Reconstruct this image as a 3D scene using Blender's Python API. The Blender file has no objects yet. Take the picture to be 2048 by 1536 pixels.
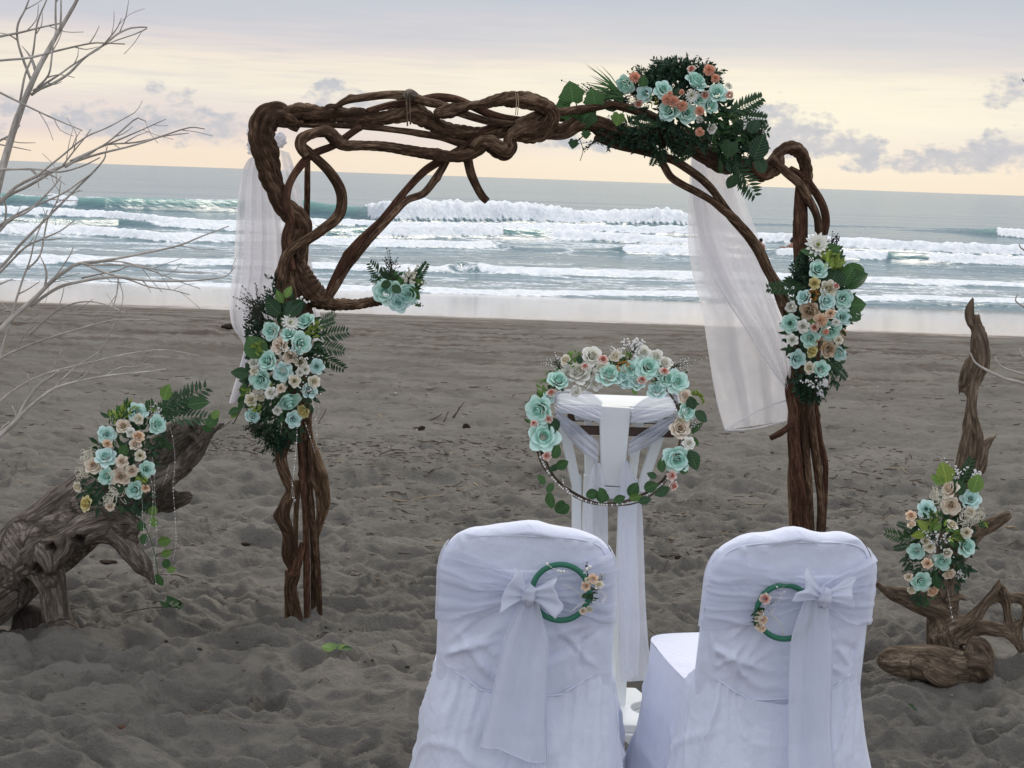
import bpy, math, random
import numpy as np
from mathutils import Matrix, Vector

C = bpy.context.scene.collection
SC = bpy.context.scene
R = math.radians
rng = np.random.default_rng(7)
random.seed(7)

# ------------------------------------------------------------------ camera
FPX = 3000.0                       # focal length in pixels of the 2048 px wide frame
CAM_H = 1.78
PITCH = math.atan(412.0 / FPX)
ROLL = math.atan(71.0 / 2048.0)
cam_data = bpy.data.cameras.new("camera")
cam_data.sensor_width = 36.0
cam_data.lens = 36.0 * FPX / 2048.0
cam_data.clip_start = 0.1
cam_data.clip_end = 60000.0
cam = bpy.data.objects.new("camera", cam_data)
C.objects.link(cam)
CM = Matrix.Rotation(math.pi / 2 - PITCH, 3, 'X') @ Matrix.Rotation(ROLL, 3, 'Z')
cam.matrix_world = Matrix.Translation((0, 0, CAM_H)) @ CM.to_4x4()
SC.camera = cam
SC.view_settings.view_transform = 'Standard'
SC.view_settings.look = 'None'
SC.view_settings.exposure = 0.0
SC.view_settings.gamma = 1.0
SC.view_settings.use_curve_mapping = False
SC.cycles.transparent_max_bounces = 24
SC.cycles.max_bounces = 8


def ray(px, py):
    d = CM @ Vector(((px - 1024.0) / FPX, -(py - 768.0) / FPX, -1.0))
    return d


def at(px, py, Y):
    """world point seen at photo pixel (px, py) lying in the vertical plane at distance Y"""
    d = ray(px, py)
    k = Y / d.y
    return np.array((d.x * k, Y, CAM_H + d.z * k))


def psize(Y):
    return Y / FPX * 1.012


# ------------------------------------------------------------------ node helpers
def new_mat(name):
    m = bpy.data.materials.new(name)
    m.use_nodes = True
    nt = m.node_tree
    nt.nodes.clear()
    out = nt.nodes.new('ShaderNodeOutputMaterial')
    return m, nt, out


def nd(nt, typ, ins=None, **props):
    n = nt.nodes.new(typ)
    for k, v in props.items():
        setattr(n, k, v)
    if ins:
        for k, v in ins.items():
            s = n.inputs[k]
            if isinstance(v, bpy.types.NodeSocket):
                nt.links.new(v, s)
            else:
                s.default_value = v
    return n


def mth(nt, op, a, b=None, c=None, clamp=False):
    n = nt.nodes.new('ShaderNodeMath')
    n.operation = op
    n.use_clamp = clamp
    for i, v in enumerate((a, b, c)):
        if v is None:
            continue
        if isinstance(v, bpy.types.NodeSocket):
            nt.links.new(v, n.inputs[i])
        else:
            n.inputs[i].default_value = v
    return n.outputs[0]


def mixc(nt, fac, a, b, mode='MIX'):
    n = nt.nodes.new('ShaderNodeMix')
    n.data_type = 'RGBA'
    n.blend_type = mode
    for idx, v in ((0, fac), (6, a), (7, b)):
        if isinstance(v, bpy.types.NodeSocket):
            nt.links.new(v, n.inputs[idx])
        else:
            if idx != 0 and len(v) == 3:
                v = (*v, 1.0)
            n.inputs[idx].default_value = v
    return n.outputs[2]


def ramp(nt, fac, stops, interp='LINEAR'):
    n = nt.nodes.new('ShaderNodeValToRGB')
    cr = n.color_ramp
    cr.interpolation = interp
    while len(cr.elements) < len(stops):
        cr.elements.new(0.5)
    for e, (p, c) in zip(cr.elements, stops):
        e.position = p
        e.color = (*c, 1.0) if len(c) == 3 else c
    nt.links.new(fac, n.inputs[0])
    return n.outputs[0]


def lin(r, g, b):
    f = lambda v: (v / 255 / 12.92) if v / 255 <= 0.04045 else ((v / 255 + 0.055) / 1.055) ** 2.4
    return (f(r), f(g), f(b))


# ------------------------------------------------------------------ world: dusk sky behind broken cloud
SUN_EL, SUN_AZ = R(48.0), R(12.0)         # azimuth measured from +Y towards +X
world = bpy.data.worlds.new("World")
SC.world = world
world.use_nodes = True
wt = world.node_tree
wt.nodes.clear()
wout = wt.nodes.new('ShaderNodeOutputWorld')
tc = wt.nodes.new('ShaderNodeTexCoord')
sep = nd(wt, 'ShaderNodeSeparateXYZ', {0: tc.outputs['Generated']})
wz = sep.outputs[2]
waz = mth(wt, 'ARCTAN2', sep.outputs[0], sep.outputs[1])
# streaky warp of the elevation
cmb = nd(wt, 'ShaderNodeCombineXYZ', {0: mth(wt, 'MULTIPLY', waz, 5.0), 1: mth(wt, 'MULTIPLY', wz, 55.0), 2: 3.3})
n1 = nd(wt, 'ShaderNodeTexNoise', {'Vector': cmb.outputs[0], 'Scale': 1.0, 'Detail': 6.0, 'Roughness': 0.55})
cmb2 = nd(wt, 'ShaderNodeCombineXYZ', {0: mth(wt, 'MULTIPLY', waz, 14.0), 1: mth(wt, 'MULTIPLY', wz, 230.0), 2: 8.1})
n2 = nd(wt, 'ShaderNodeTexNoise', {'Vector': cmb2.outputs[0], 'Scale': 1.0, 'Detail': 5.0, 'Roughness': 0.6})
warp = mth(wt, 'ADD', mth(wt, 'MULTIPLY', mth(wt, 'SUBTRACT', n1.outputs[0], 0.5), 0.050),
           mth(wt, 'MULTIPLY', mth(wt, 'SUBTRACT', n2.outputs[0], 0.5), 0.012))
# far from the horizon the warp grows so that the cloud deck overhead is uneven too
wfade = mth(wt, 'MULTIPLY', wz, 22.0, clamp=True)
zz = mth(wt, 'ADD', wz, mth(wt, 'MULTIPLY', warp, wfade))
zs = mth(wt, 'MULTIPLY', zz, 4.0, clamp=True)
deck = ramp(wt, zs, [
    (0.0, lin(252, 234, 213)), (0.05, lin(253, 235, 214)), (0.10, lin(236, 221, 217)), (0.145, lin(242, 231, 223)),
    (0.20, lin(252, 243, 226)), (0.27, lin(248, 236, 221)), (0.325, lin(227, 219, 219)), (0.39, lin(210, 210, 217)),
    (0.50, lin(195, 204, 215)), (1.0, lin(204, 210, 220))])
# thin grey streaks of stratus across the bright band
strk = mth(wt, 'MULTIPLY', mth(wt, 'SUBTRACT', n2.outputs[0], 0.50), 5.0, clamp=True)
cmb3 = nd(wt, 'ShaderNodeCombineXYZ', {0: mth(wt, 'MULTIPLY', waz, 7.0), 1: mth(wt, 'MULTIPLY', wz, 95.0), 2: 21.0})
n3 = nd(wt, 'ShaderNodeTexNoise', {'Vector': cmb3.outputs[0], 'Scale': 1.0, 'Detail': 6.0, 'Roughness': 0.6})
strk = mth(wt, 'MAXIMUM', mth(wt, 'MULTIPLY', strk, 0.55), mth(wt, 'MULTIPLY', mth(wt, 'SUBTRACT', n3.outputs[0], 0.53), 4.5, clamp=True))
sband = mth(wt, 'MULTIPLY', mth(wt, 'MULTIPLY', mth(wt, 'SUBTRACT', wz, 0.022), 60.0, clamp=True), mth(wt, 'MULTIPLY', mth(wt, 'SUBTRACT', 0.16, wz), 14.0, clamp=True))
deck = mixc(wt, mth(wt, 'MULTIPLY', mth(wt, 'MULTIPLY', strk, sband), 0.55), deck, lin(203, 203, 212))
high = ramp(wt, mth(wt, 'MULTIPLY', mth(wt, 'SUBTRACT', wz, 0.25), 1.35, clamp=True),
            [(0.0, lin(210, 213, 221)), (0.35, (0.92, 0.94, 0.98)), (1.0, (1.05, 1.08, 1.13))])
col = mixc(wt, mth(wt, 'MULTIPLY', mth(wt, 'SUBTRACT', wz, 0.18), 12.0, clamp=True), deck, high)
# warm glow round the hidden sun
gaz = mth(wt, 'DIVIDE', mth(wt, 'SUBTRACT', waz, R(9.0)), 0.20)
gz = mth(wt, 'DIVIDE', mth(wt, 'SUBTRACT', wz, 0.04), 0.042)
gl = mth(wt, 'EXPONENT', mth(wt, 'MULTIPLY', mth(wt, 'ADD', mth(wt, 'MULTIPLY', gaz, gaz), mth(wt, 'MULTIPLY', gz, gz)), -1.0))
col = mixc(wt, mth(wt, 'MULTIPLY', gl, 0.72), col, (1.10, 1.02, 0.79), 'MIX')
# the sky away from the sun is bluer, and brightened to light the foreground
back = mth(wt, 'MULTIPLY', mth(wt, 'SUBTRACT', 0.55, sep.outputs[1]), 0.8, clamp=True)
col = mixc(wt, back, col, (1.0, 1.03, 1.13))
# small cumulus low over the sea
cv = nd(wt, 'ShaderNodeCombineXYZ', {0: mth(wt, 'MULTIPLY', waz, 30.0), 1: mth(wt, 'MULTIPLY', wz, 48.0), 2: 1.7})
cn = nd(wt, 'ShaderNodeTexNoise', {'Vector': cv.outputs[0], 'Scale': 2.1, 'Detail': 8.0, 'Roughness': 0.62})
acc = None
CLOUDS = [(1560, 268, 50, 52, 1), (1605, 285, 62, 38, 1), (1665, 292, 66, 24, 1), (1728, 296, 36, 20, 1), (1850, 330, 70, 20, .9),
          (1930, 326, 100, 24, 1), (2012, 316, 60, 36, 1), (1775, 334, 80, 16, .9), (365, 252, 46, 42, .95), (402, 266, 66, 30, .9),
          (445, 268, 40, 34, .95), (205, 252, 66, 34, .9), (172, 250, 36, 30, .9), (305, 180, 17, 17, .8), (655, 196, 24, 30, .95),
          (704, 204, 64, 18, .9), (1170, 290, 110, 18, .6), (2035, 190, 60, 30, .8), (-140, 265, 90, 30, 1), (-330, 255, 110, 36, 1),
          (2250, 330, 120, 34, 1), (2520, 340, 150, 38, 1), (-620, 250, 120, 30, 1), (2900, 360, 160, 34, 1), (15, 215, 40, 22, .7)]
for (cx, cy, rx, ry, w) in CLOUDS:
    d = ray(cx, cy).normalized()
    a0, z0 = math.atan2(d.x, d.y), d.z
    u = mth(wt, 'DIVIDE', mth(wt, 'SUBTRACT', waz, a0), rx * 1.75 / FPX)
    v = mth(wt, 'DIVIDE', mth(wt, 'SUBTRACT', wz, z0), ry * 1.6 / FPX)
    # flat base: the lower half is squashed
    vneg = mth(wt, 'MULTIPLY', mth(wt, 'MINIMUM', v, 0.0), 1.6)
    vv = mth(wt, 'ADD', mth(wt, 'MAXIMUM', v, 0.0), vneg)
    e = mth(wt, 'SUBTRACT', w, mth(wt, 'ADD', mth(wt, 'MULTIPLY', u, u), mth(wt, 'MULTIPLY', vv, vv)))
    acc = e if acc is None else mth(wt, 'MAXIMUM', acc, e)
cm = mth(wt, 'ADD', mth(wt, 'MAXIMUM', acc, -1.0), mth(wt, 'MULTIPLY', mth(wt, 'SUBTRACT', cn.outputs[0], 0.5), 3.4))
cm = mth(wt, 'MULTIPLY', mth(wt, 'SUBTRACT', cm, 0.22), 1.7, clamp=True)
ccol = mixc(wt, mth(wt, 'MULTIPLY', mth(wt, 'SUBTRACT', cn.outputs[0], 0.35), 2.5, clamp=True), lin(216, 212, 214), lin(184, 191, 203))
col = mixc(wt, mth(wt, 'MULTIPLY', cm, 0.88), col, ccol)
# below the horizon: dull sea colour
col = mixc(wt, mth(wt, 'MULTIPLY', wz, -40.0, clamp=True), col, lin(120, 130, 138))
sky = nd(wt, 'ShaderNodeTexSky', sky_type='NISHITA', sun_disc=False, sun_elevation=SUN_EL, sun_rotation=SUN_AZ)
bg1 = nd(wt, 'ShaderNodeBackground', {0: sky.outputs[0], 1: 0.05})
bg2 = nd(wt, 'ShaderNodeBackground', {0: col, 1: 1.0})
mx = nd(wt, 'ShaderNodeMixShader', {0: 0.93, 1: bg1.outputs[0], 2: bg2.outputs[0]})
wt.links.new(mx.outputs[0], wout.inputs[0])

# ------------------------------------------------------------------ sun, veiled by cloud
sd = bpy.data.lights.new("sun", 'SUN')
sd.energy = 1.9
sd.angle = R(20)
sd.color = (1.0, 0.90, 0.78)
sun = bpy.data.objects.new("sun", sd)
C.objects.link(sun)
sdir = Vector((math.sin(SUN_AZ) * math.cos(SUN_EL), math.cos(SUN_AZ) * math.cos(SUN_EL), math.sin(SUN_EL)))
sun.rotation_euler = sdir.to_track_quat('Z', 'Y').to_euler()


# ------------------------------------------------------------------ numpy noise
def _h(ix, iy, iz, seed):
    h = (ix.astype(np.int64) * 374761393 + iy.astype(np.int64) * 668265263 + iz.astype(np.int64) * 2147483647 + seed * 974634777) & 0xFFFFFFFF
    h = ((h ^ (h >> 13)) * 1274126177) & 0xFFFFFFFF
    h = ((h ^ (h >> 16)) * 2246822519) & 0xFFFFFFFF
    return ((h ^ (h >> 15)) & 0xFFFFFF) / float(0xFFFFFF)


def vn(x, y, z=None, seed=0):
    """value noise in -1..1"""
    x = np.asarray(x, float); y = np.asarray(y, float)
    x, y = np.broadcast_arrays(x, y)
    if z is None:
        xi, yi = np.floor(x), np.floor(y)
        fx, fy = x - xi, y - yi
        fx = fx * fx * fx * (fx * (fx * 6 - 15) + 10); fy = fy * fy * fy * (fy * (fy * 6 - 15) + 10)
        o = np.zeros_like(xi)
        a = _h(xi, yi, o, seed); b = _h(xi + 1, yi, o, seed); c = _h(xi, yi + 1, o, seed); d = _h(xi + 1, yi + 1, o, seed)
        return ((a + (b - a) * fx) * (1 - fy) + (c + (d - c) * fx) * fy) * 2 - 1
    z = np.asarray(z, float)
    x, y, z = np.broadcast_arrays(x, y, z)
    zi = np.floor(z)
    fz = z - zi
    fz = fz * fz * (3 - 2 * fz)
    xi, yi = np.floor(x), np.floor(y)
    fx, fy = x - xi, y - yi
    fx = fx * fx * (3 - 2 * fx); fy = fy * fy * (3 - 2 * fy)
    r = []
    for k in (0, 1):
        a = _h(xi, yi, zi + k, seed); b = _h(xi + 1, yi, zi + k, seed); c = _h(xi, yi + 1, zi + k, seed); d = _h(xi + 1, yi + 1, zi + k, seed)
        r.append((a + (b - a) * fx) * (1 - fy) + (c + (d - c) * fx) * fy)
    return (r[0] + (r[1] - r[0]) * fz) * 2 - 1


def fbm(x, y, seed=0, oct=4, gain=0.5):
    s, a, t = 0.0, 1.0, 0.0
    for i in range(oct):
        ca, sa = math.cos(i * 0.9), math.sin(i * 0.9)
        s = s + a * vn((x * ca - y * sa) * 2 ** i + 17.3 * i, (x * sa + y * ca) * 2 ** i - 9.1 * i, seed=seed + i)
        t += a
        a *= gain
    return s / t


def sstep(a, b, x):
    t = np.clip((x - a) / (b - a), 0, 1)
    return t * t * (3 - 2 * t)


# ------------------------------------------------------------------ mesh helpers
def mesh_np(name, verts, quads=None, faces=None, mat=None, smooth=True):
    me = bpy.data.meshes.new(name)
    verts = np.asarray(verts, np.float32).reshape(-1, 3)
    if quads is not None:
        quads = np.asarray(quads, np.int32).reshape(-1, 4)
        n = len(quads)
        me.vertices.add(len(verts))
        me.vertices.foreach_set('co', verts.ravel())
        me.loops.add(n * 4)
        me.polygons.add(n)
        me.loops.foreach_set('vertex_index', quads.ravel())
        me.polygons.foreach_set('loop_start', np.arange(0, n * 4, 4, dtype=np.int32))
        me.update(calc_edges=True)
    else:
        me.from_pydata([tuple(map(float, v)) for v in verts], [], faces)
    if smooth:
        me.polygons.foreach_set('use_smooth', np.ones(len(me.polygons), dtype=bool))
    if mat:
        me.materials.append(mat)
    return me


def grid_quads(nr, nc, wrap=False):
    i = np.arange(nr - 1)[:, None]
    j = np.arange(nc if wrap else nc - 1)[None, :]
    j2 = (j + 1) % nc
    a = i * nc + j
    return np.stack([a, i * nc + j2, (i + 1) * nc + j2, (i + 1) * nc + j], -1).reshape(-1, 4)


def link(name, me, parent=None, loc=None):
    o = bpy.data.objects.new(name, me)
    C.objects.link(o)
    if parent is not None:
        o.parent = parent
    if loc is not None:
        o.location = tuple(float(v) for v in loc)
    return o


def tag(o, label=None, cat=None, group=None, kind=None):
    if label: o['label'] = label
    if cat: o['category'] = cat
    if group: o['group'] = group
    if kind: o['kind'] = kind
    return o


def empty(name, loc, label=None, cat=None, group=None):
    o = bpy.data.objects.new(name, None)
    o.empty_display_size = 0.05
    C.objects.link(o)
    o.location = tuple(float(v) for v in loc)
    return tag(o, label, cat, group)


class MB:
    """collects pieces of one mesh"""
    def __init__(self):
        self.v, self.f, self.n = [], [], 0

    def add(self, verts, faces):
        verts = np.asarray(verts, float).reshape(-1, 3)
        self.v.append(verts)
        self.f.extend([tuple(int(i) + self.n for i in f) for f in faces])
        self.n += len(verts)

    def box(self, c, s, rot=None):
        p = np.array([(x, y, z) for x in (-.5, .5) for y in (-.5, .5) for z in (-.5, .5)]) * np.array(s)
        if rot is not None:
            p = p @ np.array(rot).T
        self.add(p + np.array(c), [(0, 1, 3, 2), (4, 6, 7, 5), (0, 4, 5, 1), (2, 3, 7, 6), (0, 2, 6, 4), (1, 5, 7, 3)])

    def prism(self, poly, z0, z1):
        n = len(poly)
        v = [(x, y, z0) for x, y in poly] + [(x, y, z1) for x, y in poly]
        self.add(v, [tuple(range(n - 1, -1, -1)), tuple(range(n, 2 * n))] + [(i, (i + 1) % n, n + (i + 1) % n, n + i) for i in range(n)])

    def sphere(self, c, r, seg=8, rings=5, sc=(1, 1, 1)):
        v = []
        for i in range(rings + 1):
            a = math.pi * i / rings
            for j in range(seg):
                b = 2 * math.pi * j / seg
                v.append((math.sin(a) * math.cos(b) * r * sc[0] + c[0], math.sin(a) * math.sin(b) * r * sc[1] + c[1], math.cos(a) * r * sc[2] + c[2]))
        self.add(v, [tuple(q) for q in grid_quads(rings + 1, seg, True)])

    def build(self, name, mat, parent=None, loc=None, smooth=False, origin=None):
        V = np.concatenate(self.v) if self.v else np.zeros((0, 3))
        if origin is not None:
            V = V - np.array(origin)
        me = mesh_np(name, V, faces=self.f, mat=mat, smooth=smooth)
        return link(name, me, parent, loc)


def catmull(P, step):
    """resample control rows P (any number of columns, xyz first) along a Catmull-Rom curve at about 'step' spacing"""
    P = np.asarray(P, float)
    if len(P) == 2:
        P = np.array([P[0], (P[0] + P[1]) / 2, P[1]])
    Q = np.vstack([2 * P[0] - P[1], P, 2 * P[-1] - P[-2]])
    out = []
    for i in range(len(P) - 1):
        p0, p1, p2, p3 = Q[i], Q[i + 1], Q[i + 2], Q[i + 3]
        st = step(i) if callable(step) else step
        n = max(2, int(np.linalg.norm(p2[:3] - p1[:3]) / st + 0.5))
        t = (np.arange(n) / n)[:, None]
        out.append(0.5 * ((2 * p1) + (-p0 + p2) * t + (2 * p0 - 5 * p1 + 4 * p2 - p3) * t ** 2 + (-p0 + 3 * p1 - 3 * p2 + p3) * t ** 3))
    out.append(P[-1][None])
    return np.vstack(out)


def frames(X):
    T = np.gradient(X, axis=0)
    T /= np.linalg.norm(T, axis=1)[:, None] + 1e-12
    N = np.zeros_like(T)
    n = np.cross(T[0], (0.3, 1, 0.2))
    n /= np.linalg.norm(n)
    for i in range(len(T)):
        n = n - T[i] * np.dot(n, T[i])
        n /= np.linalg.norm(n) + 1e-12
        N[i] = n
    return T, N, np.cross(T, N)


def tube_mesh(name, X, rad, mat, seg=18, lobes=3, lobe_a=0.10, twist=6.0, rough=0.08, coil=0.0, coil_f=40.0, nscale=18.0, seed=0,
              flat=None, grain_twist=None, origin=(0, 0, 0), caps=True, knots=0):
    """a round, gnarled stem along X with radius rad: lobes wind round it, coil wrinkles cross it, noise roughens it"""
    X = np.asarray(X, float)
    rad = np.maximum(np.asarray(rad, float), 1e-4)
    T, N, B = frames(X)
    s = np.concatenate([[0], np.cumsum(np.linalg.norm(np.diff(X, axis=0), axis=1))])
    th = np.linspace(0, 2 * np.pi, seg, endpoint=False)
    TH, S = np.meshgrid(th, s)
    RR = np.repeat(rad[:, None], seg, 1)
    k = RR * 0 + 1.0
    if lobe_a:
        k += lobe_a * (np.abs(np.cos(0.5 * (lobes * TH + twist * S + seed))) ** 0.7 * 2 - 1.2)
        k += lobe_a * 0.45 * np.cos((lobes + 2) * TH - twist * 0.6 * S + 2.1 * seed)
    if coil:
        ph = coil_f * S + 1.0 * TH + 0.8 * vn(TH * 0 + S * 9, TH * 0 + seed, seed=seed)
        k += coil * (np.abs(np.sin(ph * 0.5)) ** 0.6 - 0.6)
    if rough:
        cx, cy = np.cos(TH), np.sin(TH)
        k += rough * vn(cx * 1.6 + seed, cy * 1.6, S * nscale, seed=seed) + rough * 0.5 * vn(cx * 4.5, cy * 4.5 + seed, S * nscale * 1.5, seed=seed + 1)
    if knots:
        kr = np.random.default_rng(seed + 5)
        for _ in range(int(knots * s[-1]) + 1):
            s0, t0, w_ = kr.uniform(0, s[-1]), kr.uniform(0, 6.28), kr.uniform(.6, 1.3) * float(np.median(rad))
            dth = np.angle(np.exp(1j * (TH - t0)))
            k += kr.uniform(.15, .5) * np.exp(-((S - s0) / w_) ** 2 - (dth / .55) ** 2)
    rr = RR * k
    cx, cy = np.cos(TH), np.sin(TH)
    V = X[:, None, :] + N[:, None, :] * (rr * cx)[..., None] + B[:, None, :] * (rr * cy)[..., None]
    V = V.reshape(-1, 3)
    n = len(X)
    q = grid_quads(n, seg, True)
    quads = [q]
    if caps:
        # close both ends with a small inset ring collapsed to a point
        e0 = np.repeat((X[0] - T[0] * rad[0] * 0.15)[None], seg, 0)
        e1 = np.repeat((X[-1] + T[-1] * rad[-1] * 0.15)[None], seg, 0)
        base = len(V)
        V = np.vstack([V, e0, e1])
        j = np.arange(seg); j2 = (j + 1) % seg
        quads.append(np.stack([base + j, base + j2, j2, j], -1))
        l = (n - 1) * seg
        quads.append(np.stack([l + j, l + j2, base + seg + j2, base + seg + j], -1))
    me = mesh_np(name, V - np.array(origin), quads=np.vstack(quads), mat=mat)
    # grain coordinate: runs with the fibres
    gt = twist / max(lobes, 1) * 0.8 if grain_twist is None else grain_twist
    gx = np.cos(TH + gt * S) * RR; gy = np.sin(TH + gt * S) * RR
    G = np.stack([gx, gy, S * 0.16 + seed * 0.37], -1).reshape(-1, 3)
    if caps:
        G = np.vstack([G, np.repeat(G[:1], seg, 0), np.repeat(G[-1:], seg, 0)])
    a = me.attributes.new('grain', 'FLOAT_VECTOR', 'POINT')
    a.data.foreach_set('vector', G.astype(np.float32).ravel())
    return me


# ------------------------------------------------------------------ materials
def wood_mat(name, dark, mid, light, scale=170.0, rough=0.8, bump=0.5, spec=0.12):
    m, nt, out = new_mat(name)
    at_ = nd(nt, 'ShaderNodeAttribute', attribute_name='grain')
    g1 = nd(nt, 'ShaderNodeTexNoise', {'Vector': at_.outputs['Vector'], 'Scale': scale, 'Detail': 6.0, 'Roughness': 0.62})
    g2 = nd(nt, 'ShaderNodeTexNoise', {'Vector': at_.outputs['Vector'], 'Scale': scale * 0.16, 'Detail': 4.0, 'Roughness': 0.6})
    geo = nd(nt, 'ShaderNodeTexCoord')
    blot = nd(nt, 'ShaderNodeTexNoise', {'Vector': geo.outputs['Object'], 'Scale': 7.0, 'Detail': 4.0})
    f = mth(nt, 'ADD', mth(nt, 'MULTIPLY', g1.outputs[0], 0.6), mth(nt, 'MULTIPLY', g2.outputs[0], 0.4))
    c = ramp(nt, f, [(0.36, dark), (0.5, mid), (0.63, light)])
    c = mixc(nt, mth(nt, 'MULTIPLY', mth(nt, 'SUBTRACT', blot.outputs[0], 0.42), 2.2, clamp=True), c, tuple(0.55 * v for v in mid), 'MIX')
    b = nd(nt, 'ShaderNodeBump', {'Height': f, 'Strength': bump, 'Distance': 0.012})
    p = nd(nt, 'ShaderNodeBsdfPrincipled', {'Base Color': c, 'Roughness': rough, 'Normal': b.outputs[0], 'Specular IOR Level': spec})
    nt.links.new(p.outputs[0], out.inputs[0])
    return m


def leaf_mat(name, c1, c2, rough=0.45, trans=0.25, veins=0.5):
    m, nt, out = new_mat(name)
    oi = nd(nt, 'ShaderNodeObjectInfo')
    geo = nd(nt, 'ShaderNodeTexCoord')
    n = nd(nt, 'ShaderNodeTexNoise', {'Vector': geo.outputs['Object'], 'Scale': 26.0, 'Detail': 3.0})
    f = mth(nt, 'ADD', mth(nt, 'MULTIPLY', n.outputs[0], 0.8), mth(nt, 'MULTIPLY', oi.outputs['Random'], 0.45), clamp=True)
    c = ramp(nt, f, [(0.25, c1), (0.85, c2)])
    sp = nd(nt, 'ShaderNodeSeparateXYZ', {0: geo.outputs['Object']})
    ax = mth(nt, 'ABSOLUTE', sp.outputs[0])
    side = mth(nt, 'ABSOLUTE', mth(nt, 'SINE', mth(nt, 'MULTIPLY', mth(nt, 'SUBTRACT', sp.outputs[1], mth(nt, 'MULTIPLY', ax, 0.8)), 24.0)))
    vein = mth(nt, 'MAXIMUM', mth(nt, 'SUBTRACT', 1.0, mth(nt, 'MULTIPLY', ax, 34.0), clamp=True), mth(nt, 'MULTIPLY', mth(nt, 'SUBTRACT', 1.0, mth(nt, 'MULTIPLY', side, 6.0), clamp=True), 0.6))
    c = mixc(nt, mth(nt, 'MULTIPLY', vein, veins), c, tuple(min(1, v * 2.4 + .01) for v in c2))
    bm = nd(nt, 'ShaderNodeBump', {'Height': side, 'Strength': 0.35 * (1 if veins else 0), 'Distance': 0.02})
    p = nd(nt, 'ShaderNodeBsdfPrincipled', {'Base Color': c, 'Roughness': rough, 'Specular IOR Level': 0.35, 'Normal': bm.outputs[0]})
    t = nd(nt, 'ShaderNodeBsdfTranslucent', {'Color': c})
    mx_ = nd(nt, 'ShaderNodeMixShader', {0: trans, 1: p.outputs[0], 2: t.outputs[0]})
    nt.links.new(mx_.outputs[0], out.inputs[0])
    return m


def petal_mat(name, edge, core):
    """foam rose: middle painted slightly deeper, centre tint plus shade between the petals"""
    m, nt, out = new_mat(name)
    geo = nd(nt, 'ShaderNodeTexCoord')
    sp = nd(nt, 'ShaderNodeSeparateXYZ', {0: geo.outputs['Object']})
    r2 = mth(nt, 'SQRT', mth(nt, 'ADD', mth(nt, 'MULTIPLY', sp.outputs[0], sp.outputs[0]), mth(nt, 'MULTIPLY', sp.outputs[1], sp.outputs[1])))
    c = ramp(nt, r2, [(0.12, core), (0.75, edge)])  # core stop also puts the shade of the inner petals into the colour
    n = nd(nt, 'ShaderNodeTexNoise', {'Vector': geo.outputs['Object'], 'Scale': 5.0, 'Detail': 4.0})
    c = mixc(nt, mth(nt, 'MULTIPLY', n.outputs[0], 0.22), c, tuple(v * 0.72 for v in edge))
    b = nd(nt, 'ShaderNodeBump', {'Height': n.outputs[0], 'Strength': 0.15, 'Distance': 0.05})
    p = nd(nt, 'ShaderNodeBsdfPrincipled', {'Base Color': c, 'Roughness': 0.8, 'Specular IOR Level': 0.15, 'Normal': b.outputs[0]})
    t = nd(nt, 'ShaderNodeBsdfTranslucent', {'Color': c})
    mx_ = nd(nt, 'ShaderNodeMixShader', {0: 0.08, 1: p.outputs[0], 2: t.outputs[0]})
    nt.links.new(mx_.outputs[0], out.inputs[0])
    return m


def plain_mat(name, col, rough=0.6, spec=0.3, bump=0.0, bscale=40.0, var=0.12):
    m, nt, out = new_mat(name)
    geo = nd(nt, 'ShaderNodeTexCoord')
    n = nd(nt, 'ShaderNodeTexNoise', {'Vector': geo.outputs['Object'], 'Scale': bscale, 'Detail': 5.0, 'Roughness': 0.6})
    c = mixc(nt, n.outputs[0], tuple(v * (1 - var) for v in col), tuple(min(1, v * (1 + var)) for v in col))
    ins = {'Base Color': c, 'Roughness': rough, 'Specular IOR Level': spec}
    if bump:
        ins['Normal'] = nd(nt, 'ShaderNodeBump', {'Height': n.outputs[0], 'Strength': bump, 'Distance': 0.01}).outputs[0]
    p = nd(nt, 'ShaderNodeBsdfPrincipled', ins)
    nt.links.new(p.outputs[0], out.inputs[0])
    return m


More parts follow.
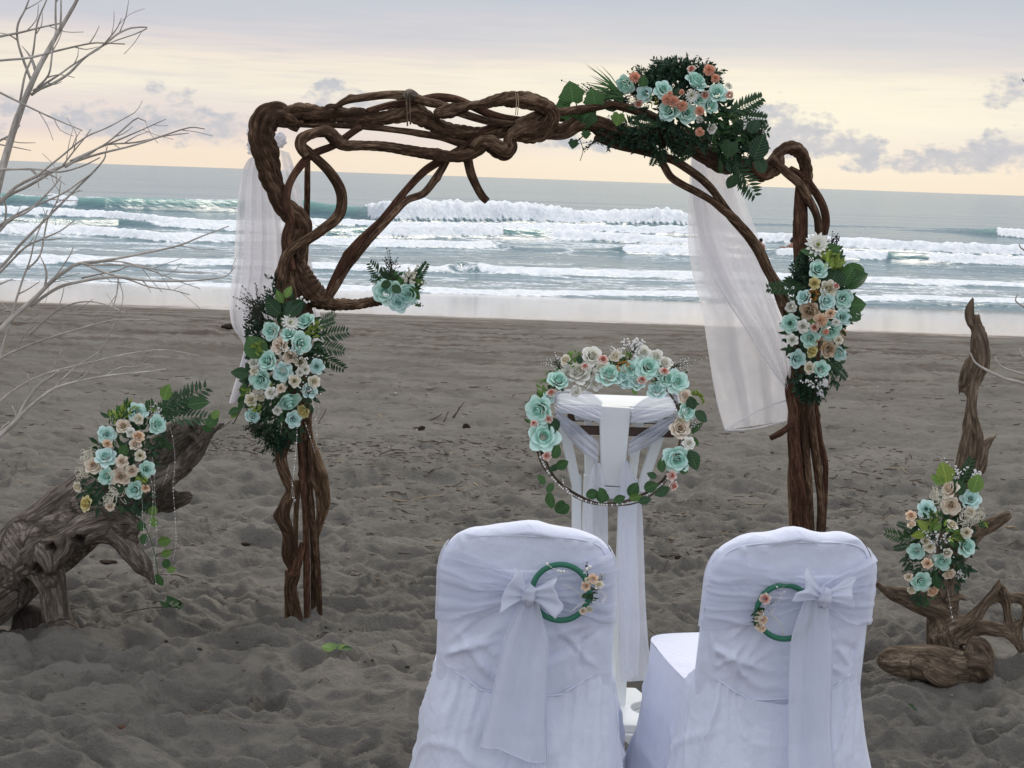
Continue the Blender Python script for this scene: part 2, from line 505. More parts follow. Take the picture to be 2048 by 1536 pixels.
def cloth_mat(name, col, weave=900.0, trans=0.12, bump=0.35):
    m, nt, out = new_mat(name)
    geo = nd(nt, 'ShaderNodeTexCoord')
    n = nd(nt, 'ShaderNodeTexNoise', {'Vector': geo.outputs['Object'], 'Scale': 16.0, 'Detail': 5.0, 'Roughness': 0.55})
    w = nd(nt, 'ShaderNodeTexNoise', {'Vector': geo.outputs['Object'], 'Scale': weave, 'Detail': 2.0})
    mpc = nd(nt, 'ShaderNodeMapping', {'Vector': geo.outputs['Object'], 'Rotation': (0.3, 0.9, 0.5), 'Scale': (1.0, 1.0, 0.45)})
    n2_ = nd(nt, 'ShaderNodeTexNoise', {'Vector': mpc.outputs[0], 'Scale': 9.0, 'Detail': 3.0, 'Roughness': 0.5, 'Distortion': 0.6})
    crs = mth(nt, 'POWER', mth(nt, 'SUBTRACT', 1.0, mth(nt, 'MULTIPLY', mth(nt, 'ABSOLUTE', mth(nt, 'SUBTRACT', n2_.outputs[0], 0.5)), 7.0), clamp=True), 2.0)
    h = mth(nt, 'ADD', mth(nt, 'ADD', n.outputs[0], mth(nt, 'MULTIPLY', w.outputs[0], 0.03)), mth(nt, 'MULTIPLY', crs, 0.22))
    b = nd(nt, 'ShaderNodeBump', {'Height': h, 'Strength': bump, 'Distance': 0.02})
    c = mixc(nt, n.outputs[0], tuple(v * 0.96 for v in col), col)
    p = nd(nt, 'ShaderNodeBsdfPrincipled', {'Base Color': c, 'Roughness': 0.75, 'Specular IOR Level': 0.2, 'Normal': b.outputs[0], 'Sheen Weight': 0.15})
    t = nd(nt, 'ShaderNodeBsdfTranslucent', {'Color': c, 'Normal': b.outputs[0]})
    mx_ = nd(nt, 'ShaderNodeMixShader', {0: trans, 1: p.outputs[0], 2: t.outputs[0]})
    nt.links.new(mx_.outputs[0], out.inputs[0])
    return m


def sheer_mat(name, col, opac, edge=0.35):
    """chiffon / organza: open weave, denser where seen along the cloth"""
    m, nt, out = new_mat(name)
    geo = nd(nt, 'ShaderNodeTexCoord')
    n = nd(nt, 'ShaderNodeTexNoise', {'Vector': geo.outputs['Object'], 'Scale': 9.0, 'Detail': 4.0})
    lw = nd(nt, 'ShaderNodeLayerWeight', {'Blend': 0.42})
    o = mth(nt, 'ADD', opac, mth(nt, 'MULTIPLY', lw.outputs['Facing'], edge))
    o = mth(nt, 'ADD', o, mth(nt, 'MULTIPLY', mth(nt, 'SUBTRACT', n.outputs[0], 0.5), 0.18), clamp=True)
    d = nd(nt, 'ShaderNodeBsdfDiffuse', {'Color': (*col, 1)})
    t = nd(nt, 'ShaderNodeBsdfTranslucent', {'Color': (*col, 1)})
    dt = nd(nt, 'ShaderNodeMixShader', {0: 0.42, 1: d.outputs[0], 2: t.outputs[0]})
    tr = nd(nt, 'ShaderNodeBsdfTransparent')
    mx_ = nd(nt, 'ShaderNodeMixShader', {0: o, 1: tr.outputs[0], 2: dt.outputs[0]})
    nt.links.new(mx_.outputs[0], out.inputs[0])
    return m


M = {}
M['vine'] = wood_mat('vine_wood', (0.015, 0.009, 0.005), (0.078, 0.045, 0.027), (0.27, 0.178, 0.115), scale=150, bump=1.0)
M['vine_red'] = wood_mat('red_vine_wood', (0.018, 0.009, 0.006), (0.078, 0.038, 0.024), (0.20, 0.110, 0.070), scale=150, bump=0.9)
M['vine_tan'] = wood_mat('tan_vine_wood', (0.05, 0.03, 0.018), (0.16, 0.10, 0.058), (0.27, 0.19, 0.12), scale=140, bump=0.6)
M['drift'] = wood_mat('weathered_driftwood', (0.024, 0.019, 0.015), (0.125, 0.102, 0.082), (0.34, 0.295, 0.25), scale=110, bump=1.0)
M['drift_brown'] = wood_mat('brown_driftwood', (0.030, 0.021, 0.013), (0.135, 0.098, 0.068), (0.31, 0.245, 0.18), scale=110, bump=0.8)
M['drift_dark'] = wood_mat('dark_driftwood', (0.02, 0.016, 0.014), (0.06, 0.048, 0.04), (0.12, 0.1, 0.085), scale=110, bump=0.8)
M['bush'] = wood_mat('bleached_twig', (0.24, 0.215, 0.19), (0.44, 0.405, 0.36), (0.66, 0.62, 0.57), scale=220, bump=0.3)
M['twig'] = wood_mat('dry_twig', (0.03, 0.022, 0.016), (0.09, 0.065, 0.045), (0.2, 0.15, 0.1), scale=200, bump=0.3)
M['straw'] = wood_mat('dry_straw', (0.22, 0.16, 0.10), (0.40, 0.31, 0.20), (0.55, 0.46, 0.33), scale=200, bump=0.2)
M['leaf_dark'] = leaf_mat('dark_green_leaf', (0.014, 0.040, 0.018), (0.042, 0.098, 0.038))
M['leaf_mid'] = leaf_mat('green_leaf', (0.022, 0.065, 0.020), (0.065, 0.150, 0.045))
M['leaf_light'] = leaf_mat('light_green_leaf', (0.085, 0.17, 0.035), (0.17, 0.29, 0.07))
M['leaf_yellow'] = leaf_mat('yellow_green_leaf', (0.13, 0.20, 0.03), (0.24, 0.32, 0.06))
M['cedar'] = leaf_mat('cedar_green', (0.012, 0.036, 0.022), (0.032, 0.075, 0.042), rough=0.7, trans=0.1, veins=0.0)
M['stem_dark'] = plain_mat('dark_stem', (0.03, 0.035, 0.022), 0.7)
M['babys'] = plain_mat('white_tiny_bloom', (0.72, 0.72, 0.70), 0.8)
M['pearl'] = plain_mat('pearl_bead', (0.74, 0.72, 0.69), 0.18, 0.6)
M['orange'] = plain_mat('orange_filler', (0.42, 0.20, 0.04), 0.8, var=0.4)
M['net'] = plain_mat('pale_netting', (0.60, 0.57, 0.47), 0.8)
M['paint'] = plain_mat('white_paint', (0.76, 0.79, 0.80), 0.45, 0.4, bump=0.08, bscale=60, var=0.03)
M['brown_paint'] = plain_mat('dark_brown_rail', (0.055, 0.032, 0.022), 0.6, var=0.3)
M['ring'] = plain_mat('green_wrapped_hoop', (0.030, 0.155, 0.095), 0.55, 0.35, bump=0.2, bscale=120)
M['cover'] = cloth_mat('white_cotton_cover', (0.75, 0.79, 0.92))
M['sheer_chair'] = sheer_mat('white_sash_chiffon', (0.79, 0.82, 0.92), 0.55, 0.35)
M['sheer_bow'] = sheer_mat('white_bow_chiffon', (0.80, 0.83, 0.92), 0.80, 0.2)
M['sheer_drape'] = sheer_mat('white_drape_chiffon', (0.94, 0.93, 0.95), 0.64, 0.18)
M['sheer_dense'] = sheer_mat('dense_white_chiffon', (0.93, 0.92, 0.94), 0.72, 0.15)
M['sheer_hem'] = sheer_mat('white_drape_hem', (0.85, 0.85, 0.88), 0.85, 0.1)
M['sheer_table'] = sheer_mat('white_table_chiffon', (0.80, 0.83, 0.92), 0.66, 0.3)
M['cord'] = plain_mat('brown_cord', (0.10, 0.06, 0.035), 0.8)
M['twine'] = plain_mat('pale_twine', (0.36, 0.30, 0.22), 0.8)
M['skin'] = plain_mat('skin', (0.42, 0.22, 0.15), 0.5)
M['hair'] = plain_mat('dark_hair', (0.012, 0.010, 0.009), 0.5)
M['feather'] = sheer_mat('white_feather', (0.85, 0.85, 0.86), 0.55, 0.3)
PET = {
    'mint': petal_mat('mint_petal', (0.66, 0.88, 0.80), (0.52, 0.82, 0.71)),
    'mint_pale': petal_mat('pale_mint_petal', (0.70, 0.89, 0.86), (0.57, 0.83, 0.77)),
    'cream': petal_mat('cream_petal', (0.84, 0.76, 0.64), (0.79, 0.64, 0.49)),
    'ivory': petal_mat('ivory_petal', (0.82, 0.79, 0.68), (0.78, 0.70, 0.50)),
    'white': petal_mat('white_petal', (0.84, 0.84, 0.79), (0.80, 0.79, 0.68)),
    'yellow': petal_mat('pale_yellow_petal', (0.72, 0.66, 0.36), (0.70, 0.58, 0.20)),
    'peach': petal_mat('peach_petal', (0.84, 0.67, 0.50), (0.80, 0.54, 0.35)),
    'pink': petal_mat('blush_petal', (0.76, 0.65, 0.58), (0.70, 0.22, 0.14)),
    'coral': petal_mat('coral_petal', (0.88, 0.55, 0.41), (0.84, 0.46, 0.32)),
    'tan': petal_mat('tan_petal', (0.62, 0.51, 0.38), (0.54, 0.38, 0.23)),
}
ROSE_LABEL = {'mint': 'mint green rose', 'mint_pale': 'pale mint green rose', 'cream': 'cream peach rose', 'ivory': 'ivory rose',
              'white': 'white rose', 'yellow': 'pale yellow rose', 'peach': 'peach orange rose', 'pink': 'small blush rose with a pink centre',
              'coral': 'coral carnation', 'tan': 'tan beige rose'}

# ================================================================== SETTING: sand
SEA_Z = -1.70


def beach(Y):
    return -0.0491 * np.clip(Y - 10.0, 0, None) * sstep(8, 14, Y)


def footprints(x, y, size, seed, depth):
    ix, iy = np.floor(x / size), np.floor(y / size)
    out = np.zeros_like(x)
    for di in (-1, 0, 1):
        for dj in (-1, 0, 1):
            cx, cy = ix + di, iy + dj
            o = np.zeros_like(cx)
            px = (cx + _h(cx, cy, o, seed)) * size
            py = (cy + _h(cx, cy, o, seed + 1)) * size
            an = _h(cx, cy, o, seed + 2) * math.pi
            on = _h(cx, cy, o, seed + 3)
            sz = 0.75 + 0.6 * _h(cx, cy, o, seed + 4)
            u = (x - px) * np.cos(an) + (y - py) * np.sin(an)
            v = -(x - px) * np.sin(an) + (y - py) * np.cos(an)
            r = np.sqrt((u / (size * 0.40 * sz)) ** 2 + (v / (size * 0.24 * sz)) ** 2)
            out += depth * (on * 0.9 + 0.25) * (-np.exp(-r ** 3 * 0.9) + 0.55 * np.exp(-((r - 1.3) / 0.33) ** 2))
    return out


def sand_h(x, y):
    near = 1 - sstep(5.6, 11.5, y)
    mid = 1 - sstep(20.0, 31.0, y)
    wx = x + 0.10 * vn(x * 3, y * 3, seed=31)
    wy = y + 0.10 * vn(x * 3 + 9, y * 3, seed=32)
    h = beach(y)
    h = h + 0.015 * fbm(x * 0.9, y * 0.9, 3, 3) * mid
    rid = 1 - np.abs(fbm(wx * 2.0, wy * 4.2, 5, 2)) * 2.2
    h = h + (0.016 * near + 0.019 * mid) * (rid - .35)
    n6 = fbm(wx * 4.2, wy * 7.6, 8, 2)
    rid2 = (1 - np.abs(n6) * 2.2)
    h = h + (0.022 * near + 0.026 * mid) * (rid2 - .4)
    n7 = fbm(wx * 10 + .6 * n6, wy * 17, 15, 2)
    h = h + (0.011 * near + 0.008 * mid) * (1 - np.abs(n7) * 2.4)
    h = h + (0.004 * near + 0.003 * mid) * fbm(x * 26, y * 30, 12, 3)
    h = h + footprints(wx, wy, 0.33, 40, 0.019) * (0.25 + 0.75 * near) * mid
    h = h + footprints(wx + 3.1, wy + 1.7, 0.20, 60, 0.008) * mid
    h = h - 0.018 * near - 0.006 * mid
    # ruts and ridges left along the upper beach
    for (yy, amp, w, sd) in ((16.2, 0.05, 0.45, 1), (18.6, 0.06, 0.4, 2), (20.5, 0.07, 0.35, 3), (22.8, 0.07, 0.4, 4), (25.0, 0.05, 0.45, 5)):
        yc = yy + 1.0 * vn(x * 0.12, x * 0 + sd, seed=70 + sd) + 0.25 * vn(x * 0.9, x * 0 + sd, seed=80 + sd)
        h = h + 1.6 * amp * np.exp(-((y - yc) / w) ** 2) * (0.4 + 0.8 * vn(x * 0.35, y * 0.4, seed=90 + sd))
    # low bank with debris behind the arch
    yb = 8.55 + 0.3 * vn(x * 0.5, x * 0, seed=101)
    h = h + 0.045 * sstep(yb - 0.12, yb + 0.1, y) * (1 - sstep(yb + 0.1, yb + 2.2, y))
    # sand heaped round the feet of the arch and the stumps
    for (mx_, my_, rr, a) in MOUNDS:
        h = h + a * np.exp(-(((x - mx_) / rr) ** 2 + ((y - my_) / (rr * 0.8)) ** 2))
    return h


def ground(px, py, z=0.0):
    d = ray(px, py)
    k = (z - CAM_H) / d.z
    return np.array((d.x * k, d.y * k, z))


g0 = ground(607, 1262)
g1 = ground(1615, 1118)
g2 = ground(1880, 1372)
g3 = ground(110, 1285)
MOUNDS = [(g0[0] + .02, g0[1] - .20, 0.24, 0.036), (g0[0] - 0.25, g0[1] - 0.2, 0.4, 0.016), (g1[0], g1[1], 0.3, 0.03), (g3[0], g3[1], 0.3, 0.02)]

d_rows = np.arange(1440, 108, -1.75)
Yr = 3000 * CAM_H / d_rows
Yr = np.concatenate([np.array([-25., -12, -6, -3, -1.2, 0.4, 1.6, 2.6, 3.2]), Yr[Yr > 3.6], np.array([52., 58, 70])])
td = np.linspace(-0.43, 0.43, 720)
tt = np.concatenate([[-14., -7, -3.5, -2.0, -1.3, -.9, -.7, -.56, -.49, -.455], td, [.455, .49, .56, .7, .9, 1.3, 2.0, 3.5, 7, 14]])
YY, TT = np.meshgrid(Yr, tt, indexing='ij')
XX = TT * np.maximum(YY, 3.2)
ZZ = sand_h(XX, YY)


def sand_z(x, y):
    return float(sand_h(np.array([x]), np.array([y]))[0])


m, nt, out = new_mat('beach_sand')
tcs = nd(nt, 'ShaderNodeTexCoord')
sx = nd(nt, 'ShaderNodeSeparateXYZ', {0: tcs.outputs['Object']})
nA = nd(nt, 'ShaderNodeTexNoise', {'Vector': tcs.outputs['Object'], 'Scale': 1.3, 'Detail': 5.0, 'Roughness': 0.6})
nB = nd(nt, 'ShaderNodeTexNoise', {'Vector': tcs.outputs['Object'], 'Scale': 260.0, 'Detail': 3.0, 'Roughness': 0.7})
mp = nd(nt, 'ShaderNodeMapping', {'Vector': tcs.outputs['Object'], 'Scale': (0.35, 1.6, 1.0)})
nC = nd(nt, 'ShaderNodeTexNoise', {'Vector': mp.outputs[0], 'Scale': 1.6, 'Detail': 6.0, 'Roughness': 0.65})
mp2 = nd(nt, 'ShaderNodeMapping', {'Vector': tcs.outputs['Object'], 'Scale': (0.6, 2.2, 1.0)})
nD = nd(nt, 'ShaderNodeTexNoise', {'Vector': mp2.outputs[0], 'Scale': 5.0, 'Detail': 7.0, 'Roughness': 0.7})
dry = ramp(nt, nA.outputs[0], [(0.3, (0.144, 0.136, 0.120)), (0.52, (0.182, 0.172, 0.152)), (0.72, (0.220, 0.206, 0.180))])
dry = mixc(nt, mth(nt, 'MULTIPLY', mth(nt, 'SUBTRACT', nB.outputs[0], 0.5), 1.6, clamp=True), dry, (0.27, 0.25, 0.22))
dry = mixc(nt, mth(nt, 'MULTIPLY', mth(nt, 'SUBTRACT', 0.46, nB.outputs[0]), 2.2, clamp=True), dry, (0.06, 0.052, 0.047))
# darker and browner sand of the middle beach, laid in streaks along the shore
streak_f = mth(nt, 'MULTIPLY', nd(nt, 'ShaderNodeMapRange', {0: sx.outputs[1], 1: 11.0, 2: 20.0, 3: 0.0, 4: 1.0}).outputs[0],
             mth(nt, 'MULTIPLY', mth(nt, 'SUBTRACT', nC.outputs[0], 0.45), 6.0, clamp=True))
dry = mixc(nt, mth(nt, 'MULTIPLY', streak_f, 0.8), dry, (0.075, 0.056, 0.043))
dry = mixc(nt, mth(nt, 'MULTIPLY', mth(nt, 'SUBTRACT', nD.outputs[0], 0.56), 4.5, clamp=True), dry, (0.062, 0.052, 0.043))
# wet, mirror-like sand next to the water
edge = mth(nt, 'ADD', sx.outputs[1], mth(nt, 'MULTIPLY', mth(nt, 'SUBTRACT', nC.outputs[0], 0.5), 5.0))
edge = mth(nt, 'ADD', edge, mth(nt, 'MULTIPLY', mth(nt, 'SUBTRACT', nD.outputs[0], 0.5), 2.2))
wet = nd(nt, 'ShaderNodeMapRange', {0: edge, 1: 28.4, 2: 29.6, 3: 0.0, 4: 1.0}, interpolation_type='SMOOTHSTEP').outputs[0]
speck = mth(nt, 'MULTIPLY', mth(nt, 'SUBTRACT', nD.outputs[0], 0.60), 8.0, clamp=True)
speckf = mth(nt, 'MULTIPLY', speck, nd(nt, 'ShaderNodeMapRange', {0: sx.outputs[1], 1: 34.0, 2: 29.5, 3: 0.0, 4: 1.0}).outputs[0])
wet = mth(nt, 'MULTIPLY', wet, mth(nt, 'SUBTRACT', 1.0, mth(nt, 'MULTIPLY', speckf, 0.8)))
colr = mixc(nt, wet, dry, (0.24, 0.17, 0.13))
rgh = nd(nt, 'ShaderNodeMapRange', {0: wet, 1: 0.0, 2: 1.0, 3: 0.92, 4: 0.09}).outputs[0]
spc = nd(nt, 'ShaderNodeMapRange', {0: wet, 1: 0.0, 2: 1.0, 3: 0.08, 4: 0.9}).outputs[0]
bst = nd(nt, 'ShaderNodeMapRange', {0: wet, 1: 0.0, 2: 1.0, 3: 0.8, 4: 0.02}).outputs[0]
nE = nd(nt, 'ShaderNodeTexNoise', {'Vector': tcs.outputs['Object'], 'Scale': 38.0, 'Detail': 5.0, 'Roughness': 0.7})
bh = mth(nt, 'ADD', mth(nt, 'MULTIPLY', nE.outputs[0], 1.0), mth(nt, 'MULTIPLY', nB.outputs[0], 0.25))
bmp = nd(nt, 'ShaderNodeBump', {'Height': bh, 'Strength': bst, 'Distance': 0.03})
p = nd(nt, 'ShaderNodeBsdfPrincipled', {'Base Color': colr, 'Roughness': rgh, 'Specular IOR Level': spc, 'Normal': bmp.outputs[0]})
nt.links.new(p.outputs[0], out.inputs[0])
M['sand'] = m
sand = link('sand', mesh_np('sand', np.stack([XX, YY, ZZ], -1), quads=grid_quads(*YY.shape)[:, ::-1], mat=M['sand']))
tag(sand, 'dark grey beach sand trodden into hollows and ridges', kind='structure')

# ================================================================== SETTING: sea
DROP = CAM_H - SEA_Z


def Ybase(px, py):
    hor = 321 + 0.03467 * px
    return DROP * FPX / max(py - hor, 4)


# each breaker: foot of its face (photo pixels), height in metres and foam cover along it, both at photo x
BREAKERS = [
    dict(b=[(-900, 398), (-200, 405), (0, 410), (200, 420), (470, 425), (700, 438), (760, 446), (1000, 447), (1200, 451), (1360, 452), (1500, 450), (1800, 455), (3000, 500)],
         h=[(-900, .5), (0, 1.0), (300, 1.1), (720, 1.1), (760, 1.35), (1340, 1.15), (1390, .6), (1500, .18), (1800, .1), (3000, .3)],
         f=[(-900, 0), (60, 0), (105, .9), (140, .8), (170, 0), (712, 0), (735, 1), (1368, 1), (1390, .3), (1460, 0)]),
    dict(b=[(-900, 415), (0, 430), (200, 437), (300, 446), (460, 456), (600, 453), (700, 452), (800, 458), (1000, 459), (1150, 463), (1380, 473), (1500, 478), (3000, 540)],
         h=[(-900, .3), (0, .55), (300, .5), (460, .4), (700, .35), (1380, .5), (1480, .2), (3000, .2)],
         f=[(-900, .5), (-50, 1), (470, 1), (560, .8), (700, .85), (820, .7), (900, .9), (1390, .95), (1470, .4), (1520, 0)]),
    dict(b=[(-900, 446), (-100, 455), (0, 457), (230, 452), (470, 463), (640, 476), (760, 476), (980, 476), (1100, 479), (1200, 484), (1380, 493), (1500, 500), (3000, 560)],
         h=[(-900, .3), (0, .6), (230, .45), (300, .25), (470, .3), (640, .5), (740, .55), (980, .6), (1100, .5), (1380, .45), (1500, .2)],
         f=[(-900, 0), (250, 0), (310, .7), (470, .9), (600, .8), (640, .6), (655, 0), (730, 0), (748, 1), (985, 1), (1005, .2), (1085, .2), (1105, 1), (1400, 1), (1500, 0)]),
    dict(b=[(-900, 455), (-100, 466), (0, 469), (150, 471), (300, 482), (460, 485), (640, 489), (720, 493), (800, 495), (980, 495), (1050, 501), (1150, 504), (1230, 507), (1380, 513), (1480, 518), (3000, 590)],
         h=[(-900, .3), (0, .42), (460, .38), (720, .35), (980, .36), (1030, .14), (1200, .14), (1240, .33), (1380, .4), (1500, .15), (3000, .1)],
         f=[(-900, .8), (0, 1), (465, 1), (560, .5), (640, .9), (965, 1), (990, .1), (1225, .12), (1245, 1), (1400, 1), (1500, .1), (1600, 0)]),
    dict(b=[(1300, 470), (1480, 483), (1560, 488), (1650, 499), (1750, 503), (1850, 508), (2048, 514), (2400, 528), (3200, 560)],
         h=[(1300, 0), (1440, .1), (1490, .6), (1600, .55), (2048, .5), (3200, .4)], f=[(1440, 0), (1480, 1), (2100, 1), (3200, .8)]),
    dict(b=[(1400, 505), (1540, 513), (1600, 521), (1700, 525), (1800, 527), (1900, 530), (2048, 534), (2400, 548), (3200, 580)],
         h=[(1400, 0), (1520, .1), (1560, .45), (2048, .4), (3200, .3)], f=[(1520, 0), (1555, 1), (1750, 1), (1775, .2), (1835, .2), (1860, 1), (3200, .8)]),
    dict(b=[(1750, 458), (1880, 464), (1960, 471), (2048, 480), (2300, 494), (3200, 530)],
         h=[(1750, 0), (1900, .3), (1970, .75), (2048, .8), (3200, .5)], f=[(1960, 0), (1990, 1), (3200, 1)]),
    dict(b=[(-900, 505), (0, 528), (200, 529), (440, 532), (640, 540), (880, 545), (915, 541), (1000, 548), (1200, 552), (1380, 558), (1700, 567), (1850, 570), (2048, 575), (3200, 615)],
         h=[(-900, .2), (460, .25), (880, .2), (915, .28), (1000, .2), (3200, .2)], f=[(-900, .9), (460, .9), (640, .75), (885, .7), (898, .05), (938, .05), (955, .95), (1400, .9), (2048, .75), (3200, .8)]),
    dict(b=[(-900, 545), (0, 571), (300, 573), (460, 578), (700, 583), (1000, 588), (1390, 592), (1700, 599), (2048, 605), (3200, 645)],
         h=[(-900, .09), (3200, .09)], f=[(-900, .6), (0, .55), (250, .5), (300, .8), (3200, .85)]),
]
dmin, dmax = 7.0, 262.0
base_d = np.arange(dmin, dmax, 0.05)
dens = np.full_like(base_d, 1 / 0.62)
dens += 1.6 * np.exp(-((base_d - 100) / 28) ** 2) + 1.0 * np.exp(-((base_d - 140) / 18) ** 2) + 0.6 * np.exp(-((base_d - 232) / 14) ** 2)
cum = np.cumsum(dens) * 0.05
dr = np.interp(np.arange(0, cum[-1], 1.0), cum, base_d)
Ys = np.concatenate([DROP * FPX / dr[::-1], [1900., 2600, 4000, 7000, 14000, 30000]])
ts = np.concatenate([[-14., -6, -3, -1.6, -1, -.7, -.55, -.48, -.44], np.linspace(-0.405, 0.405, 700), [.44, .48, .55, .7, 1, 1.6, 3, 6, 14]])
YS, TS = np.meshgrid(Ys, ts, indexing='ij')
XS = TS * YS
PXS = 1024 + TS * FPX
calm = 1 / (1 + (YS / 260.0) ** 2)
ZS = 0.05 * fbm(XS * 0.25, YS * 0.55, 201, 4) * calm + 0.16 * vn(XS * 0.02, YS * 0.09, seed=205) * sstep(110, 220, YS) * (1 / (1 + (YS / 900.0) ** 2)) \
    + 0.025 * fbm(XS * 1.1, YS * 1.9, 207, 3) * calm
foam = np.zeros_like(ZS)
green = np.zeros_like(ZS)
fine = fbm(XS * 1.3, YS * 1.6, 211, 4)
lump = fbm(XS * 2.2, YS * 2.4, 215, 3)
for i, b in enumerate(BREAKERS):
    bx = np.array([q[0] for q in b['b']], float)
    by = np.array([Ybase(*q) for q in b['b']])
    yc0 = np.interp(PXS[0], bx, by)
    hh0 = np.interp(PXS[0], *np.array(b['h'], float).T)
    ff0 = np.interp(PXS[0], *np.array(b['f'], float).T)
    wob = fbm(XS * 0.30, XS * 0 + i * 7.0, 220 + i, 3) * 1.1
    w1 = np.where(hh0 > 0.7, 0.95, 0.55)
    crest = yc0 + w1 * 1.5
    U = YS - (crest[None, :] + wob * (0.35 if i in (0, 2) else 0.6))
    W1 = w1[None, :] * (1 + 0.25 * ff0[None, :])
    prof = np.where(U < 0, np.exp(-(np.abs(U) / W1) ** 2.2), np.exp(-(U / (2.2 + 2.2 * hh0[None, :])) ** 2))
    H = hh0[None, :] * (1 + 0.22 * vn(XS * 0.16, XS * 0 + i, seed=240 + i))
    ZS = ZS + H * prof
    fw = np.exp(-(np.clip(-U - W1 * 0.85, 0, None) / (0.55 * W1)) ** 2) * np.where(U > 0, np.exp(-(U / (0.7 + 1.0 * H)) ** 2), 1.0)
    fm = ff0[None, :] * fw
    core = sstep(0.36, 0.80, fm + np.where(U < 0, 0.05, 0.42) * fine)
    lace = np.where(U > 0, np.exp(-(U / 5.0) ** 2), 0) * ff0[None, :] * sstep(0.05, 0.28, fine + 0.25 * lump) * 0.7
    foam = np.maximum(foam, np.maximum(core, lace))
    ZS = ZS + core * H * (0.20 * lump + 0.14 * fine + 0.08)
    # thrown spray along an unbroken crest
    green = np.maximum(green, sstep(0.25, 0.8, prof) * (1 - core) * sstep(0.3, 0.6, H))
    if i in (0, 2):
        tip = np.exp(-((U - 0.1) / 0.35) ** 2) * sstep(-0.1, 0.35, vn(XS * 0.14, XS * 0, seed=260 + i) + 0.3 * fine) * 0.75 * sstep(0.3, 0.6, H)
        foam = np.maximum(foam, tip * (1 - ff0[None, :]))
# drifting lace of foam between the breakers
band = sstep(44, 50, YS) * (1 - sstep(95, 112, YS))
st = 1 - np.abs(fbm(XS * 0.22, YS * 0.55, 271, 5)) * 4.2
foam = np.maximum(foam, band * sstep(0.25, 0.95, st + 0.4 * vn(XS * 0.05, YS * 0.06, seed=275)) * 0.5)
st2 = sstep(0.30, 0.55, fbm(XS * 0.12, YS * 0.5, 281, 5))
foam = np.maximum(foam, band * st2 * 0.5)
# foam where the last of the water runs out on the sand
yrun = np.interp(PXS, [q[0] for q in BREAKERS[8]['b']], [Ybase(*q) for q in BREAKERS[8]['b']]) - 0.35
lac = sstep(0.0, 0.35, fbm(XS * 1.6, YS * 2.6, 291, 4) + 0.22)
foam = np.maximum(foam, lac * np.exp(-((YS - yrun - 1.0) / 1.1) ** 2) * 0.9)
# the sheet of water thins out and ends at an uneven edge
edge_y = yrun - 0.6 + 0.5 * fbm(XS * 0.12, XS * 0, 295, 4)
ZS = ZS + SEA_Z - 0.35 * sstep(0.0, 2.2, edge_y - YS)
ZS = np.where(YS < edge_y, np.minimum(ZS, SEA_Z - 0.05), np.maximum(ZS, beach(np.minimum(YS, 46)) * 0 + SEA_Z - 0.02))

m, nt, out = new_mat('sea_water')
tcw = nd(nt, 'ShaderNodeTexCoord')
fa = nd(nt, 'ShaderNodeAttribute', attribute_name='foam')
ga = nd(nt, 'ShaderNodeAttribute', attribute_name='green')
mpw = nd(nt, 'ShaderNodeMapping', {'Vector': tcw.outputs['Object'], 'Scale': (0.55, 1.25, 1.0)})
w1 = nd(nt, 'ShaderNodeTexNoise', {'Vector': mpw.outputs[0], 'Scale': 1.7, 'Detail': 6.0, 'Roughness': 0.6})
mpw2 = nd(nt, 'ShaderNodeMapping', {'Vector': tcw.outputs['Object'], 'Scale': (0.10, 0.34, 1.0)})
w2 = nd(nt, 'ShaderNodeTexNoise', {'Vector': mpw2.outputs[0], 'Scale': 0.9, 'Detail': 5.0, 'Roughness': 0.6})
fn = nd(nt, 'ShaderNodeTexNoise', {'Vector': tcw.outputs['Object'], 'Scale': 3.6, 'Detail': 7.0, 'Roughness': 0.7})
hgt = mth(nt, 'ADD', mth(nt, 'MULTIPLY', w1.outputs[0], 0.35), mth(nt, 'MULTIPLY', w2.outputs[0], 1.1))
wb = nd(nt, 'ShaderNodeBump', {'Height': hgt, 'Strength': 0.42, 'Distance': 0.35})
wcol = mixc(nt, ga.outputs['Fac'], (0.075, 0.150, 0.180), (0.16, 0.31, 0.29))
wp = nd(nt, 'ShaderNodeBsdfPrincipled', {'Base Color': wcol, 'Roughness': 0.17, 'IOR': 1.33, 'Normal': wb.outputs[0]})
geoN = nd(nt, 'ShaderNodeNewGeometry')
upn = nd(nt, 'ShaderNodeVectorMath', {0: geoN.outputs['Normal'], 1: (0.0, 0.0, 1.0)}, operation='ADD')      # froth is rough: it scatters like a level surface
upn = nd(nt, 'ShaderNodeVectorMath', {0: upn.outputs[0]}, operation='NORMALIZE')
fb = nd(nt, 'ShaderNodeBump', {'Height': fn.outputs[0], 'Strength': 0.7, 'Distance': 0.2, 'Normal': upn.outputs[0]})
fcol = ramp(nt, fn.outputs[0], [(0.3, (0.56, 0.64, 0.71)), (0.62, (0.86, 0.89, 0.92))])
fp = nd(nt, 'ShaderNodeBsdfPrincipled', {'Base Color': fcol, 'Roughness': 0.9, 'Specular IOR Level': 0.1, 'Normal': fb.outputs[0]})
ff = mth(nt, 'MULTIPLY', mth(nt, 'ADD', mth(nt, 'SUBTRACT', fa.outputs['Fac'], 0.5), mth(nt, 'MULTIPLY', mth(nt, 'SUBTRACT', fn.outputs[0], 0.48), 1.6)), 2.6)
ff = mth(nt, 'ADD', ff, 0.5, clamp=True)
ff = mth(nt, 'MULTIPLY', ff, mth(nt, 'MULTIPLY', fa.outputs['Fac'], 5.0, clamp=True))
ftr = nd(nt, 'ShaderNodeBsdfTranslucent', {'Color': fcol, 'Normal': fb.outputs[0]})
fmx = nd(nt, 'ShaderNodeMixShader', {0: 0.0, 1: fp.outputs[0], 2: ftr.outputs[0]})
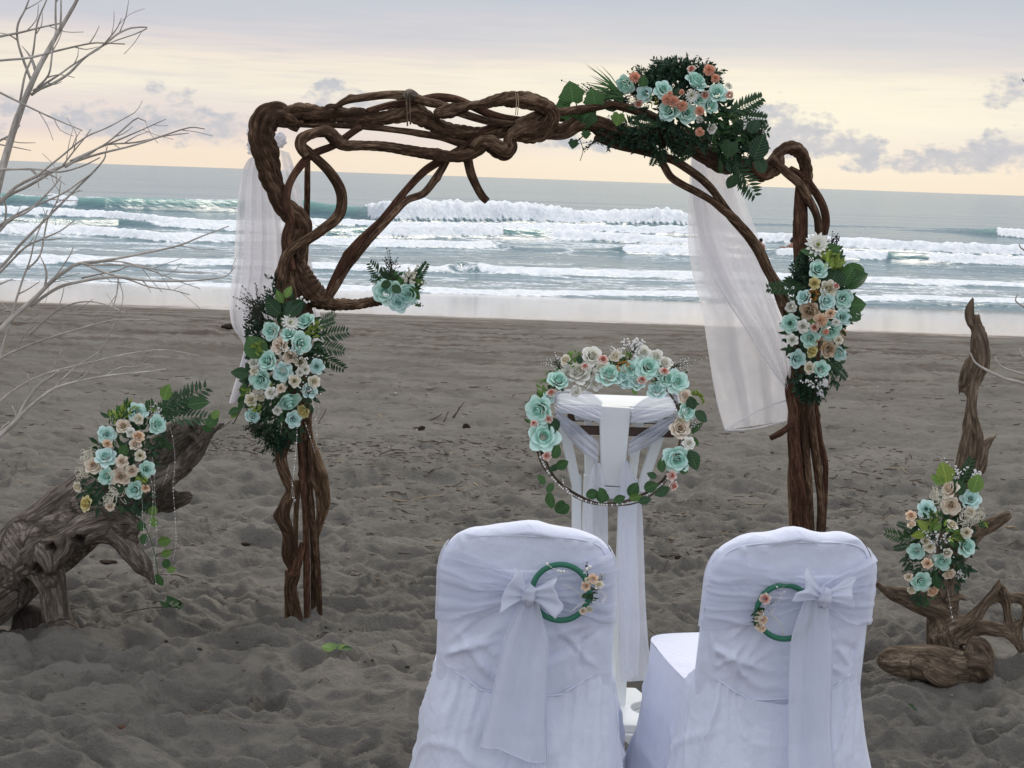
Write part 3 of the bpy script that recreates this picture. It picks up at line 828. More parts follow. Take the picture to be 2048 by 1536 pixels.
sm = nd(nt, 'ShaderNodeMixShader', {0: ff, 1: wp.outputs[0], 2: fmx.outputs[0]})
nt.links.new(sm.outputs[0], out.inputs[0])
M['sea'] = m
me = mesh_np('sea', np.stack([XS, YS, ZS], -1), quads=grid_quads(*YS.shape)[:, ::-1], mat=M['sea'])
for nm, arr in (('foam', foam), ('green', green)):
    a = me.attributes.new(nm, 'FLOAT', 'POINT')
    a.data.foreach_set('value', arr.astype(np.float32).ravel())
sea = link('sea', me)
tag(sea, 'grey green sea with lines of breaking white surf', kind='structure')

# ================================================================== THING: driftwood arch
def arch_y(px):
    return 5.85 + (px - 600.0) / 1000.0 * 0.70


def stem(pts, parent, mat, name='vine_stem', dz=0.0, ydef=arch_y, seg=18, origin=(0, 0, 0), step=None, slim=1.0, **kw):
    """pts: (px, py, radius px[, extra depth]) along the stem, in the photograph"""
    P = []
    for q in pts:
        Y = ydef(q[0]) if callable(ydef) else ydef
        Y = Y + dz + (q[3] if len(q) > 3 else 0.0)
        P.append([*at(q[0], q[1], Y), q[2] * psize(Y) * slim])
    P = np.array(P)
    rm = float(np.median(P[:, 3]))
    X = catmull(P, step or max(0.35 * rm, 0.006))
    me = tube_mesh(name, X[:, :3], np.maximum(X[:, 3], 0.0006), mat, seg=seg, origin=origin, **kw)
    return link(name, me, parent)


A0 = g0 * np.array([1, 1, 0])
arch = empty('driftwood_arch', A0, 'tall wedding arch of twisted brown vines with flowers tied on', 'arch')


def a_stem(pts, mat='vine', dz=0.0, name='vine_stem', **kw):
    a_stem.n += 1
    kw.setdefault('seed', a_stem.n * 3)
    kw.setdefault('slim', 0.86)
    kw.setdefault('knots', 3.0)
    return stem(pts, arch, M[mat], name, dz, origin=A0, **kw)


a_stem.n = 0
# left post, thick twisted upper trunk and the corner
a_stem([(600, 252, 15), (575, 236, 21), (548, 230, 26), (528, 248, 27), (523, 278, 26), (534, 322, 25), (549, 371, 20), (560, 404, 18), (580, 424, 20), (601, 446, 20),
        (602, 470, 20), (592, 496, 22), (585, 524, 27), (590, 557, 30), (592, 600, 30), (596, 650, 28), (598, 720, 26), (600, 800, 24), (600, 880, 18)],
       name='left_post' if False else 'post', lobe_a=0.22, lobes=4, twist=12, seg=32, coil=0.13, coil_f=140, step=.006)
# reddish stem that wraps it
a_stem([(722, 255, 7), (708, 262, 8), (668, 290, 8), (622, 310, 9), (593, 342, 9), (577, 375, 9), (573, 410, 10), (581, 443, 11), (573, 472, 11), (574, 500, 11), (583, 540, 11)],
       'vine_red', dz=-0.05, lobe_a=0.08)
# heart shaped loop
a_stem([(604, 292, 10), (629, 313, 10), (661, 345, 11), (681, 378, 12), (685, 410, 12), (674, 437, 12), (637, 466, 11), (603, 487, 11), (577, 508, 12), (566, 541, 13), (562, 575, 13), (568, 620, 12)],
       'vine', dz=-0.06, lobe_a=0.14, lobes=3, twist=5)
# curled upper beam of the front frame
a_stem([(612, 312, 9), (602, 296, 11), (603, 280, 13), (616, 271, 12), (635, 265, 11), (655, 264, 13), (670, 277, 14), (688, 290, 12), (717, 291, 11), (766, 293, 10), (814, 300, 11), (841, 305, 12),
        (882, 311, 13), (923, 313, 13), (954, 301, 13), (977, 283, 12)], 'vine', dz=-0.08, lobe_a=0.16, lobes=4, twist=10, coil=0.08, coil_f=200, step=.005)
# straight pole behind
a_stem([(615, 300, 6), (615, 360, 7), (614, 427, 7), (610, 508, 8), (604, 573, 9), (604, 700, 9), (602, 880, 7)], 'vine', dz=0.07, lobe_a=0.05)
# side stub wound like a rope
a_stem([(596, 520, 12, .03), (604, 548, 24, .02), (616, 575, 28), (636, 594, 26), (656, 605, 18), (672, 609, 14), (710, 609, 12), (742, 604, 11), (762, 601, 11)],
       name='branch', lobe_a=0.03, coil=0.17, coil_f=260, dz=-0.03, seg=24, step=.0028)
# left diagonal brace: two strands wound round each other
da = [(1070, 231, 6), (1026, 242, 6), (985, 253, 7), (954, 270, 8), (923, 298, 9), (880, 322, 9), (846, 345, 9), (804, 390, 9), (766, 437, 9), (738, 466, 10), (709, 496, 11), (688, 526, 11), (672, 556, 10), (656, 588, 9), (640, 610, 8)]
a_stem(da, 'vine_red', name='brace', dz=-0.02, lobe_a=0.10, lobes=2, twist=10)
db = [(900, 312, 6, .02), (876, 350, 8, .03), (848, 386, 8, .03), (812, 402, 8, .0), (776, 441, 8, -.03), (742, 478, 8, -.02), (716, 508, 9, .02), (694, 534, 9, .03), (676, 566, 8, 0), (662, 592, 6, 0)]
a_stem(db, 'vine', name='brace', dz=-0.03, lobe_a=0.10, lobes=2, twist=10)
# main top beam
a_stem([(560, 240, 18), (590, 226, 20), (619, 228, 19), (645, 231, 16), (668, 227, 19), (692, 231, 16), (717, 231, 18), (740, 236, 16), (766, 236, 15), (800, 229, 16), (820, 222, 19),
        (851, 237, 19), (882, 256, 17), (913, 265, 15), (943, 268, 14), (985, 264, 13), (1026, 254, 13), (1060, 242, 12), (1090, 238, 10)],
       name='crossbeam', lobe_a=0.20, lobes=4, twist=20, coil=0.14, coil_f=200, seg=26, step=.0045)
a_stem([(668, 216, 5), (690, 203, 8), (717, 197, 9), (766, 191, 9), (814, 191, 10), (850, 203, 10), (882, 210, 10), (923, 226, 10), (954, 236, 9), (985, 244, 8), (1040, 250, 7)], 'vine', dz=-0.05, lobe_a=0.07)
a_stem([(735, 222, 7), (782, 210, 8), (814, 205, 8), (855, 196, 8), (882, 194, 9), (913, 199, 9), (943, 212, 9), (974, 226, 9), (1005, 236, 9), (1040, 241, 9), (1090, 250, 8)], 'vine_red', dz=-0.02, lobe_a=0.07)
a_stem([(870, 228, 10), (900, 222, 14), (925, 216, 10), (939, 211, 9), (964, 209, 10), (985, 203, 12), (1015, 197, 15), (1048, 200, 17), (1077, 207, 16), (1097, 219, 16), (1106, 233, 17), (1098, 247, 19), (1083, 260, 21),
        (1058, 264, 22), (1034, 268, 17), (1020, 279, 13), (1021, 293, 15), (1012, 305, 15), (995, 298, 16), (978, 285, 16), (960, 283, 11), (945, 296, 9)],
       'vine', name='knotted_stem', dz=-0.09, lobe_a=0.20, lobes=4, twist=20, coil=0.14, coil_f=200, seg=26, step=.0045)
a_stem([(572, 249, 5), (622, 251, 6), (668, 251, 6), (733, 254, 7), (798, 261, 7), (841, 267, 8), (882, 274, 8), (923, 287, 9), (955, 297, 8)], 'vine', dz=-0.02, lobe_a=0.04, twist=2)
a_stem([(934, 308, 11), (938, 330, 10), (944, 352, 10), (954, 374, 9), (965, 393, 9), (974, 402, 8)], 'vine', name='hanging_stub', dz=-0.06, lobe_a=0.10)
a_stem([(808, 196, 7), (820, 186, 9), (832, 192, 8)], 'drift', name='knot', dz=-0.07, lobe_a=0.2)
# middle to right beams
a_stem([(1030, 250, 9), (1075, 232, 12), (1110, 226, 10), (1145, 221, 9), (1185, 216, 9), (1199, 213, 9), (1224, 210, 9), (1257, 217, 10), (1291, 228, 11), (1313, 239, 12), (1336, 253, 15), (1362, 276, 19), (1392, 296, 22), (1426, 316, 20), (1448, 325, 18)],
       'vine', dz=-0.06, lobe_a=0.08)
a_stem([(1040, 262, 10), (1075, 262, 15), (1105, 262, 20), (1128, 262, 17), (1156, 247, 17), (1190, 248, 17), (1224, 260, 17), (1257, 272, 17), (1285, 274, 18), (1320, 258, 18), (1340, 270, 20), (1358, 290, 18), (1370, 308, 11)],
       'vine', name='crossbeam', lobe_a=0.22, lobes=4, twist=14, seg=28, dz=-0.01)
a_stem([(1120, 238, 7), (1160, 232, 8), (1200, 240, 8), (1240, 255, 9), (1290, 270, 9), (1330, 290, 10)], 'vine_red', dz=0.04)
a_stem([(1190, 252, 14), (1215, 272, 17), (1245, 283, 16), (1280, 285, 12), (1310, 292, 9)], 'vine', name='knot', dz=0.0, lobe_a=0.15)
a_stem([(1350, 262, 12), (1382, 276, 18), (1408, 302, 20), (1432, 322, 20), (1452, 330, 18), (1482, 328, 15), (1505, 335, 17), (1518, 346, 18), (1540, 338, 21), (1552, 322, 17), (1558, 306, 12), (1578, 295, 13), (1600, 305, 14), (1611, 332, 14), (1613, 362, 12), (1612, 400, 9)],
       'vine', name='crossbeam', lobe_a=0.20, lobes=4, twist=16, coil=0.14, coil_f=200, seg=26, step=.0045)
a_stem([(1500, 330, 10), (1520, 350, 14), (1530, 356, 9)], 'vine_red', name='knot', dz=-0.04, lobe_a=0.2)
# right lower brace, two strands that merge
a_stem([(1190, 276, 7), (1235, 293, 7), (1280, 302, 8), (1313, 310, 9), (1347, 321, 9), (1383, 343, 9), (1416, 370, 9), (1438, 398, 9), (1460, 430, 11), (1493, 467, 13), (1518, 502, 13), (1535, 538, 11), (1553, 571, 13), (1567, 606, 13), (1580, 640, 12)],
       'vine', name='brace', dz=-0.02, lobe_a=0.12, lobes=2, twist=8)
a_stem([(1320, 318, 7), (1329, 333, 8), (1342, 354, 8), (1368, 371, 8), (1396, 385, 8), (1424, 402, 8), (1450, 424, 9), (1480, 448, 9), (1506, 478, 9), (1526, 514, 9), (1540, 545, 9), (1560, 580, 10), (1574, 622, 10)],
       'vine', name='brace', dz=-0.05, lobe_a=0.12, lobes=2, twist=8)
# right post
a_stem([(1604, 340, 10), (1602, 379, 13), (1601, 420, 14), (1601, 461, 14), (1601, 502, 14), (1603, 545, 14), (1604, 600, 14), (1602, 680, 15), (1594, 740, 17), (1586, 775, 17), (1592, 820, 16), (1592, 860, 16), (1594, 920, 17), (1598, 990, 19), (1601, 1060, 19), (1603, 1150, 20)],
       'vine_red', name='post', lobe_a=0.22, lobes=4, twist=9, seg=30, step=.009)
a_stem([(1540, 320, 9), (1556, 330, 9), (1574, 346, 10), (1597, 367, 10), (1614, 394, 10), (1630, 423, 9), (1637, 450, 9), (1636, 490, 8), (1632, 560, 8), (1628, 660, 8), (1624, 740, 9), (1620, 800, 10), (1625, 860, 10), (1634, 930, 10), (1642, 1000, 9), (1640, 1080, 9), (1639, 1150, 9)],
       'vine', dz=-0.04, lobe_a=0.08)
a_stem([(1580, 338, 8), (1608, 355, 9), (1628, 380, 9), (1645, 410, 9), (1652, 442, 9), (1646, 480, 8), (1640, 540, 8), (1636, 640, 8), (1634, 720, 8), (1630, 800, 8), (1638, 870, 8), (1650, 925, 7), (1650, 990, 6), (1645, 1080, 6), (1644, 1150, 6)],
       'vine_red', dz=-0.01, lobe_a=0.08)
a_stem([(1606, 760, 10), (1608, 830, 11), (1610, 900, 11), (1616, 980, 11), (1620, 1070, 11), (1621, 1150, 11)], 'vine', dz=-0.02, lobe_a=0.12)
a_stem([(1588, 900, 11), (1580, 960, 6), (1584, 1030, 7), (1587, 1150, 7)], 'vine_tan', dz=0.02, lobe_a=0.08)
a_stem([(1586, 846, 8), (1572, 858, 7), (1556, 868, 7), (1541, 876, 6)], 'vine_red', name='branch', dz=-0.05)
# left post below the flowers
a_stem([(580, 820, 12), (574, 872, 15), (562, 912, 15), (571, 953, 14), (582, 981, 13), (572, 1006, 14), (565, 1034, 16), (577, 1069, 13), (575, 1109, 12), (589, 1141, 13), (581, 1175, 13), (586, 1209, 15), (594, 1250, 15), (596, 1330, 15)],
       'vine', name='post', dz=-0.03, lobe_a=0.14, lobes=2, twist=9, seg=24, step=.007)
a_stem([(600, 820, 7), (600, 881, 7), (605, 959, 7), (611, 1037, 7), (613, 1116, 8), (614, 1253, 7), (614, 1330, 7)], 'vine_red', dz=-0.04, lobe_a=0.05, twist=2)
a_stem([(616, 820, 9), (615, 869, 9), (615, 944, 9), (624, 1037, 8), (627, 1116, 7), (627, 1255, 7), (627, 1330, 7)], 'vine', dz=0.0, lobe_a=0.05, twist=2)
a_stem([(620, 860, 6), (623, 947, 6), (636, 984, 7), (639, 1025, 7), (633, 1069, 6), (635, 1131, 7), (638, 1194, 7), (641, 1257, 6), (642, 1330, 6)], 'vine', dz=-0.03, lobe_a=0.05, twist=2)
a_stem([(606, 830, 14), (616, 881, 15), (632, 922, 15), (646, 965, 14), (650, 1005, 13), (642, 1040, 9), (632, 1075, 6)], 'vine_tan', name='post', dz=0.04, lobe_a=0.12, lobes=3, twist=10, seg=22)
a_stem([(577, 1140, 8), (576, 1200, 8), (575, 1258, 8), (575, 1330, 8)], 'vine_tan', dz=0.05, lobe_a=0.04)
a_stem([(596, 960, 8), (592, 1030, 6), (591, 1115, 6)], 'vine_tan', dz=0.04, lobe_a=0.04)
a_stem([(606, 1085, 6), (598, 1118, 9), (590, 1140, 10), (581, 1152, 6)], 'vine_red', name='knot', dz=-0.07, lobe_a=0.2)
a_stem([(624, 1040, 6), (630, 1075, 8), (632, 1110, 6)], 'vine', name='knot', dz=-0.03)
# cords that lash the beams
for (xa, ya, xb, yb) in ((812, 186, 815, 252), (818, 186, 821, 249)):
    a_stem([(xa, ya, 2), ((xa + xb) / 2, (ya + yb) / 2 - 4, 2), (xb, yb, 2)], 'twig', name='cord', dz=-0.17, lobe_a=0, seg=8)
for dx in (0, 4):
    a_stem([(1031 + dx, 186, 1.0), (1033 + dx, 205, 1.0), (1031 + dx, 230, 1.0)], 'straw', name='cord', dz=-0.20, lobe_a=0, seg=6)

def fuse(name, stems_, mat, parent, origin, Y, dz=0.0, voxel=0.011, smooth=5, holes=(), crack=.006, seed=0, lump=.012):
    """several stems grown together into one gnarled body of wood, cracked along its grain"""
    vs, fs, n0 = [], [], 0
    SX_, ST_, SN_, SB_, SS_, SI_ = [], [], [], [], [], []
    for i, (pts, kw) in enumerate(stems_):
        P = np.array([[*at(q[0], q[1], Y + dz + (q[3] if len(q) > 3 else 0.0)), q[2] * psize(Y)] for q in pts])
        X = catmull(P, max(.3 * float(np.median(P[:, 3])), .008))
        me = tube_mesh('t', X[:, :3], np.maximum(X[:, 3], .002), None, seg=kw.pop('seg', 28), seed=seed + 7 * i, **kw)
        co = np.empty(len(me.vertices) * 3, np.float32); me.vertices.foreach_get('co', co)
        q = np.empty(len(me.loops), np.int32); me.loops.foreach_get('vertex_index', q)
        vs.append(co.reshape(-1, 3)); fs.append(q.reshape(-1, 4) + n0); n0 += len(me.vertices)
        bpy.data.meshes.remove(me)
        T, N, B = frames(X[:, :3])
        SX_.append(X[:, :3]); ST_.append(T); SN_.append(N); SB_.append(B)
        SS_.append(np.concatenate([[0], np.cumsum(np.linalg.norm(np.diff(X[:, :3], axis=0), axis=1))])); SI_.append(np.full(len(X), i) + X[:, 3] * 0); 
    tmp = link('tmp', mesh_np('tmp', np.vstack(vs), quads=np.vstack(fs)))
    md = tmp.modifiers.new('r', 'REMESH'); md.mode = 'VOXEL'; md.voxel_size = voxel
    ms = tmp.modifiers.new('s', 'SMOOTH'); ms.factor = .5; ms.iterations = smooth
    bpy.context.view_layer.update()
    dg = bpy.context.evaluated_depsgraph_get()
    me = bpy.data.meshes.new_from_object(tmp.evaluated_get(dg))
    old = tmp.data
    bpy.data.objects.remove(tmp); bpy.data.meshes.remove(old)
    me.name = name
    nv = len(me.vertices)
    V = np.empty(nv * 3, np.float32); me.vertices.foreach_get('co', V); V = V.reshape(-1, 3).astype(float)
    NR = np.empty(nv * 3, np.float32); me.vertices.foreach_get('normal', NR); NR = NR.reshape(-1, 3).astype(float)
    SX_, SN_, SB_, SS_, SI_ = map(np.concatenate, (SX_, SN_, SB_, SS_, SI_))
    from mathutils.kdtree import KDTree
    kd = KDTree(len(SX_))
    for i, c in enumerate(SX_):
        kd.insert(c, i)
    kd.balance()
    idx = np.array([kd.find(v)[1] for v in V])
    D = V - SX_[idx]
    gx = (D * SN_[idx]).sum(1); gy = (D * SB_[idx]).sum(1); gs = SS_[idx] + SI_[idx] * 3.1
    rid = 1 - np.abs(vn(gx * 26 + seed, gy * 26, gs * 3.0, seed=seed)) * 2.2
    rid2 = 1 - np.abs(vn(gx * 60, gy * 60 + seed, gs * 6.0, seed=seed + 2)) * 2.4
    big = vn(V[:, 0] * 6 + seed, V[:, 1] * 6, V[:, 2] * 6, seed=seed + 4)
    mid_ = vn(V[:, 0] * 17 + seed, V[:, 1] * 17, V[:, 2] * 17, seed=seed + 5)
    off = -crack * np.clip(rid, 0, 1) ** 2 - crack * .5 * np.clip(rid2, 0, 1) ** 2 + lump * big + lump * .45 * mid_
    V = V + NR * off[:, None]
    for (px, py, r, dpt) in holes:
        c = at(px, py, Y + dz)
        dd = np.hypot(V[:, 0] - c[0], V[:, 2] - c[2]) / (r * psize(Y))
        front = NR[:, 1] < 0.3
        V[:, 1] += np.where(front & (dd < 1), dpt * (1 - np.clip(dd, 0, 1) ** 2) ** .7, 0) 
        V += NR * np.where(front, .010 * np.exp(-((dd - 1.25) / .25) ** 2), 0)[:, None]
    V = V - np.array(origin)
    me.vertices.foreach_set('co', V.astype(np.float32).ravel())
    me.materials.clear(); me.materials.append(mat)
    me.polygons.foreach_set('use_smooth', np.ones(len(me.polygons), dtype=bool))
    a_ = me.attributes.new('grain', 'FLOAT_VECTOR', 'POINT')
    a_.data.foreach_set('vector', np.stack([gx, gy, gs * .16], -1).astype(np.float32).ravel())
    me.update()
    return link(name, me, parent)


# ================================================================== THING: leaning driftwood log, left
LOG_Y = 5.55
L0 = np.array([at(60, 1270, LOG_Y)[0], LOG_Y, 0.0])
log = empty('driftwood_log', L0, 'huge grey driftwood log leaning on its root with flowers at left', 'driftwood')


def l_stem(pts, name, mat='drift', dz=0.0, Y=LOG_Y, parent=log, origin=L0, **kw):
    l_stem.n += 1
    kw.setdefault('seed', 100 + 5 * l_stem.n)
    return stem(pts, parent, M[mat], name, dz, ydef=Y, origin=origin, **kw)


l_stem.n = 0
K = lambda **k: dict(dict(lobe_a=.10, lobes=4, twist=2.5, rough=.10, nscale=8), **k)
fuse('trunk', [
    ([(-330, 1385, 78, -.1), (-230, 1322, 78, -.05), (-120, 1245, 76, 0), (-20, 1170, 73, .08), (39, 1126, 71, .15), (98, 1078, 69, .15), (156, 1032, 69, .15), (215, 990, 66, .15), (273, 956, 62, .15), (332, 922, 54, .15), (375, 892, 42, .15), (405, 870, 27, .15), (430, 857, 13, .15), (452, 845, 4, .15)], K(seg=52, lobes=5)),
    ([(330, 890, 34, .12), (362, 862, 26, .10), (385, 845, 16, .10), (401, 834, 5, .10)], K(lobes=3)),
    ([(320, 1000, 30, .2), (352, 999, 17, .16), (376, 993, 12, .14), (388, 989, 8, .14)], K()),
    ([(130, 1072, 36, .05), (170, 1062, 34, -.02), (210, 1060, 29, -.04), (240, 1072, 28, -.04), (264, 1105, 25, -.04), (286, 1133, 22, -.04), (298, 1148, 13, -.04), (305, 1160, 11, -.04), (309, 1176, 6, -.04)], K(lobes=3)),
    ([(190, 1040, 34, .02), (230, 1040, 26, -.03), (262, 1050, 20, -.05), (284, 1058, 10, -.06)], K(lobes=3)),
    ([(60, 1118, 24, -.02), (95, 1096, 20, -.05), (130, 1082, 15, -.07), (165, 1060, 15, -.07), (200, 1050, 15, -.06)], K(lobes=3, lobe_a=.16)),
    ([(88, 1102, 14, -.07), (98, 1122, 15, -.09), (104, 1140, 12, -.08), (101, 1152, 7, -.06)], K()),
    ([(140, 1080, 13, -.08), (133, 1100, 13, -.09), (118, 1120, 11, -.09), (106, 1142, 9, -.08)], K()),
    ([(66, 1108, 42, .05), (92, 1142, 33, .02), (104, 1172, 27, 0), (108, 1202, 24, 0), (115, 1234, 24, 0), (127, 1260, 27, 0), (142, 1280, 22, 0), (150, 1298, 13, 0)], K()),
    ([(118, 1258, 22, -.02), (145, 1266, 17, -.03), (163, 1271, 9, -.03), (180, 1277, 4, -.03)], K()),
], M['drift'], log, L0, LOG_Y, voxel=.0105, smooth=5, holes=[(92, 1128, 15, .08), (120, 1084, 10, .06), (172, 1066, 11, .05), (262, 1046, 9, .03)], seed=3)
for pts in ([(384, 850, 10, .08), (396, 842, 5, .08), (404, 830, 1.5, .08)], [(372, 866, 9, .09), (386, 872, 7, .08), (396, 886, 2, .08)]):
    l_stem(pts, 'splinter', lobe_a=.15, seg=12, dz=0.0)

blk = link('wood_block', tube_mesh('wood_block', catmull(np.array([[*at(66, 1214, 5.72), .055], [*at(64, 1235, 5.72), .070], [*at(62, 1262, 5.72), .074], [*at(62, 1284, 5.72), .06]]), .012)[:, :3],
                                   catmull(np.array([[*at(66, 1214, 5.72), .055], [*at(64, 1235, 5.72), .070], [*at(62, 1262, 5.72), .074], [*at(62, 1284, 5.72), .06]]), .012)[:, 3], M['drift_dark'], seg=24, lobe_a=.06, seed=44))
tag(blk, 'dark rounded wood block on the sand beneath the leaning log', 'wood block')

# ================================================================== THING: upright driftwood stump, right
ST_Y = 5.5
S0 = np.array([at(1885, 1330, ST_Y)[0], ST_Y, 0.0])
stump = empty('driftwood_stump', S0, 'upright grey brown driftwood root with a tall spike and spreading horns', 'driftwood')


def s_stem(pts, name, mat='drift_brown', dz=0.0, **kw):
    l_stem.n += 1
    kw.setdefault('seed', 100 + 5 * l_stem.n)
    return stem(pts, stump, M[mat], name, dz, ydef=ST_Y, origin=S0, **kw)


fuse('trunk', [
    ([(1947, 592, 4), (1942, 606, 9), (1938, 625, 12), (1941, 645, 12), (1947, 656, 9), (1952, 668, 12), (1956, 690, 15), (1956, 724, 16), (1949, 751, 13), (1944, 792, 14), (1941, 833, 17), (1942, 874, 23), (1938, 915, 24), (1930, 955, 24), (1918, 1010, 26), (1905, 1080, 28), (1893, 1160, 30), (1884, 1229, 30), (1884, 1290, 28), (1886, 1350, 26)], K(lobe_a=.12, lobes=3, twist=2)),
    ([(1957, 624, 3, .01), (1961, 650, 8, .01), (1966, 690, 10, .01), (1967, 725, 11, .01), (1960, 752, 8, .01), (1953, 775, 6, .01)], K()),
    ([(1940, 716, 9), (1932, 742, 12), (1925, 765, 11), (1919, 780, 6), (1917, 794, 4)], K()),
    ([(1936, 950, 24, .01), (1952, 918, 21, .01), (1970, 892, 13, .01), (1986, 876, 6, .01), (1997, 866, 2, .01)], K(lobes=3)),
    ([(1950, 940, 18, .02), (1962, 914, 15, .02), (1968, 890, 8, .02)], K()),
    ([(1890, 1222, 28), (1850, 1204, 25, -.02), (1815, 1193, 21, -.02), (1785, 1186, 15, -.02), (1764, 1175, 9, -.02), (1748, 1163, 3, -.02)], K(lobes=3)),
    ([(1905, 1120, 22, .02), (1945, 1072, 18, .05), (1970, 1056, 15, .06), (1995, 1042, 13, .06), (2014, 1030, 11, .06), (2022, 1026, 8, .06)], K(lobes=3)),
    ([(1888, 1270, 26, -.03), (1912, 1252, 21, -.04), (1938, 1240, 16, -.05), (1958, 1218, 12, -.05), (1972, 1200, 10, -.05), (1988, 1182, 9, -.05), (1997, 1168, 8, -.05), (2000, 1154, 2, -.05)], K(lobes=3)),
    ([(1940, 1246, 12, .02), (1960, 1232, 10, .03), (1974, 1212, 9, .03), (1990, 1200, 9, .02), (2004, 1188, 8, 0), (2010, 1178, 5, -.02)], K()),
    ([(1900, 1275, 25, -.02), (1935, 1260, 20, -.02), (1962, 1254, 17, -.02), (1988, 1258, 16, -.02), (2012, 1264, 14, -.02), (2026, 1276, 12, -.02), (2036, 1292, 9, -.02), (2039, 1310, 3, -.02)], K(lobes=3)),
    ([(1998, 1168, 8, -.03), (2008, 1190, 13), (2012, 1210, 11), (2016, 1232, 12), (2022, 1258, 12, -.01)], K(lobes=3)),
    ([(2005, 1195, 12, .01), (2025, 1196, 12, .02), (2048, 1200, 13, .02), (2075, 1212, 14, .02), (2100, 1240, 12, .02), (2110, 1275, 8, .02)], K(lobes=3)),
    ([(2058, 1205, 12, 0), (2048, 1235, 10, -.02), (2040, 1262, 9, -.02), (2044, 1290, 8, -.02), (2050, 1310, 3, -.02)], K()),
    ([(1878, 1262, 22, -.04), (1890, 1290, 26, -.04), (1910, 1310, 22, -.05), (1926, 1330, 15, -.05)], K()),
], M['drift_brown'], stump, S0, ST_Y, voxel=.0075, smooth=4, holes=[(1912, 1290, 12, .04), (1968, 1216, 5, .02)], crack=.005, seed=5, lump=.008)
s_stem([(1890, 1200, 6), (1905, 1199, 6), (1920, 1194, 6), (1931, 1197, 4)], 'twig', lobe_a=0.08, seg=12, dz=-0.05)

FL_Y = 5.32
F0 = np.array([at(1870, 1350, FL_Y)[0], FL_Y, 0.0])
flog = empty('driftwood_log', F0, 'short reddish brown driftwood log lying flat before the upright stump', 'driftwood')


def f_stem(pts, name, mat='drift_brown', dz=0.0, **kw):
    l_stem.n += 1
    kw.setdefault('seed', 100 + 5 * l_stem.n)
    return stem(pts, flog, M[mat], name, dz, ydef=FL_Y, origin=F0, **kw)


fuse('trunk', [
    ([(1756, 1322, 12), (1772, 1321, 22), (1798, 1320, 29), (1822, 1320, 32), (1850, 1322, 33), (1882, 1330, 33), (1915, 1336, 32), (1945, 1342, 29), (1970, 1350, 20), (1986, 1356, 9)], K(seg=36)),
    ([(1940, 1330, 18), (1943, 1308, 14, -.03), (1945, 1290, 13, -.04), (1950, 1274, 7, -.04)], K()),
    ([(1945, 1280, 8, -.04), (1962, 1284, 10, -.05), (1974, 1300, 10, -.05), (1984, 1318, 7, -.05), (1986, 1328, 3, -.05)], K()),
    ([(1935, 1322, 15, -.05), (1962, 1324, 15, -.06), (1980, 1342, 9, -.06), (1988, 1366, 3, -.06)], K()),
    ([(1850, 1335, 22, -.05), (1885, 1352, 22, -.05), (1912, 1355, 16, -.05)], K()),
], M['drift_brown'], flog, F0, FL_Y, voxel=.008, smooth=4, crack=.004, seed=8, lump=.010)

# ================================================================== THING: bleached bare shrubs at the edges
def shrub(name, label, base, stems_, Y, anchor):
    o0 = np.array([ground(*base)[0], ground(*base)[1], 0.0])
    root = empty(name, o0, label, 'dead shrub')
    r_ = random.Random(5)
    for i, pts in enumerate(stems_):
        dzz = r_.uniform(-.22, .22) if i else 0.0
        Yb = Y + dzz
        q = [list(p) for p in pts]
        n = len(q)
        o = stem([(a, b, w) for a, b, w in q], root, M['bush'], 'branch', 0.0, ydef=Yb, origin=o0, slim=.82, seg=10, lobe_a=0.05, lobes=2, twist=4,
                 rough=0.12, seed=300 + i, step=0.018)
        # a few finer side twigs
        for k in range((2 if n > 3 else 1) if base[0] < 0 else 0):
            j = r_.randrange(max(1, n // 3), n)
            (xa, ya, wa), (xb, yb, wb) = q[j - 1], q[j]
            t = r_.random()
            x0, y0 = xa + (xb - xa) * t, ya + (yb - ya) * t
            an = math.atan2(yb - ya, xb - xa) + r_.choice((-1, 1)) * r_.uniform(.35, .8)
            L = r_.uniform(22, 75)
            bend = r_.uniform(-.35, .35)
            pp = [(x0, y0, wb * .75), (x0 + L * .5 * math.cos(an), y0 + L * .5 * math.sin(an), wb * .6), (x0 + L * math.cos(an + bend), y0 + L * math.sin(an + bend), .8)]
            stem(pp, root, M['bush'], 'twig', 0.0, ydef=Yb, origin=o0, slim=.8, seg=6, lobe_a=0, rough=.1, seed=600 + i * 5 + k, step=.02)
    return root


def tw(pts, r0, r1):
    n = len(pts)
    return [(x, y, r0 + (r1 - r0) * (i / (n - 1))) for i, (x, y) in enumerate(pts)]


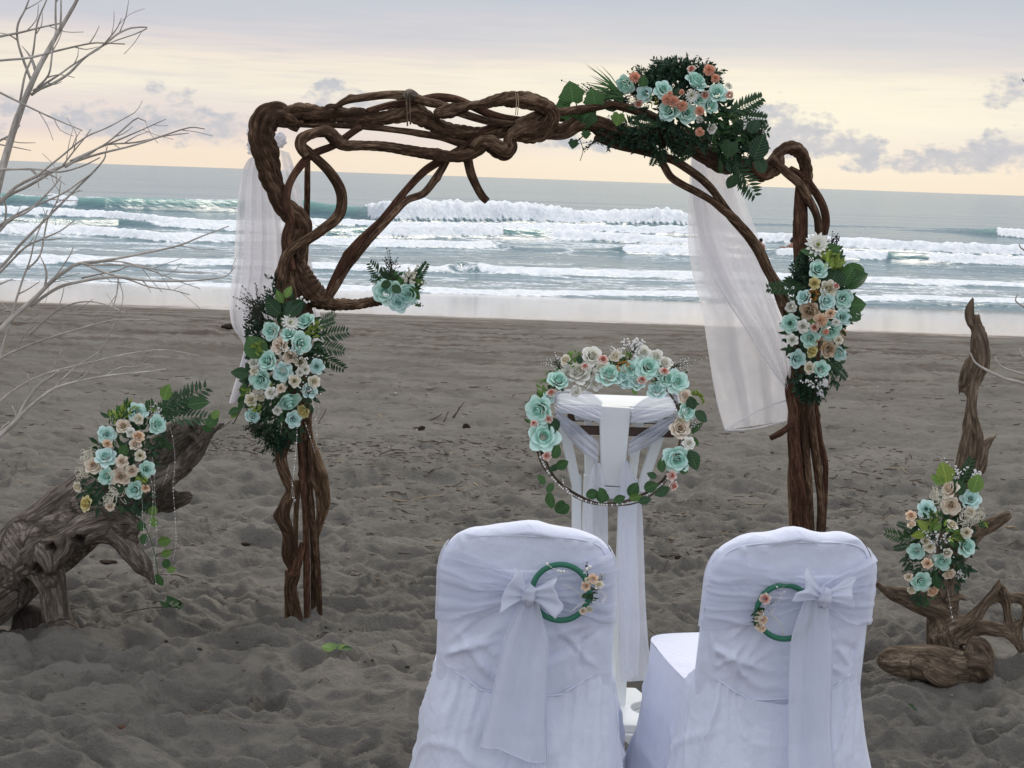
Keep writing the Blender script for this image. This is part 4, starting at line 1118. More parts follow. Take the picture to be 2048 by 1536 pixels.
LEFT = [
    tw([(-175, 1400), (-150, 1100), (-95, 760), (-45, 540), (-8, 388), (25, 267), (54, 188), (79, 133), (113, 71), (154, 0), (165, -30)], 13, 3),
    tw([(-170, 1400), (-120, 1080), (-70, 940), (0, 869), (31, 845), (51, 806), (78, 770), (105, 752), (118, 741)], 9, 2.6),
    tw([(-70, 940), (0, 872), (23, 849), (59, 814), (105, 779), (156, 763), (211, 752), (290, 744), (332, 738)], 5, 1.4),
    tw([(-95, 95), (-5, 74), (40, 65), (85, 54), (125, 46)], 3.5, 1.6),
    tw([(-95, 130), (0, 121), (60, 115), (120, 100), (180, 87), (205, 86), (250, 88)], 3.6, 1.4),
    tw([(62, 190), (80, 178), (110, 165), (140, 145), (170, 115), (210, 88), (235, 68), (262, 56), (290, 54), (293, 57), (270, 68), (235, 80), (210, 90)], 3.6, 1.1),
    tw([(205, 92), (222, 72), (235, 55), (243, 36)], 2.2, 1.0),
    tw([(66, 182), (110, 155), (150, 127), (200, 97)], 3.0, 1.6),
    tw([(62, 160), (45, 115), (35, 80), (36, 48), (50, 20), (60, -6)], 3.2, 1.8),
    tw([(40, 205), (50, 150), (65, 110), (75, 45), (93, 0), (98, -20)], 3.0, 1.5),
    tw([(113, 71), (111, 35), (112, -8)], 2.8, 2.0),
    tw([(120, 62), (122, 30), (122, -8)], 2.6, 1.8),
    tw([(75, 175), (97, 150), (103, 118), (106, 90), (112, 60)], 2.8, 1.8),
    tw([(-95, 140), (0, 185), (60, 215), (110, 238), (165, 261)], 3.2, 1.2),
    tw([(-70, 330), (0, 281), (22, 270), (40, 250)], 3.4, 1.6),
    tw([(-95, 470), (-10, 415), (30, 375), (80, 350), (130, 330), (190, 310), (270, 290), (330, 270), (380, 255), (410, 258)], 5.0, 1.1),
    tw([(-95, 480), (0, 402), (60, 370), (120, 335), (175, 310), (210, 290), (270, 285), (330, 272), (378, 266)], 4.6, 1.1),
    tw([(70, 355), (120, 315), (170, 275), (215, 255), (270, 225)], 2.8, 1.1),
    tw([(130, 335), (170, 310), (215, 285), (268, 240), (280, 238), (292, 243)], 2.6, 1.1),
    tw([(140, 322), (200, 295), (260, 270), (332, 238)], 2.8, 1.1),
    tw([(125, 332), (148, 302), (170, 275), (182, 258)], 2.2, 1.0),
    tw([(-60, 342), (0, 339), (40, 338), (80, 339), (120, 344), (165, 332), (200, 315)], 3.6, 1.5),
    tw([(-80, 520), (-10, 470), (20, 440), (60, 420), (110, 370), (122, 352)], 4.2, 1.6),
    tw([(-80, 500), (0, 450), (50, 420), (120, 390), (165, 360), (191, 342)], 3.6, 1.2),
    tw([(-85, 600), (0, 535), (40, 490), (90, 440), (150, 380), (198, 332), (211, 312), (208, 303)], 4.2, 1.2),
    tw([(-70, 520), (0, 455), (12, 430), (10, 405), (0, 395)], 3.0, 1.6),
    tw([(52, 540), (80, 510), (95, 440), (115, 400), (122, 362)], 2.6, 1.1),
    tw([(-20, 760), (10, 680), (28, 615), (45, 560), (60, 520), (70, 480), (95, 420)], 3.6, 1.4),
    tw([(-60, 590), (0, 568), (12, 563), (26, 558)], 2.6, 1.2),
    tw([(-70, 610), (0, 545), (50, 495), (80, 480), (120, 462), (150, 440)], 3.4, 1.2),
    tw([(-90, 830), (-30, 700), (20, 640), (70, 596), (104, 562), (138, 537), (158, 527), (208, 521), (270, 510), (354, 492), (400, 474), (458, 452)], 7.0, 1.1),
    tw([(162, 527), (185, 530), (240, 530), (300, 537), (370, 545), (435, 546)], 2.6, 1.0),
    tw([(60, 612), (117, 575), (167, 562), (229, 554), (292, 561), (375, 562), (437, 556), (458, 548), (470, 533)], 4.0, 1.0),
    tw([(165, 527), (210, 545), (260, 560), (300, 574), (345, 580), (380, 590)], 2.6, 1.0),
    tw([(163, 556), (200, 548), (240, 540), (262, 530), (300, 532)], 2.2, 1.0),
    tw([(178, 526), (240, 523), (300, 540), (350, 560), (400, 577)], 2.4, 1.0),
    tw([(96, 572), (120, 540), (140, 510), (147, 493)], 2.2, 1.0),
    tw([(237, 553), (234, 585), (226, 615), (218, 640)], 2.0, 1.1),
    tw([(60, 670), (90, 640), (130, 612), (180, 603), (225, 614), (250, 628)], 2.6, 1.0),
    tw([(-60, 790), (-10, 725), (60, 690), (150, 660), (230, 640), (300, 640)], 3.2, 1.0),
    tw([(-60, 880), (0, 802), (80, 752), (180, 725), (260, 707), (330, 700), (400, 712)], 3.0, 1.0),
    tw([(105, 779), (150, 735), (200, 700), (230, 645), (250, 620)], 2.0, 0.9),
    tw([(211, 752), (240, 735), (270, 733), (300, 728)], 1.6, 0.9),
    tw([(-40, 640), (20, 620), (50, 640), (72, 632)], 2.2, 1.0),
]
shrub('bare_shrub', 'bleached bare shrub with many thin pale twigs along the left edge', (-175, 1400), LEFT, 4.75, None)
RIGHT = [
    tw([(2290, 1420), (2250, 1150), (2190, 900), (2120, 790), (2060, 772), (2036, 764), (2009, 757), (1973, 740), (1950, 725), (1941, 706)], 8, 1.5),
    tw([(2120, 790), (2085, 762), (2060, 752), (2028, 743), (2001, 732), (1990, 714)], 3.4, 1.5),
    tw([(2250, 1150), (2180, 800), (2110, 670), (2080, 640), (2050, 615), (2031, 602), (2036, 587)], 5, 1.2),
    tw([(2190, 900), (2120, 740), (2060, 718), (2044, 710), (2040, 697)], 4, 1.2),
    tw([(2250, 1150), (2200, 760), (2120, 540), (2060, 506), (2042, 496), (2038, 487)], 4, 1.2),
    tw([(2250, 1150), (2210, 700), (2130, 300), (2070, 190), (2050, 165), (2044, 157)], 4, 1.2),
]
shrub('bare_shrub', 'few pale bare twigs reaching in at the right edge of the view', (2290, 1420), RIGHT, 4.6, None)

# ================================================================== flower and leaf meshes (shared)
def petal(mb, phi, W, L, a0, curl, rho0, z0, tip=0.2, roll=0.25, nu=6, nv=6, rs=None, wav=0.03):
    s = np.linspace(-1, 1, nu)
    v = np.linspace(0, 1, nv)
    ph = rs.uniform(0, 6.28)
    vv = np.linspace(0, 1, 24)
    ang = a0 + curl * vv ** 1.6 + np.where(vv > 0.78, (vv - 0.78) / 0.22 * roll * 2.2, 0)
    rho_c = rho0 + np.concatenate([[0], np.cumsum(np.sin(ang[:-1]))]) * L / 23
    z_c = z0 + np.concatenate([[0], np.cumsum(np.cos(ang[:-1]))]) * L / 23
    V = []
    for vi in v:
        for si in s:
            ve = vi * (1 - tip * abs(si) ** 1.2 * vi)
            rho = np.interp(ve, vv, rho_c)
            z = np.interp(ve, vv, z_c)
            w = W * (0.72 + 0.28 * math.sin(math.pi * min(1, 0.10 + 0.50 * vi)))
            az = phi + si * w
            k = 1 + wav * math.sin(3.1 * si + ph + 4 * vi) - 0.04 * si * si
            V.append((rho * k * math.cos(az), rho * k * math.sin(az), z + wav * 0.6 * math.sin(5 * si + ph)))
    mb.add(V, [tuple(q) for q in grid_quads(nv, nu)])


def rose_mesh(name, mat, seed, openness=1.0):
    rs = np.random.default_rng(seed)
    mb = MB()
    for k in range(5):                         # tight bud, wound as a spiral
        petal(mb, k * 2.4 + rs.uniform(-.2, .2), 1.5, 0.46, R(7 + 2 * k), R(-24), 0.03 + 0.034 * k, 0.46 - .02 * k, 0.06, 0.25, 7, 5, rs, .02)
    for k in range(4):
        petal(mb, k * 1.571 + rs.uniform(-.2, .2), 1.05, 0.56, R(3 + rs.uniform(-2, 4)), R(26), 0.20, 0.24, 0.14, 0.55, 7, 6, rs)
    for k in range(5):
        petal(mb, k * 1.2566 + 0.6 + rs.uniform(-.2, .2), 0.86, 0.66, R(14 + rs.uniform(-4, 6)) * openness, R(46), 0.28, 0.10, 0.22, 0.7, 7, 7, rs)
    for k in range(6):
        petal(mb, k * 1.0472 + 0.2 + rs.uniform(-.2, .2), 0.74, 0.74, R(36 + rs.uniform(-6, 10)) * openness, R(44), 0.34, -0.02, 0.34, 0.7, 7, 7, rs, .05)
    V = np.concatenate(mb.v)
    V[:, 2] -= 0.30
    me = mesh_np(name, V, faces=mb.f, mat=mat)
    return me


ROSES = {}
for cname in PET:
    if cname == 'coral':
        continue
    ROSES[cname] = [rose_mesh('rose', PET[cname], 11 + i, o) for i, o in enumerate((1.0, 0.86, 1.1))]


def carnation_mesh(mat, seed):
    rs = np.random.default_rng(seed)
    mb = MB()
    for k in range(46):
        th = math.acos(1 - 1.25 * (k + .5) / 46)
        ph = k * 2.39996
        d = np.array((math.sin(th) * math.cos(ph), math.sin(th) * math.sin(ph), math.cos(th)))
        u = np.cross(d, (0.3, 0.5, 0.8)); u /= np.linalg.norm(u)
        w = np.cross(d, u)
        a = rs.uniform(0, 6.28)
        u, w = u * math.cos(a) + w * math.sin(a), -u * math.sin(a) + w * math.cos(a)
        L = rs.uniform(.85, 1.05)
        b = d * 0.15
        V = [b]
        for j, sx_ in enumerate((-.30, -.15, 0, .15, .30)):
            V.append(d * (L - (0.10 if j % 2 else 0.0)) + u * sx_ + w * 0.06 * (-1) ** j)
        mb.add(V, [(0, j, j + 1) for j in range(1, 5)])
    return mesh_np('carnation', np.concatenate(mb.v), faces=mb.f, mat=mat, smooth=False)


CARN = [carnation_mesh(PET['coral'], 3), carnation_mesh(PET['peach'], 4)]


def daisy_mesh():
    mb = MB()
    for ring, (n, L, tilt) in enumerate(((14, 1.0, 12), (13, 0.85, 32), (9, 0.6, 55))):
        for k in range(n):
            a = 2 * math.pi * (k + 0.5 * ring) / n
            t = R(tilt)
            V = []
            for (l, w) in ((.08, .05), (.45, .13), (.8, .12), (1.0, .02)):
                r_, z_ = l * L * math.cos(t), l * L * math.sin(t) + 0.05 * l * l
                for s_ in (-1, 1):
                    V.append((r_ * math.cos(a) - s_ * w * math.sin(a), r_ * math.sin(a) + s_ * w * math.cos(a), z_ + 0.03))
            mb.add(V, [(0, 1, 3, 2), (2, 3, 5, 4), (4, 5, 7, 6)])
    me = mesh_np('daisy', np.concatenate(mb.v), faces=mb.f, mat=PET['white'])
    mb2 = MB()
    mb2.sphere((0, 0, .18), .16, 8, 5)
    return me, mesh_np('flower_centre', np.concatenate(mb2.v), faces=mb2.f, mat=M['leaf_yellow'])


DAISY, DAISY_C = daisy_mesh()


def outline_leaf(name, mat, half, fold=0.18, droop=0.25):
    """half: (x along, half width) list; a folded blade along +Y, face +Z"""
    V, F = [], []
    for (l, w) in half:
        z = -droop * l * l
        V += [(-w, l, z + fold * w), (0, l, z - 0.02), (w, l, z + fold * w)]
    for i in range(len(half) - 1):
        a = 3 * i
        F += [(a, a + 1, a + 4, a + 3), (a + 1, a + 2, a + 5, a + 4)]
    return mesh_np(name, V, faces=F, mat=mat)


OVAL = [(0, .02), (.1, .15), (.25, .27), (.45, .33), (.65, .28), (.82, .17), (.95, .05), (1.0, .005)]
ROUND = [(0, .03), (.06, .17), (.2, .32), (.42, .41), (.62, .38), (.80, .26), (.93, .11), (1.0, .01)]
BROAD = [(-.08, .12), (0, .28), (.1, .42), (.3, .52), (.55, .50), (.75, .36), (.9, .2), (1.0, .02)]


def ivy_mesh(mat):
    pts = [(0, 0), (-.22, -.14), (-.46, -.06), (-.50, .18), (-.66, .36), (-.48, .54), (-.30, .78), (0, 1.0), (.30, .78), (.48, .54), (.66, .36), (.50, .18), (.46, -.06), (.22, -.14)]
    V = [(0, .35, .06)] + [(x, y, -.10 * (x * x + (y - .4) ** 2) + (.05 if abs(x) > .3 else 0)) for x, y in pts]
    n = len(pts)
    return mesh_np('leaf', V, faces=[(0, 1 + (i + 1) % n, 1 + i) for i in range(n)], mat=mat)


LEAF = {}
for cn in ('leaf_dark', 'leaf_mid', 'leaf_light', 'leaf_yellow'):
    LEAF['oval', cn] = outline_leaf('leaf', M[cn], OVAL)
    LEAF['round', cn] = outline_leaf('leaf', M[cn], ROUND, .12, .15)
    LEAF['broad', cn] = outline_leaf('leaf', M[cn], BROAD, .14, .22)
    LEAF['ivy', cn] = ivy_mesh(M[cn])


def fern_mesh(mat, n=13, lw=0.26, seed=0):
    rs = np.random.default_rng(seed)
    mb = MB()
    bend = 0.22
    for i in range(12):
        l0, l1 = i / 12, (i + 1) / 12
        w0, w1 = .012 * (1 - l0) + .003, .012 * (1 - l1) + .003
        mb.add([(-w0, l0, -bend * l0 ** 2), (w0, l0, -bend * l0 ** 2), (w1, l1, -bend * l1 ** 2), (-w1, l1, -bend * l1 ** 2)], [(0, 1, 2, 3)])
    for i in range(n):
        l = 0.14 + 0.84 * i / (n - 1)
        L = lw * math.sin(math.pi * (0.18 + 0.80 * (1 - i / (n - 1)) * 0.72)) * (1.0 if i else .8)
        for s_ in (-1, 1):
            a = R(58 + rs.uniform(-6, 6))
            dx, dy = s_ * math.sin(a), math.cos(a)
            nx, ny = -dy * s_, dx * s_
            w = 0.035
            z0 = -bend * l * l
            V = [(0, l, z0)]
            for (t, ww) in ((.3, w), (.65, w * .8), (1.0, .004)):
                V += [(dx * L * t + nx * ww, l + dy * L * t + ny * ww, z0 - .10 * t * t * L + .01), (dx * L * t - nx * ww, l + dy * L * t - ny * ww, z0 - .10 * t * t * L + .01)]
            mb.add(V, [(0, 1, 2), (1, 3, 4, 2), (3, 5, 6, 4)])
    return mesh_np('fern_frond', np.concatenate(mb.v), faces=mb.f, mat=mat, smooth=False)


FERN = {'dark': [fern_mesh(M['leaf_dark'], 13, .26, 1), fern_mesh(M['leaf_dark'], 10, .33, 2)], 'mid': [fern_mesh(M['leaf_mid'], 13, .25, 3)]}


def basis(y_dir, z_hint):
    y = np.array(y_dir, float); y /= np.linalg.norm(y) + 1e-9
    z = np.array(z_hint, float); z = z - y * np.dot(y, z)
    if np.linalg.norm(z) < 1e-6:
        z = np.cross(y, (1, 0, 0))
    z /= np.linalg.norm(z)
    x = np.cross(y, z)
    return np.stack([x, y, z], 1)


CAMDIR = np.array((0, -1.0, 0.13))
CAMDIR /= np.linalg.norm(CAMDIR)
SX = np.array((1.0, 0, -ROLL))           # right in the picture
SX /= np.linalg.norm(SX)
SY = np.array((ROLL, 0.0, 1.0))           # up in the picture
SY /= np.linalg.norm(SY)


def put(name, me, parent, pos, B, sc, origin, label=None):
    o = link(name, me, parent)
    mat = Matrix(B.tolist()).to_4x4()
    if np.isscalar(sc):
        sc = (sc, sc, sc)
    o.matrix_local = Matrix.Translation(Vector((np.asarray(pos) - origin).tolist())) @ mat @ Matrix.Diagonal((*sc, 1.0))
    if label:
        o['label'] = label
    return o


LEAF_LABEL = {'leaf_light': 'light green leaf', 'leaf_yellow': 'yellow green leaf'}


class Arr:
    """one flower arrangement: mound of foliage with roses, leaves and fern fronds as its parts"""
    def __init__(self, label, name, cat, c, Y, R_px, bulge, seed, loc=None):
        self.c, self.Y, self.Rp, self.bulge = c, Y, R_px, bulge
        self.rs = np.random.default_rng(seed)
        self.o = np.array(loc) if loc is not None else at(c[0], c[1], Y)
        self.root = empty(name, self.o, label, cat)
        self.back = at(c[0], c[1], Y + 0.10)
        self.roses = []

    def Yat(self, px, py):
        r = math.hypot((px - self.c[0]) / self.Rp[0], (py - self.c[1]) / self.Rp[1])
        return self.Y - self.bulge * max(0.0, 1 - 0.75 * r * r)

    def normal(self, pos, jit=0.33):
        d = pos - self.back
        d = d / (np.linalg.norm(d) + 1e-9)
        d = 0.45 * d + 0.85 * CAMDIR + self.rs.normal(0, jit, 3)
        return d / np.linalg.norm(d)

    def rose(self, px, py, r, colr, dy=0.0, face=None, wide=1.2):
        Y = self.Yat(px, py) + dy
        pos = at(px, py, Y)
        R_ = r * psize(Y) * wide
        n = self.normal(pos) if face is None else np.array(face, float) / np.linalg.norm(face)
        a = self.rs.uniform(0, 6.28)
        up = SY * math.cos(a) + SX * math.sin(a)
        B = basis(up, n)
        # keep n as the z axis
        z = n; x = np.cross(up, z); x /= np.linalg.norm(x); y = np.cross(z, x)
        B = np.stack([x, y, z], 1)
        self.roses.append((px, py, r))
        if colr == 'coral' or colr == 'peachc':
            return put('carnation', CARN[0 if colr == 'coral' else 1], self.root, pos - n * R_ * .3, B, R_, self.o, 'coral carnation' if colr == 'coral' else 'peach carnation')
        if colr == 'daisy':
            o = put('daisy', DAISY, self.root, pos, B, R_ * 1.1, self.o, 'white daisy')
            link('flower_centre', DAISY_C, o)
            return o
        if r <= 12 and colr == 'mint' and False:
            pass
        return put('rose', ROSES[colr][int(self.rs.integers(3))], self.root, pos, B, R_, self.o, ROSE_LABEL[colr])

    def leaf(self, px, py, L, ang, kind='oval', mat='leaf_dark', dy=0.0, tilt=0.35):
        """base at px,py; grows L pixels in the picture direction ang (degrees, 0 = right, 90 = up)"""
        Y = self.Yat(px, py) + dy
        pos = at(px, py, Y)
        a = R(ang)
        d = SX * math.cos(a) + SY * math.sin(a) + CAMDIR * self.rs.uniform(-.15, .3)
        z = CAMDIR + self.rs.normal(0, tilt, 3)
        return put('leaf', LEAF[kind, mat], self.root, pos, basis(d, z), L * psize(Y), self.o, LEAF_LABEL.get(mat))

    def fern(self, x0, y0, x1, y1, kind='dark', dy=0.02, tilt=0.3):
        Y = self.Yat(x0, y0) + dy
        p0 = at(x0, y0, Y); p1 = at(x1, y1, Y + 0.01)
        L = np.linalg.norm(p1 - p0)
        z = CAMDIR + self.rs.normal(0, tilt, 3)
        f = FERN[kind]
        return put('fern_frond', f[int(self.rs.integers(len(f)))], self.root, p0, basis(p1 - p0, z), L * 1.04, self.o)

    def foliage(self, n, L=(14, 30), mats=('leaf_dark',), spread=1.0, blobs=None, style='leaf', dy=0.03, name='foliage', outward=0.8):
        """small leaves nobody could count, joined"""
        blobs = blobs or [(x, y, r * 1.25) for x, y, r in self.roses]
        w = np.array([b[2] ** 2 for b in blobs], float)
        w /= w.sum()
        for mt in mats:
            mb = MB()
            for k in range(int(n / len(mats))):
                b = blobs[int(self.rs.choice(len(blobs), p=w))]
                th, rr = self.rs.uniform(0, 6.28), math.sqrt(self.rs.uniform(0, 1)) * b[2] * spread
                px, py = b[0] + rr * math.cos(th), b[1] + rr * math.sin(th)
                Y = self.Yat(px, py) + dy + self.rs.uniform(-.02, .05)
                pos = at(px, py, Y)
                ox, oy = (px - self.c[0]) / self.Rp[0], -(py - self.c[1]) / self.Rp[1]
                a = math.atan2(oy, ox) + self.rs.normal(0, 1.2 - outward * 0.7)
                d = SX * math.cos(a) + SY * math.sin(a) + CAMDIR * self.rs.uniform(-.2, .8)
                z = CAMDIR + self.rs.normal(0, .5, 3)
                B = basis(d, z)
                l = self.rs.uniform(*L) * psize(Y)
                if style == 'leaf':
                    V = np.array([(0, 0, 0), (-.2, .4, .05), (0, .42, 0), (.2, .4, .05), (-.13, .75, .02), (.13, .75, .02), (0, 1, -.08)]) * l
                    F = [(0, 2, 1), (0, 3, 2), (1, 2, 4), (2, 3, 5), (2, 5, 6, 4)]
                    mb.add(V @ B.T + pos, F)
                else:                      # conifer-like sprig: a short stem set with needles
                    for i in range(9):
                        t = 0.15 + 0.85 * i / 8
                        a2 = i * 2.4
                        nd_ = np.array((math.cos(a2) * .75, .62, math.sin(a2) * .75)) * .34 * (1.15 - .5 * t)
                        c0 = np.array((0, t * .85, 0))
                        sd_ = np.array((-math.sin(a2), 0, math.cos(a2))) * .085
                        mb.add((np.array([c0 - sd_, c0 + sd_, c0 + nd_ + sd_ * .4, c0 + nd_ - sd_ * .4]) * l) @ B.T + pos, [(0, 1, 2, 3)])
            o = mb.build(name, M[mt], self.root, origin=self.o)
            o['kind'] = 'stuff'

    def spray(self, x0, y0, x1, y1, n=14, spread=16, mat='stem_dark', bead='stem_dark', bl=1.6, name='twig_spray', dy=0.0):
        """fine branching stems tipped with tiny blooms"""
        Y = self.Yat(x0, y0) + dy
        p0 = at(x0, y0, Y)
        ps = psize(Y)
        mb, mb2 = MB(), MB()
        main = at(x1, y1, Y) - p0
        for k in range(n):
            t = self.rs.uniform(.15, .8)
            s0 = p0 + main * t * .8
            e = p0 + main * min(1.05, t + self.rs.uniform(.2, .4)) + (SX * self.rs.normal(0, 1) + SY * self.rs.normal(0, .6) + CAMDIR * self.rs.normal(0, .6)) * spread * .55 * ps
            u = np.cross(e - s0, CAMDIR); u = u / (np.linalg.norm(u) + 1e-9) * .5 * ps
            mb.add([s0 - u, s0 + u, e + u * .6, e - u * .6], [(0, 1, 2, 3)])
            for q in range(3):
                c = s0 + (e - s0) * (1 - .2 * q) + self.rs.normal(0, 1.5 * ps * (q > 0), 3)
                mb2.sphere(c, bl * ps * self.rs.uniform(.7, 1.2), 5, 3)
        u = np.cross(main, CAMDIR); u = u / (np.linalg.norm(u) + 1e-9) * .8 * ps
        mb.add([p0 - u, p0 + u, p0 + main * .9 + u * .5, p0 + main * .9 - u * .5], [(0, 1, 2, 3)])
        a = mb.build(name, M[mat], self.root, origin=self.o)
        b = mb2.build('tiny_bloom', M[bead], a, origin=self.o, smooth=True)
        b['kind'] = 'stuff'
        return a

    def filler(self, px, py, r, mat='leaf_yellow', n=60, dy=0.0, name='filler_bloom', sz=.16):
        Y = self.Yat(px, py) + dy
        c = at(px, py, Y)
        Rr = r * psize(Y)
        mb = MB()
        for k in range(n):
            d = self.rs.normal(0, 1, 3); d /= np.linalg.norm(d)
            p = c + d * Rr * self.rs.uniform(.55, 1)
            B = basis(d + self.rs.normal(0, .4, 3), self.rs.normal(0, 1, 3))
            l = Rr * sz * 2.6
            mb.add((np.array([(0, 0, 0), (-.3, .5, .1), (.3, .5, .1), (0, 1, 0)]) * l) @ B.T + p, [(0, 2, 3, 1)])
        o = mb.build(name, M[mat], self.root, origin=self.o)
        return o

    def net(self, px, py, r, n=26, dy=-.01):
        """curly pale loofah-like netting"""
        Y = self.Yat(px, py) + dy
        c = at(px, py, Y)
        Rr = r * psize(Y)
        mb = MB()
        for k in range(n):
            ax = self.rs.normal(0, 1, 3); ax /= np.linalg.norm(ax)
            B = basis(ax, self.rs.normal(0, 1, 3))
            rr = Rr * self.rs.uniform(.25, .55)
            cc = c + self.rs.normal(0, .42, 3) * Rr
            pts = [cc + B[:, 0] * rr * math.cos(t) + B[:, 2] * rr * math.sin(t) for t in np.linspace(0, 5.2, 9)]
            w = .035 * Rr
            for i in range(8):
                u = np.cross(pts[i + 1] - pts[i], CAMDIR); u = u / (np.linalg.norm(u) + 1e-9) * w
                mb.add([pts[i] - u, pts[i] + u, pts[i + 1] + u, pts[i + 1] - u], [(0, 1, 2, 3)])
        return mb.build('netting', M['net'], self.root, origin=self.o)

    def pearls(self, pts, gap=6.5, r=1.5, dy=0.0, name='pearl_string', big=0.25):
        P = np.array([at(x, y, self.Yat(x, y) * 0 + self.Y + dy) for x, y in pts])
        ps = psize(self.Y)
        X = catmull(P, gap * ps)
        mb = MB()
        for i, c in enumerate(X):
            mb.sphere(c, r * ps * (1.25 if self.rs.uniform() < big else .5), 6, 4)
        for i in range(len(X) - 1):
            u = np.cross(X[i + 1] - X[i], CAMDIR); u = u / (np.linalg.norm(u) + 1e-9) * .14 * ps
            mb.add([X[i] - u, X[i] + u, X[i + 1] + u, X[i + 1] - u], [(0, 1, 2, 3)])
        return mb.build(name, M['pearl'], self.root, origin=self.o, smooth=True)

    def stemline(self, pts, r=1.2, mat='stem_dark', name='stem', dy=0.0):
        P = np.array([[*at(x, y, self.Y + dy), r * psize(self.Y)] for x, y in pts])
        X = catmull(P, .015)
        me = tube_mesh(name, X[:, :3], X[:, 3], M[mat], seg=6, lobe_a=0, rough=0, origin=self.o)
        return link(name, me, self.root)


# ------------------------------------------------------------------ arrangement on top of the arch
a = Arr('mint rose, coral carnation and dark fern arrangement crowning the right of the arch', 'flower_arrangement', 'flowers', (1350, 200), arch_y(1350) - .14, (110, 90), .06, 21)
for q in [(1250, 170, 20, 'mint'), (1290, 187, 17, 'mint_pale'), (1326, 179, 18, 'mint'), (1392, 163, 24, 'mint'), (1434, 186, 20, 'mint'), (1399, 200, 13, 'mint'), (1421, 211, 17, 'mint'), (1338, 221, 22, 'mint'), (1373, 226, 21, 'mint'),
          (1270, 154, 10, 'coral'), (1334, 199, 10, 'coral'), (1347, 202, 11, 'coral'), (1364, 213, 10, 'coral'), (1419, 140, 10, 'coral'), (1431, 156, 8, 'coral'), (1400, 222, 9, 'coral'), (1400, 265, 8, 'coral'), (1340, 187, 5, 'coral'), (1364, 184, 5, 'coral'),
          (1383, 138, 9, 'pink'), (1457, 172, 8, 'white'), (1459, 190, 8, 'pink'), (1382, 191, 11, 'daisy'), (1410, 190, 9, 'pink'), (1277, 207, 9, 'pink'), (1399, 239, 8, 'white'), (1424, 257, 11, 'white')]:
    a.rose(*q, dy=-.05 if q[3] in ('coral', 'pink', 'daisy') else -.01)
a.foliage(520, (12, 22), ('cedar',), blobs=[(1300, 165, 24), (1330, 157, 28), (1360, 155, 28), (1385, 160, 24), (1345, 170, 40), (1410, 160, 24), (1290, 180, 24), (1420, 190, 24), (1340, 205, 30), (1390, 210, 26)], dy=.06, name='foliage')
a.foliage(420, (16, 28), ('cedar',), blobs=[(1300, 160, 20), (1330, 150, 22), (1360, 149, 22), (1385, 154, 20), (1345, 168, 34), (1410, 160, 22), (1275, 172, 18)], style='sprig', dy=.05, name='cedar_sprigs')
a.foliage(520, (13, 26), ('leaf_dark', 'cedar'), blobs=[(1440, 240, 30), (1480, 270, 34), (1420, 270, 34), (1500, 295, 28), (1460, 300, 28), (1380, 250, 26), (1240, 200, 22), (1450, 215, 16), (1290, 215, 20), (1350, 235, 25)], dy=.05)
a.foliage(200, (16, 30), ('cedar',), blobs=[(1260, 262, 22), (1290, 275, 26), (1225, 268, 18), (1320, 285, 20), (1330, 250, 20), (1370, 280, 20)], style='sprig', dy=.0, name='cedar_sprigs')
a.foliage(120, (14, 26), ('leaf_mid',), blobs=[(1430, 236, 14), (1445, 275, 26), (1495, 260, 20)], dy=.03)
for (x, y, L, an, k, mt) in [(1146, 204, 42, 105, 'ivy', 'leaf_mid'), (1192, 212, 36, 110, 'ivy', 'leaf_mid'), (1140, 214, 36, 205, 'ivy', 'leaf_mid'), (1172, 218, 44, 262, 'ivy', 'leaf_mid'), (1148, 280, 18, 265, 'ivy', 'leaf_dark'),
                             (1238, 228, 24, 262, 'ivy', 'leaf_light'), (1172, 262, 16, 275, 'ivy', 'leaf_mid'), (1286, 172, 20, 92, 'broad', 'leaf_mid'), (1352, 195, 20, 80, 'round', 'leaf_dark'), (1160, 225, 24, 10, 'ivy', 'leaf_mid'),
                             (1508, 318, 50, 72, 'round', 'leaf_dark'), (1462, 285, 32, 262, 'ivy', 'leaf_dark'), (1502, 264, 28, 70, 'broad', 'leaf_dark'), (1470, 350, 30, 250, 'round', 'leaf_dark'), (1526, 346, 34, 110, 'round', 'leaf_dark')]:
    a.leaf(x, y, L, an, k, mt, dy=-.04)
for f in [(1444, 236, 1524, 196), (1450, 235, 1532, 236), (1462, 250, 1536, 262), (1300, 258, 1228, 246), (1320, 252, 1262, 238), (1462, 318, 1512, 388), (1450, 320, 1480, 352), (1440, 318, 1440, 346), (1392, 305, 1350, 318),
          (1430, 290, 1410, 258), (1320, 290, 1306, 330), (1455, 270, 1432, 292), (1480, 275, 1470, 240), (1496, 300, 1530, 330), (1470, 316, 1490, 372), (1380, 290, 1366, 322), (1335, 296, 1316, 328)]:
    a.fern(*f)
mb = MB()
for k in range(46):                                     # grassy spray on the left
    p0 = at(1246, 190 + a.rs.normal(0, 7), a.Y + a.rs.uniform(-.03, .03))
    p1 = at(1246 - a.rs.uniform(35, 85), 183 + a.rs.normal(0, 22) - 14 * (k % 3 == 0), a.Y + a.rs.uniform(-.06, .06))
    u = SY * .0028
    pm = (p0 + p1) / 2 + SY * .008
    mb.add([p0 - u, p0 + u, pm + u, pm - u, p1], [(0, 1, 2, 3), (3, 2, 4)])
mb.build('grass_spray', M['leaf_mid'], a.root, origin=a.o)
a.spray(1220, 205, 1165, 175, 26, 26)
a.spray(1225, 270, 1168, 292, 16, 16)
a.spray(1480, 270, 1528, 252, 14, 18, bead='stem_dark')
a.spray(1478, 265, 1500, 240, 12, 18, bead='babys', bl=2.2)
a.filler(1264, 198, 10, 'net', 50); a.filler(1264, 197, 8, 'orange', 30, dy=-.01)
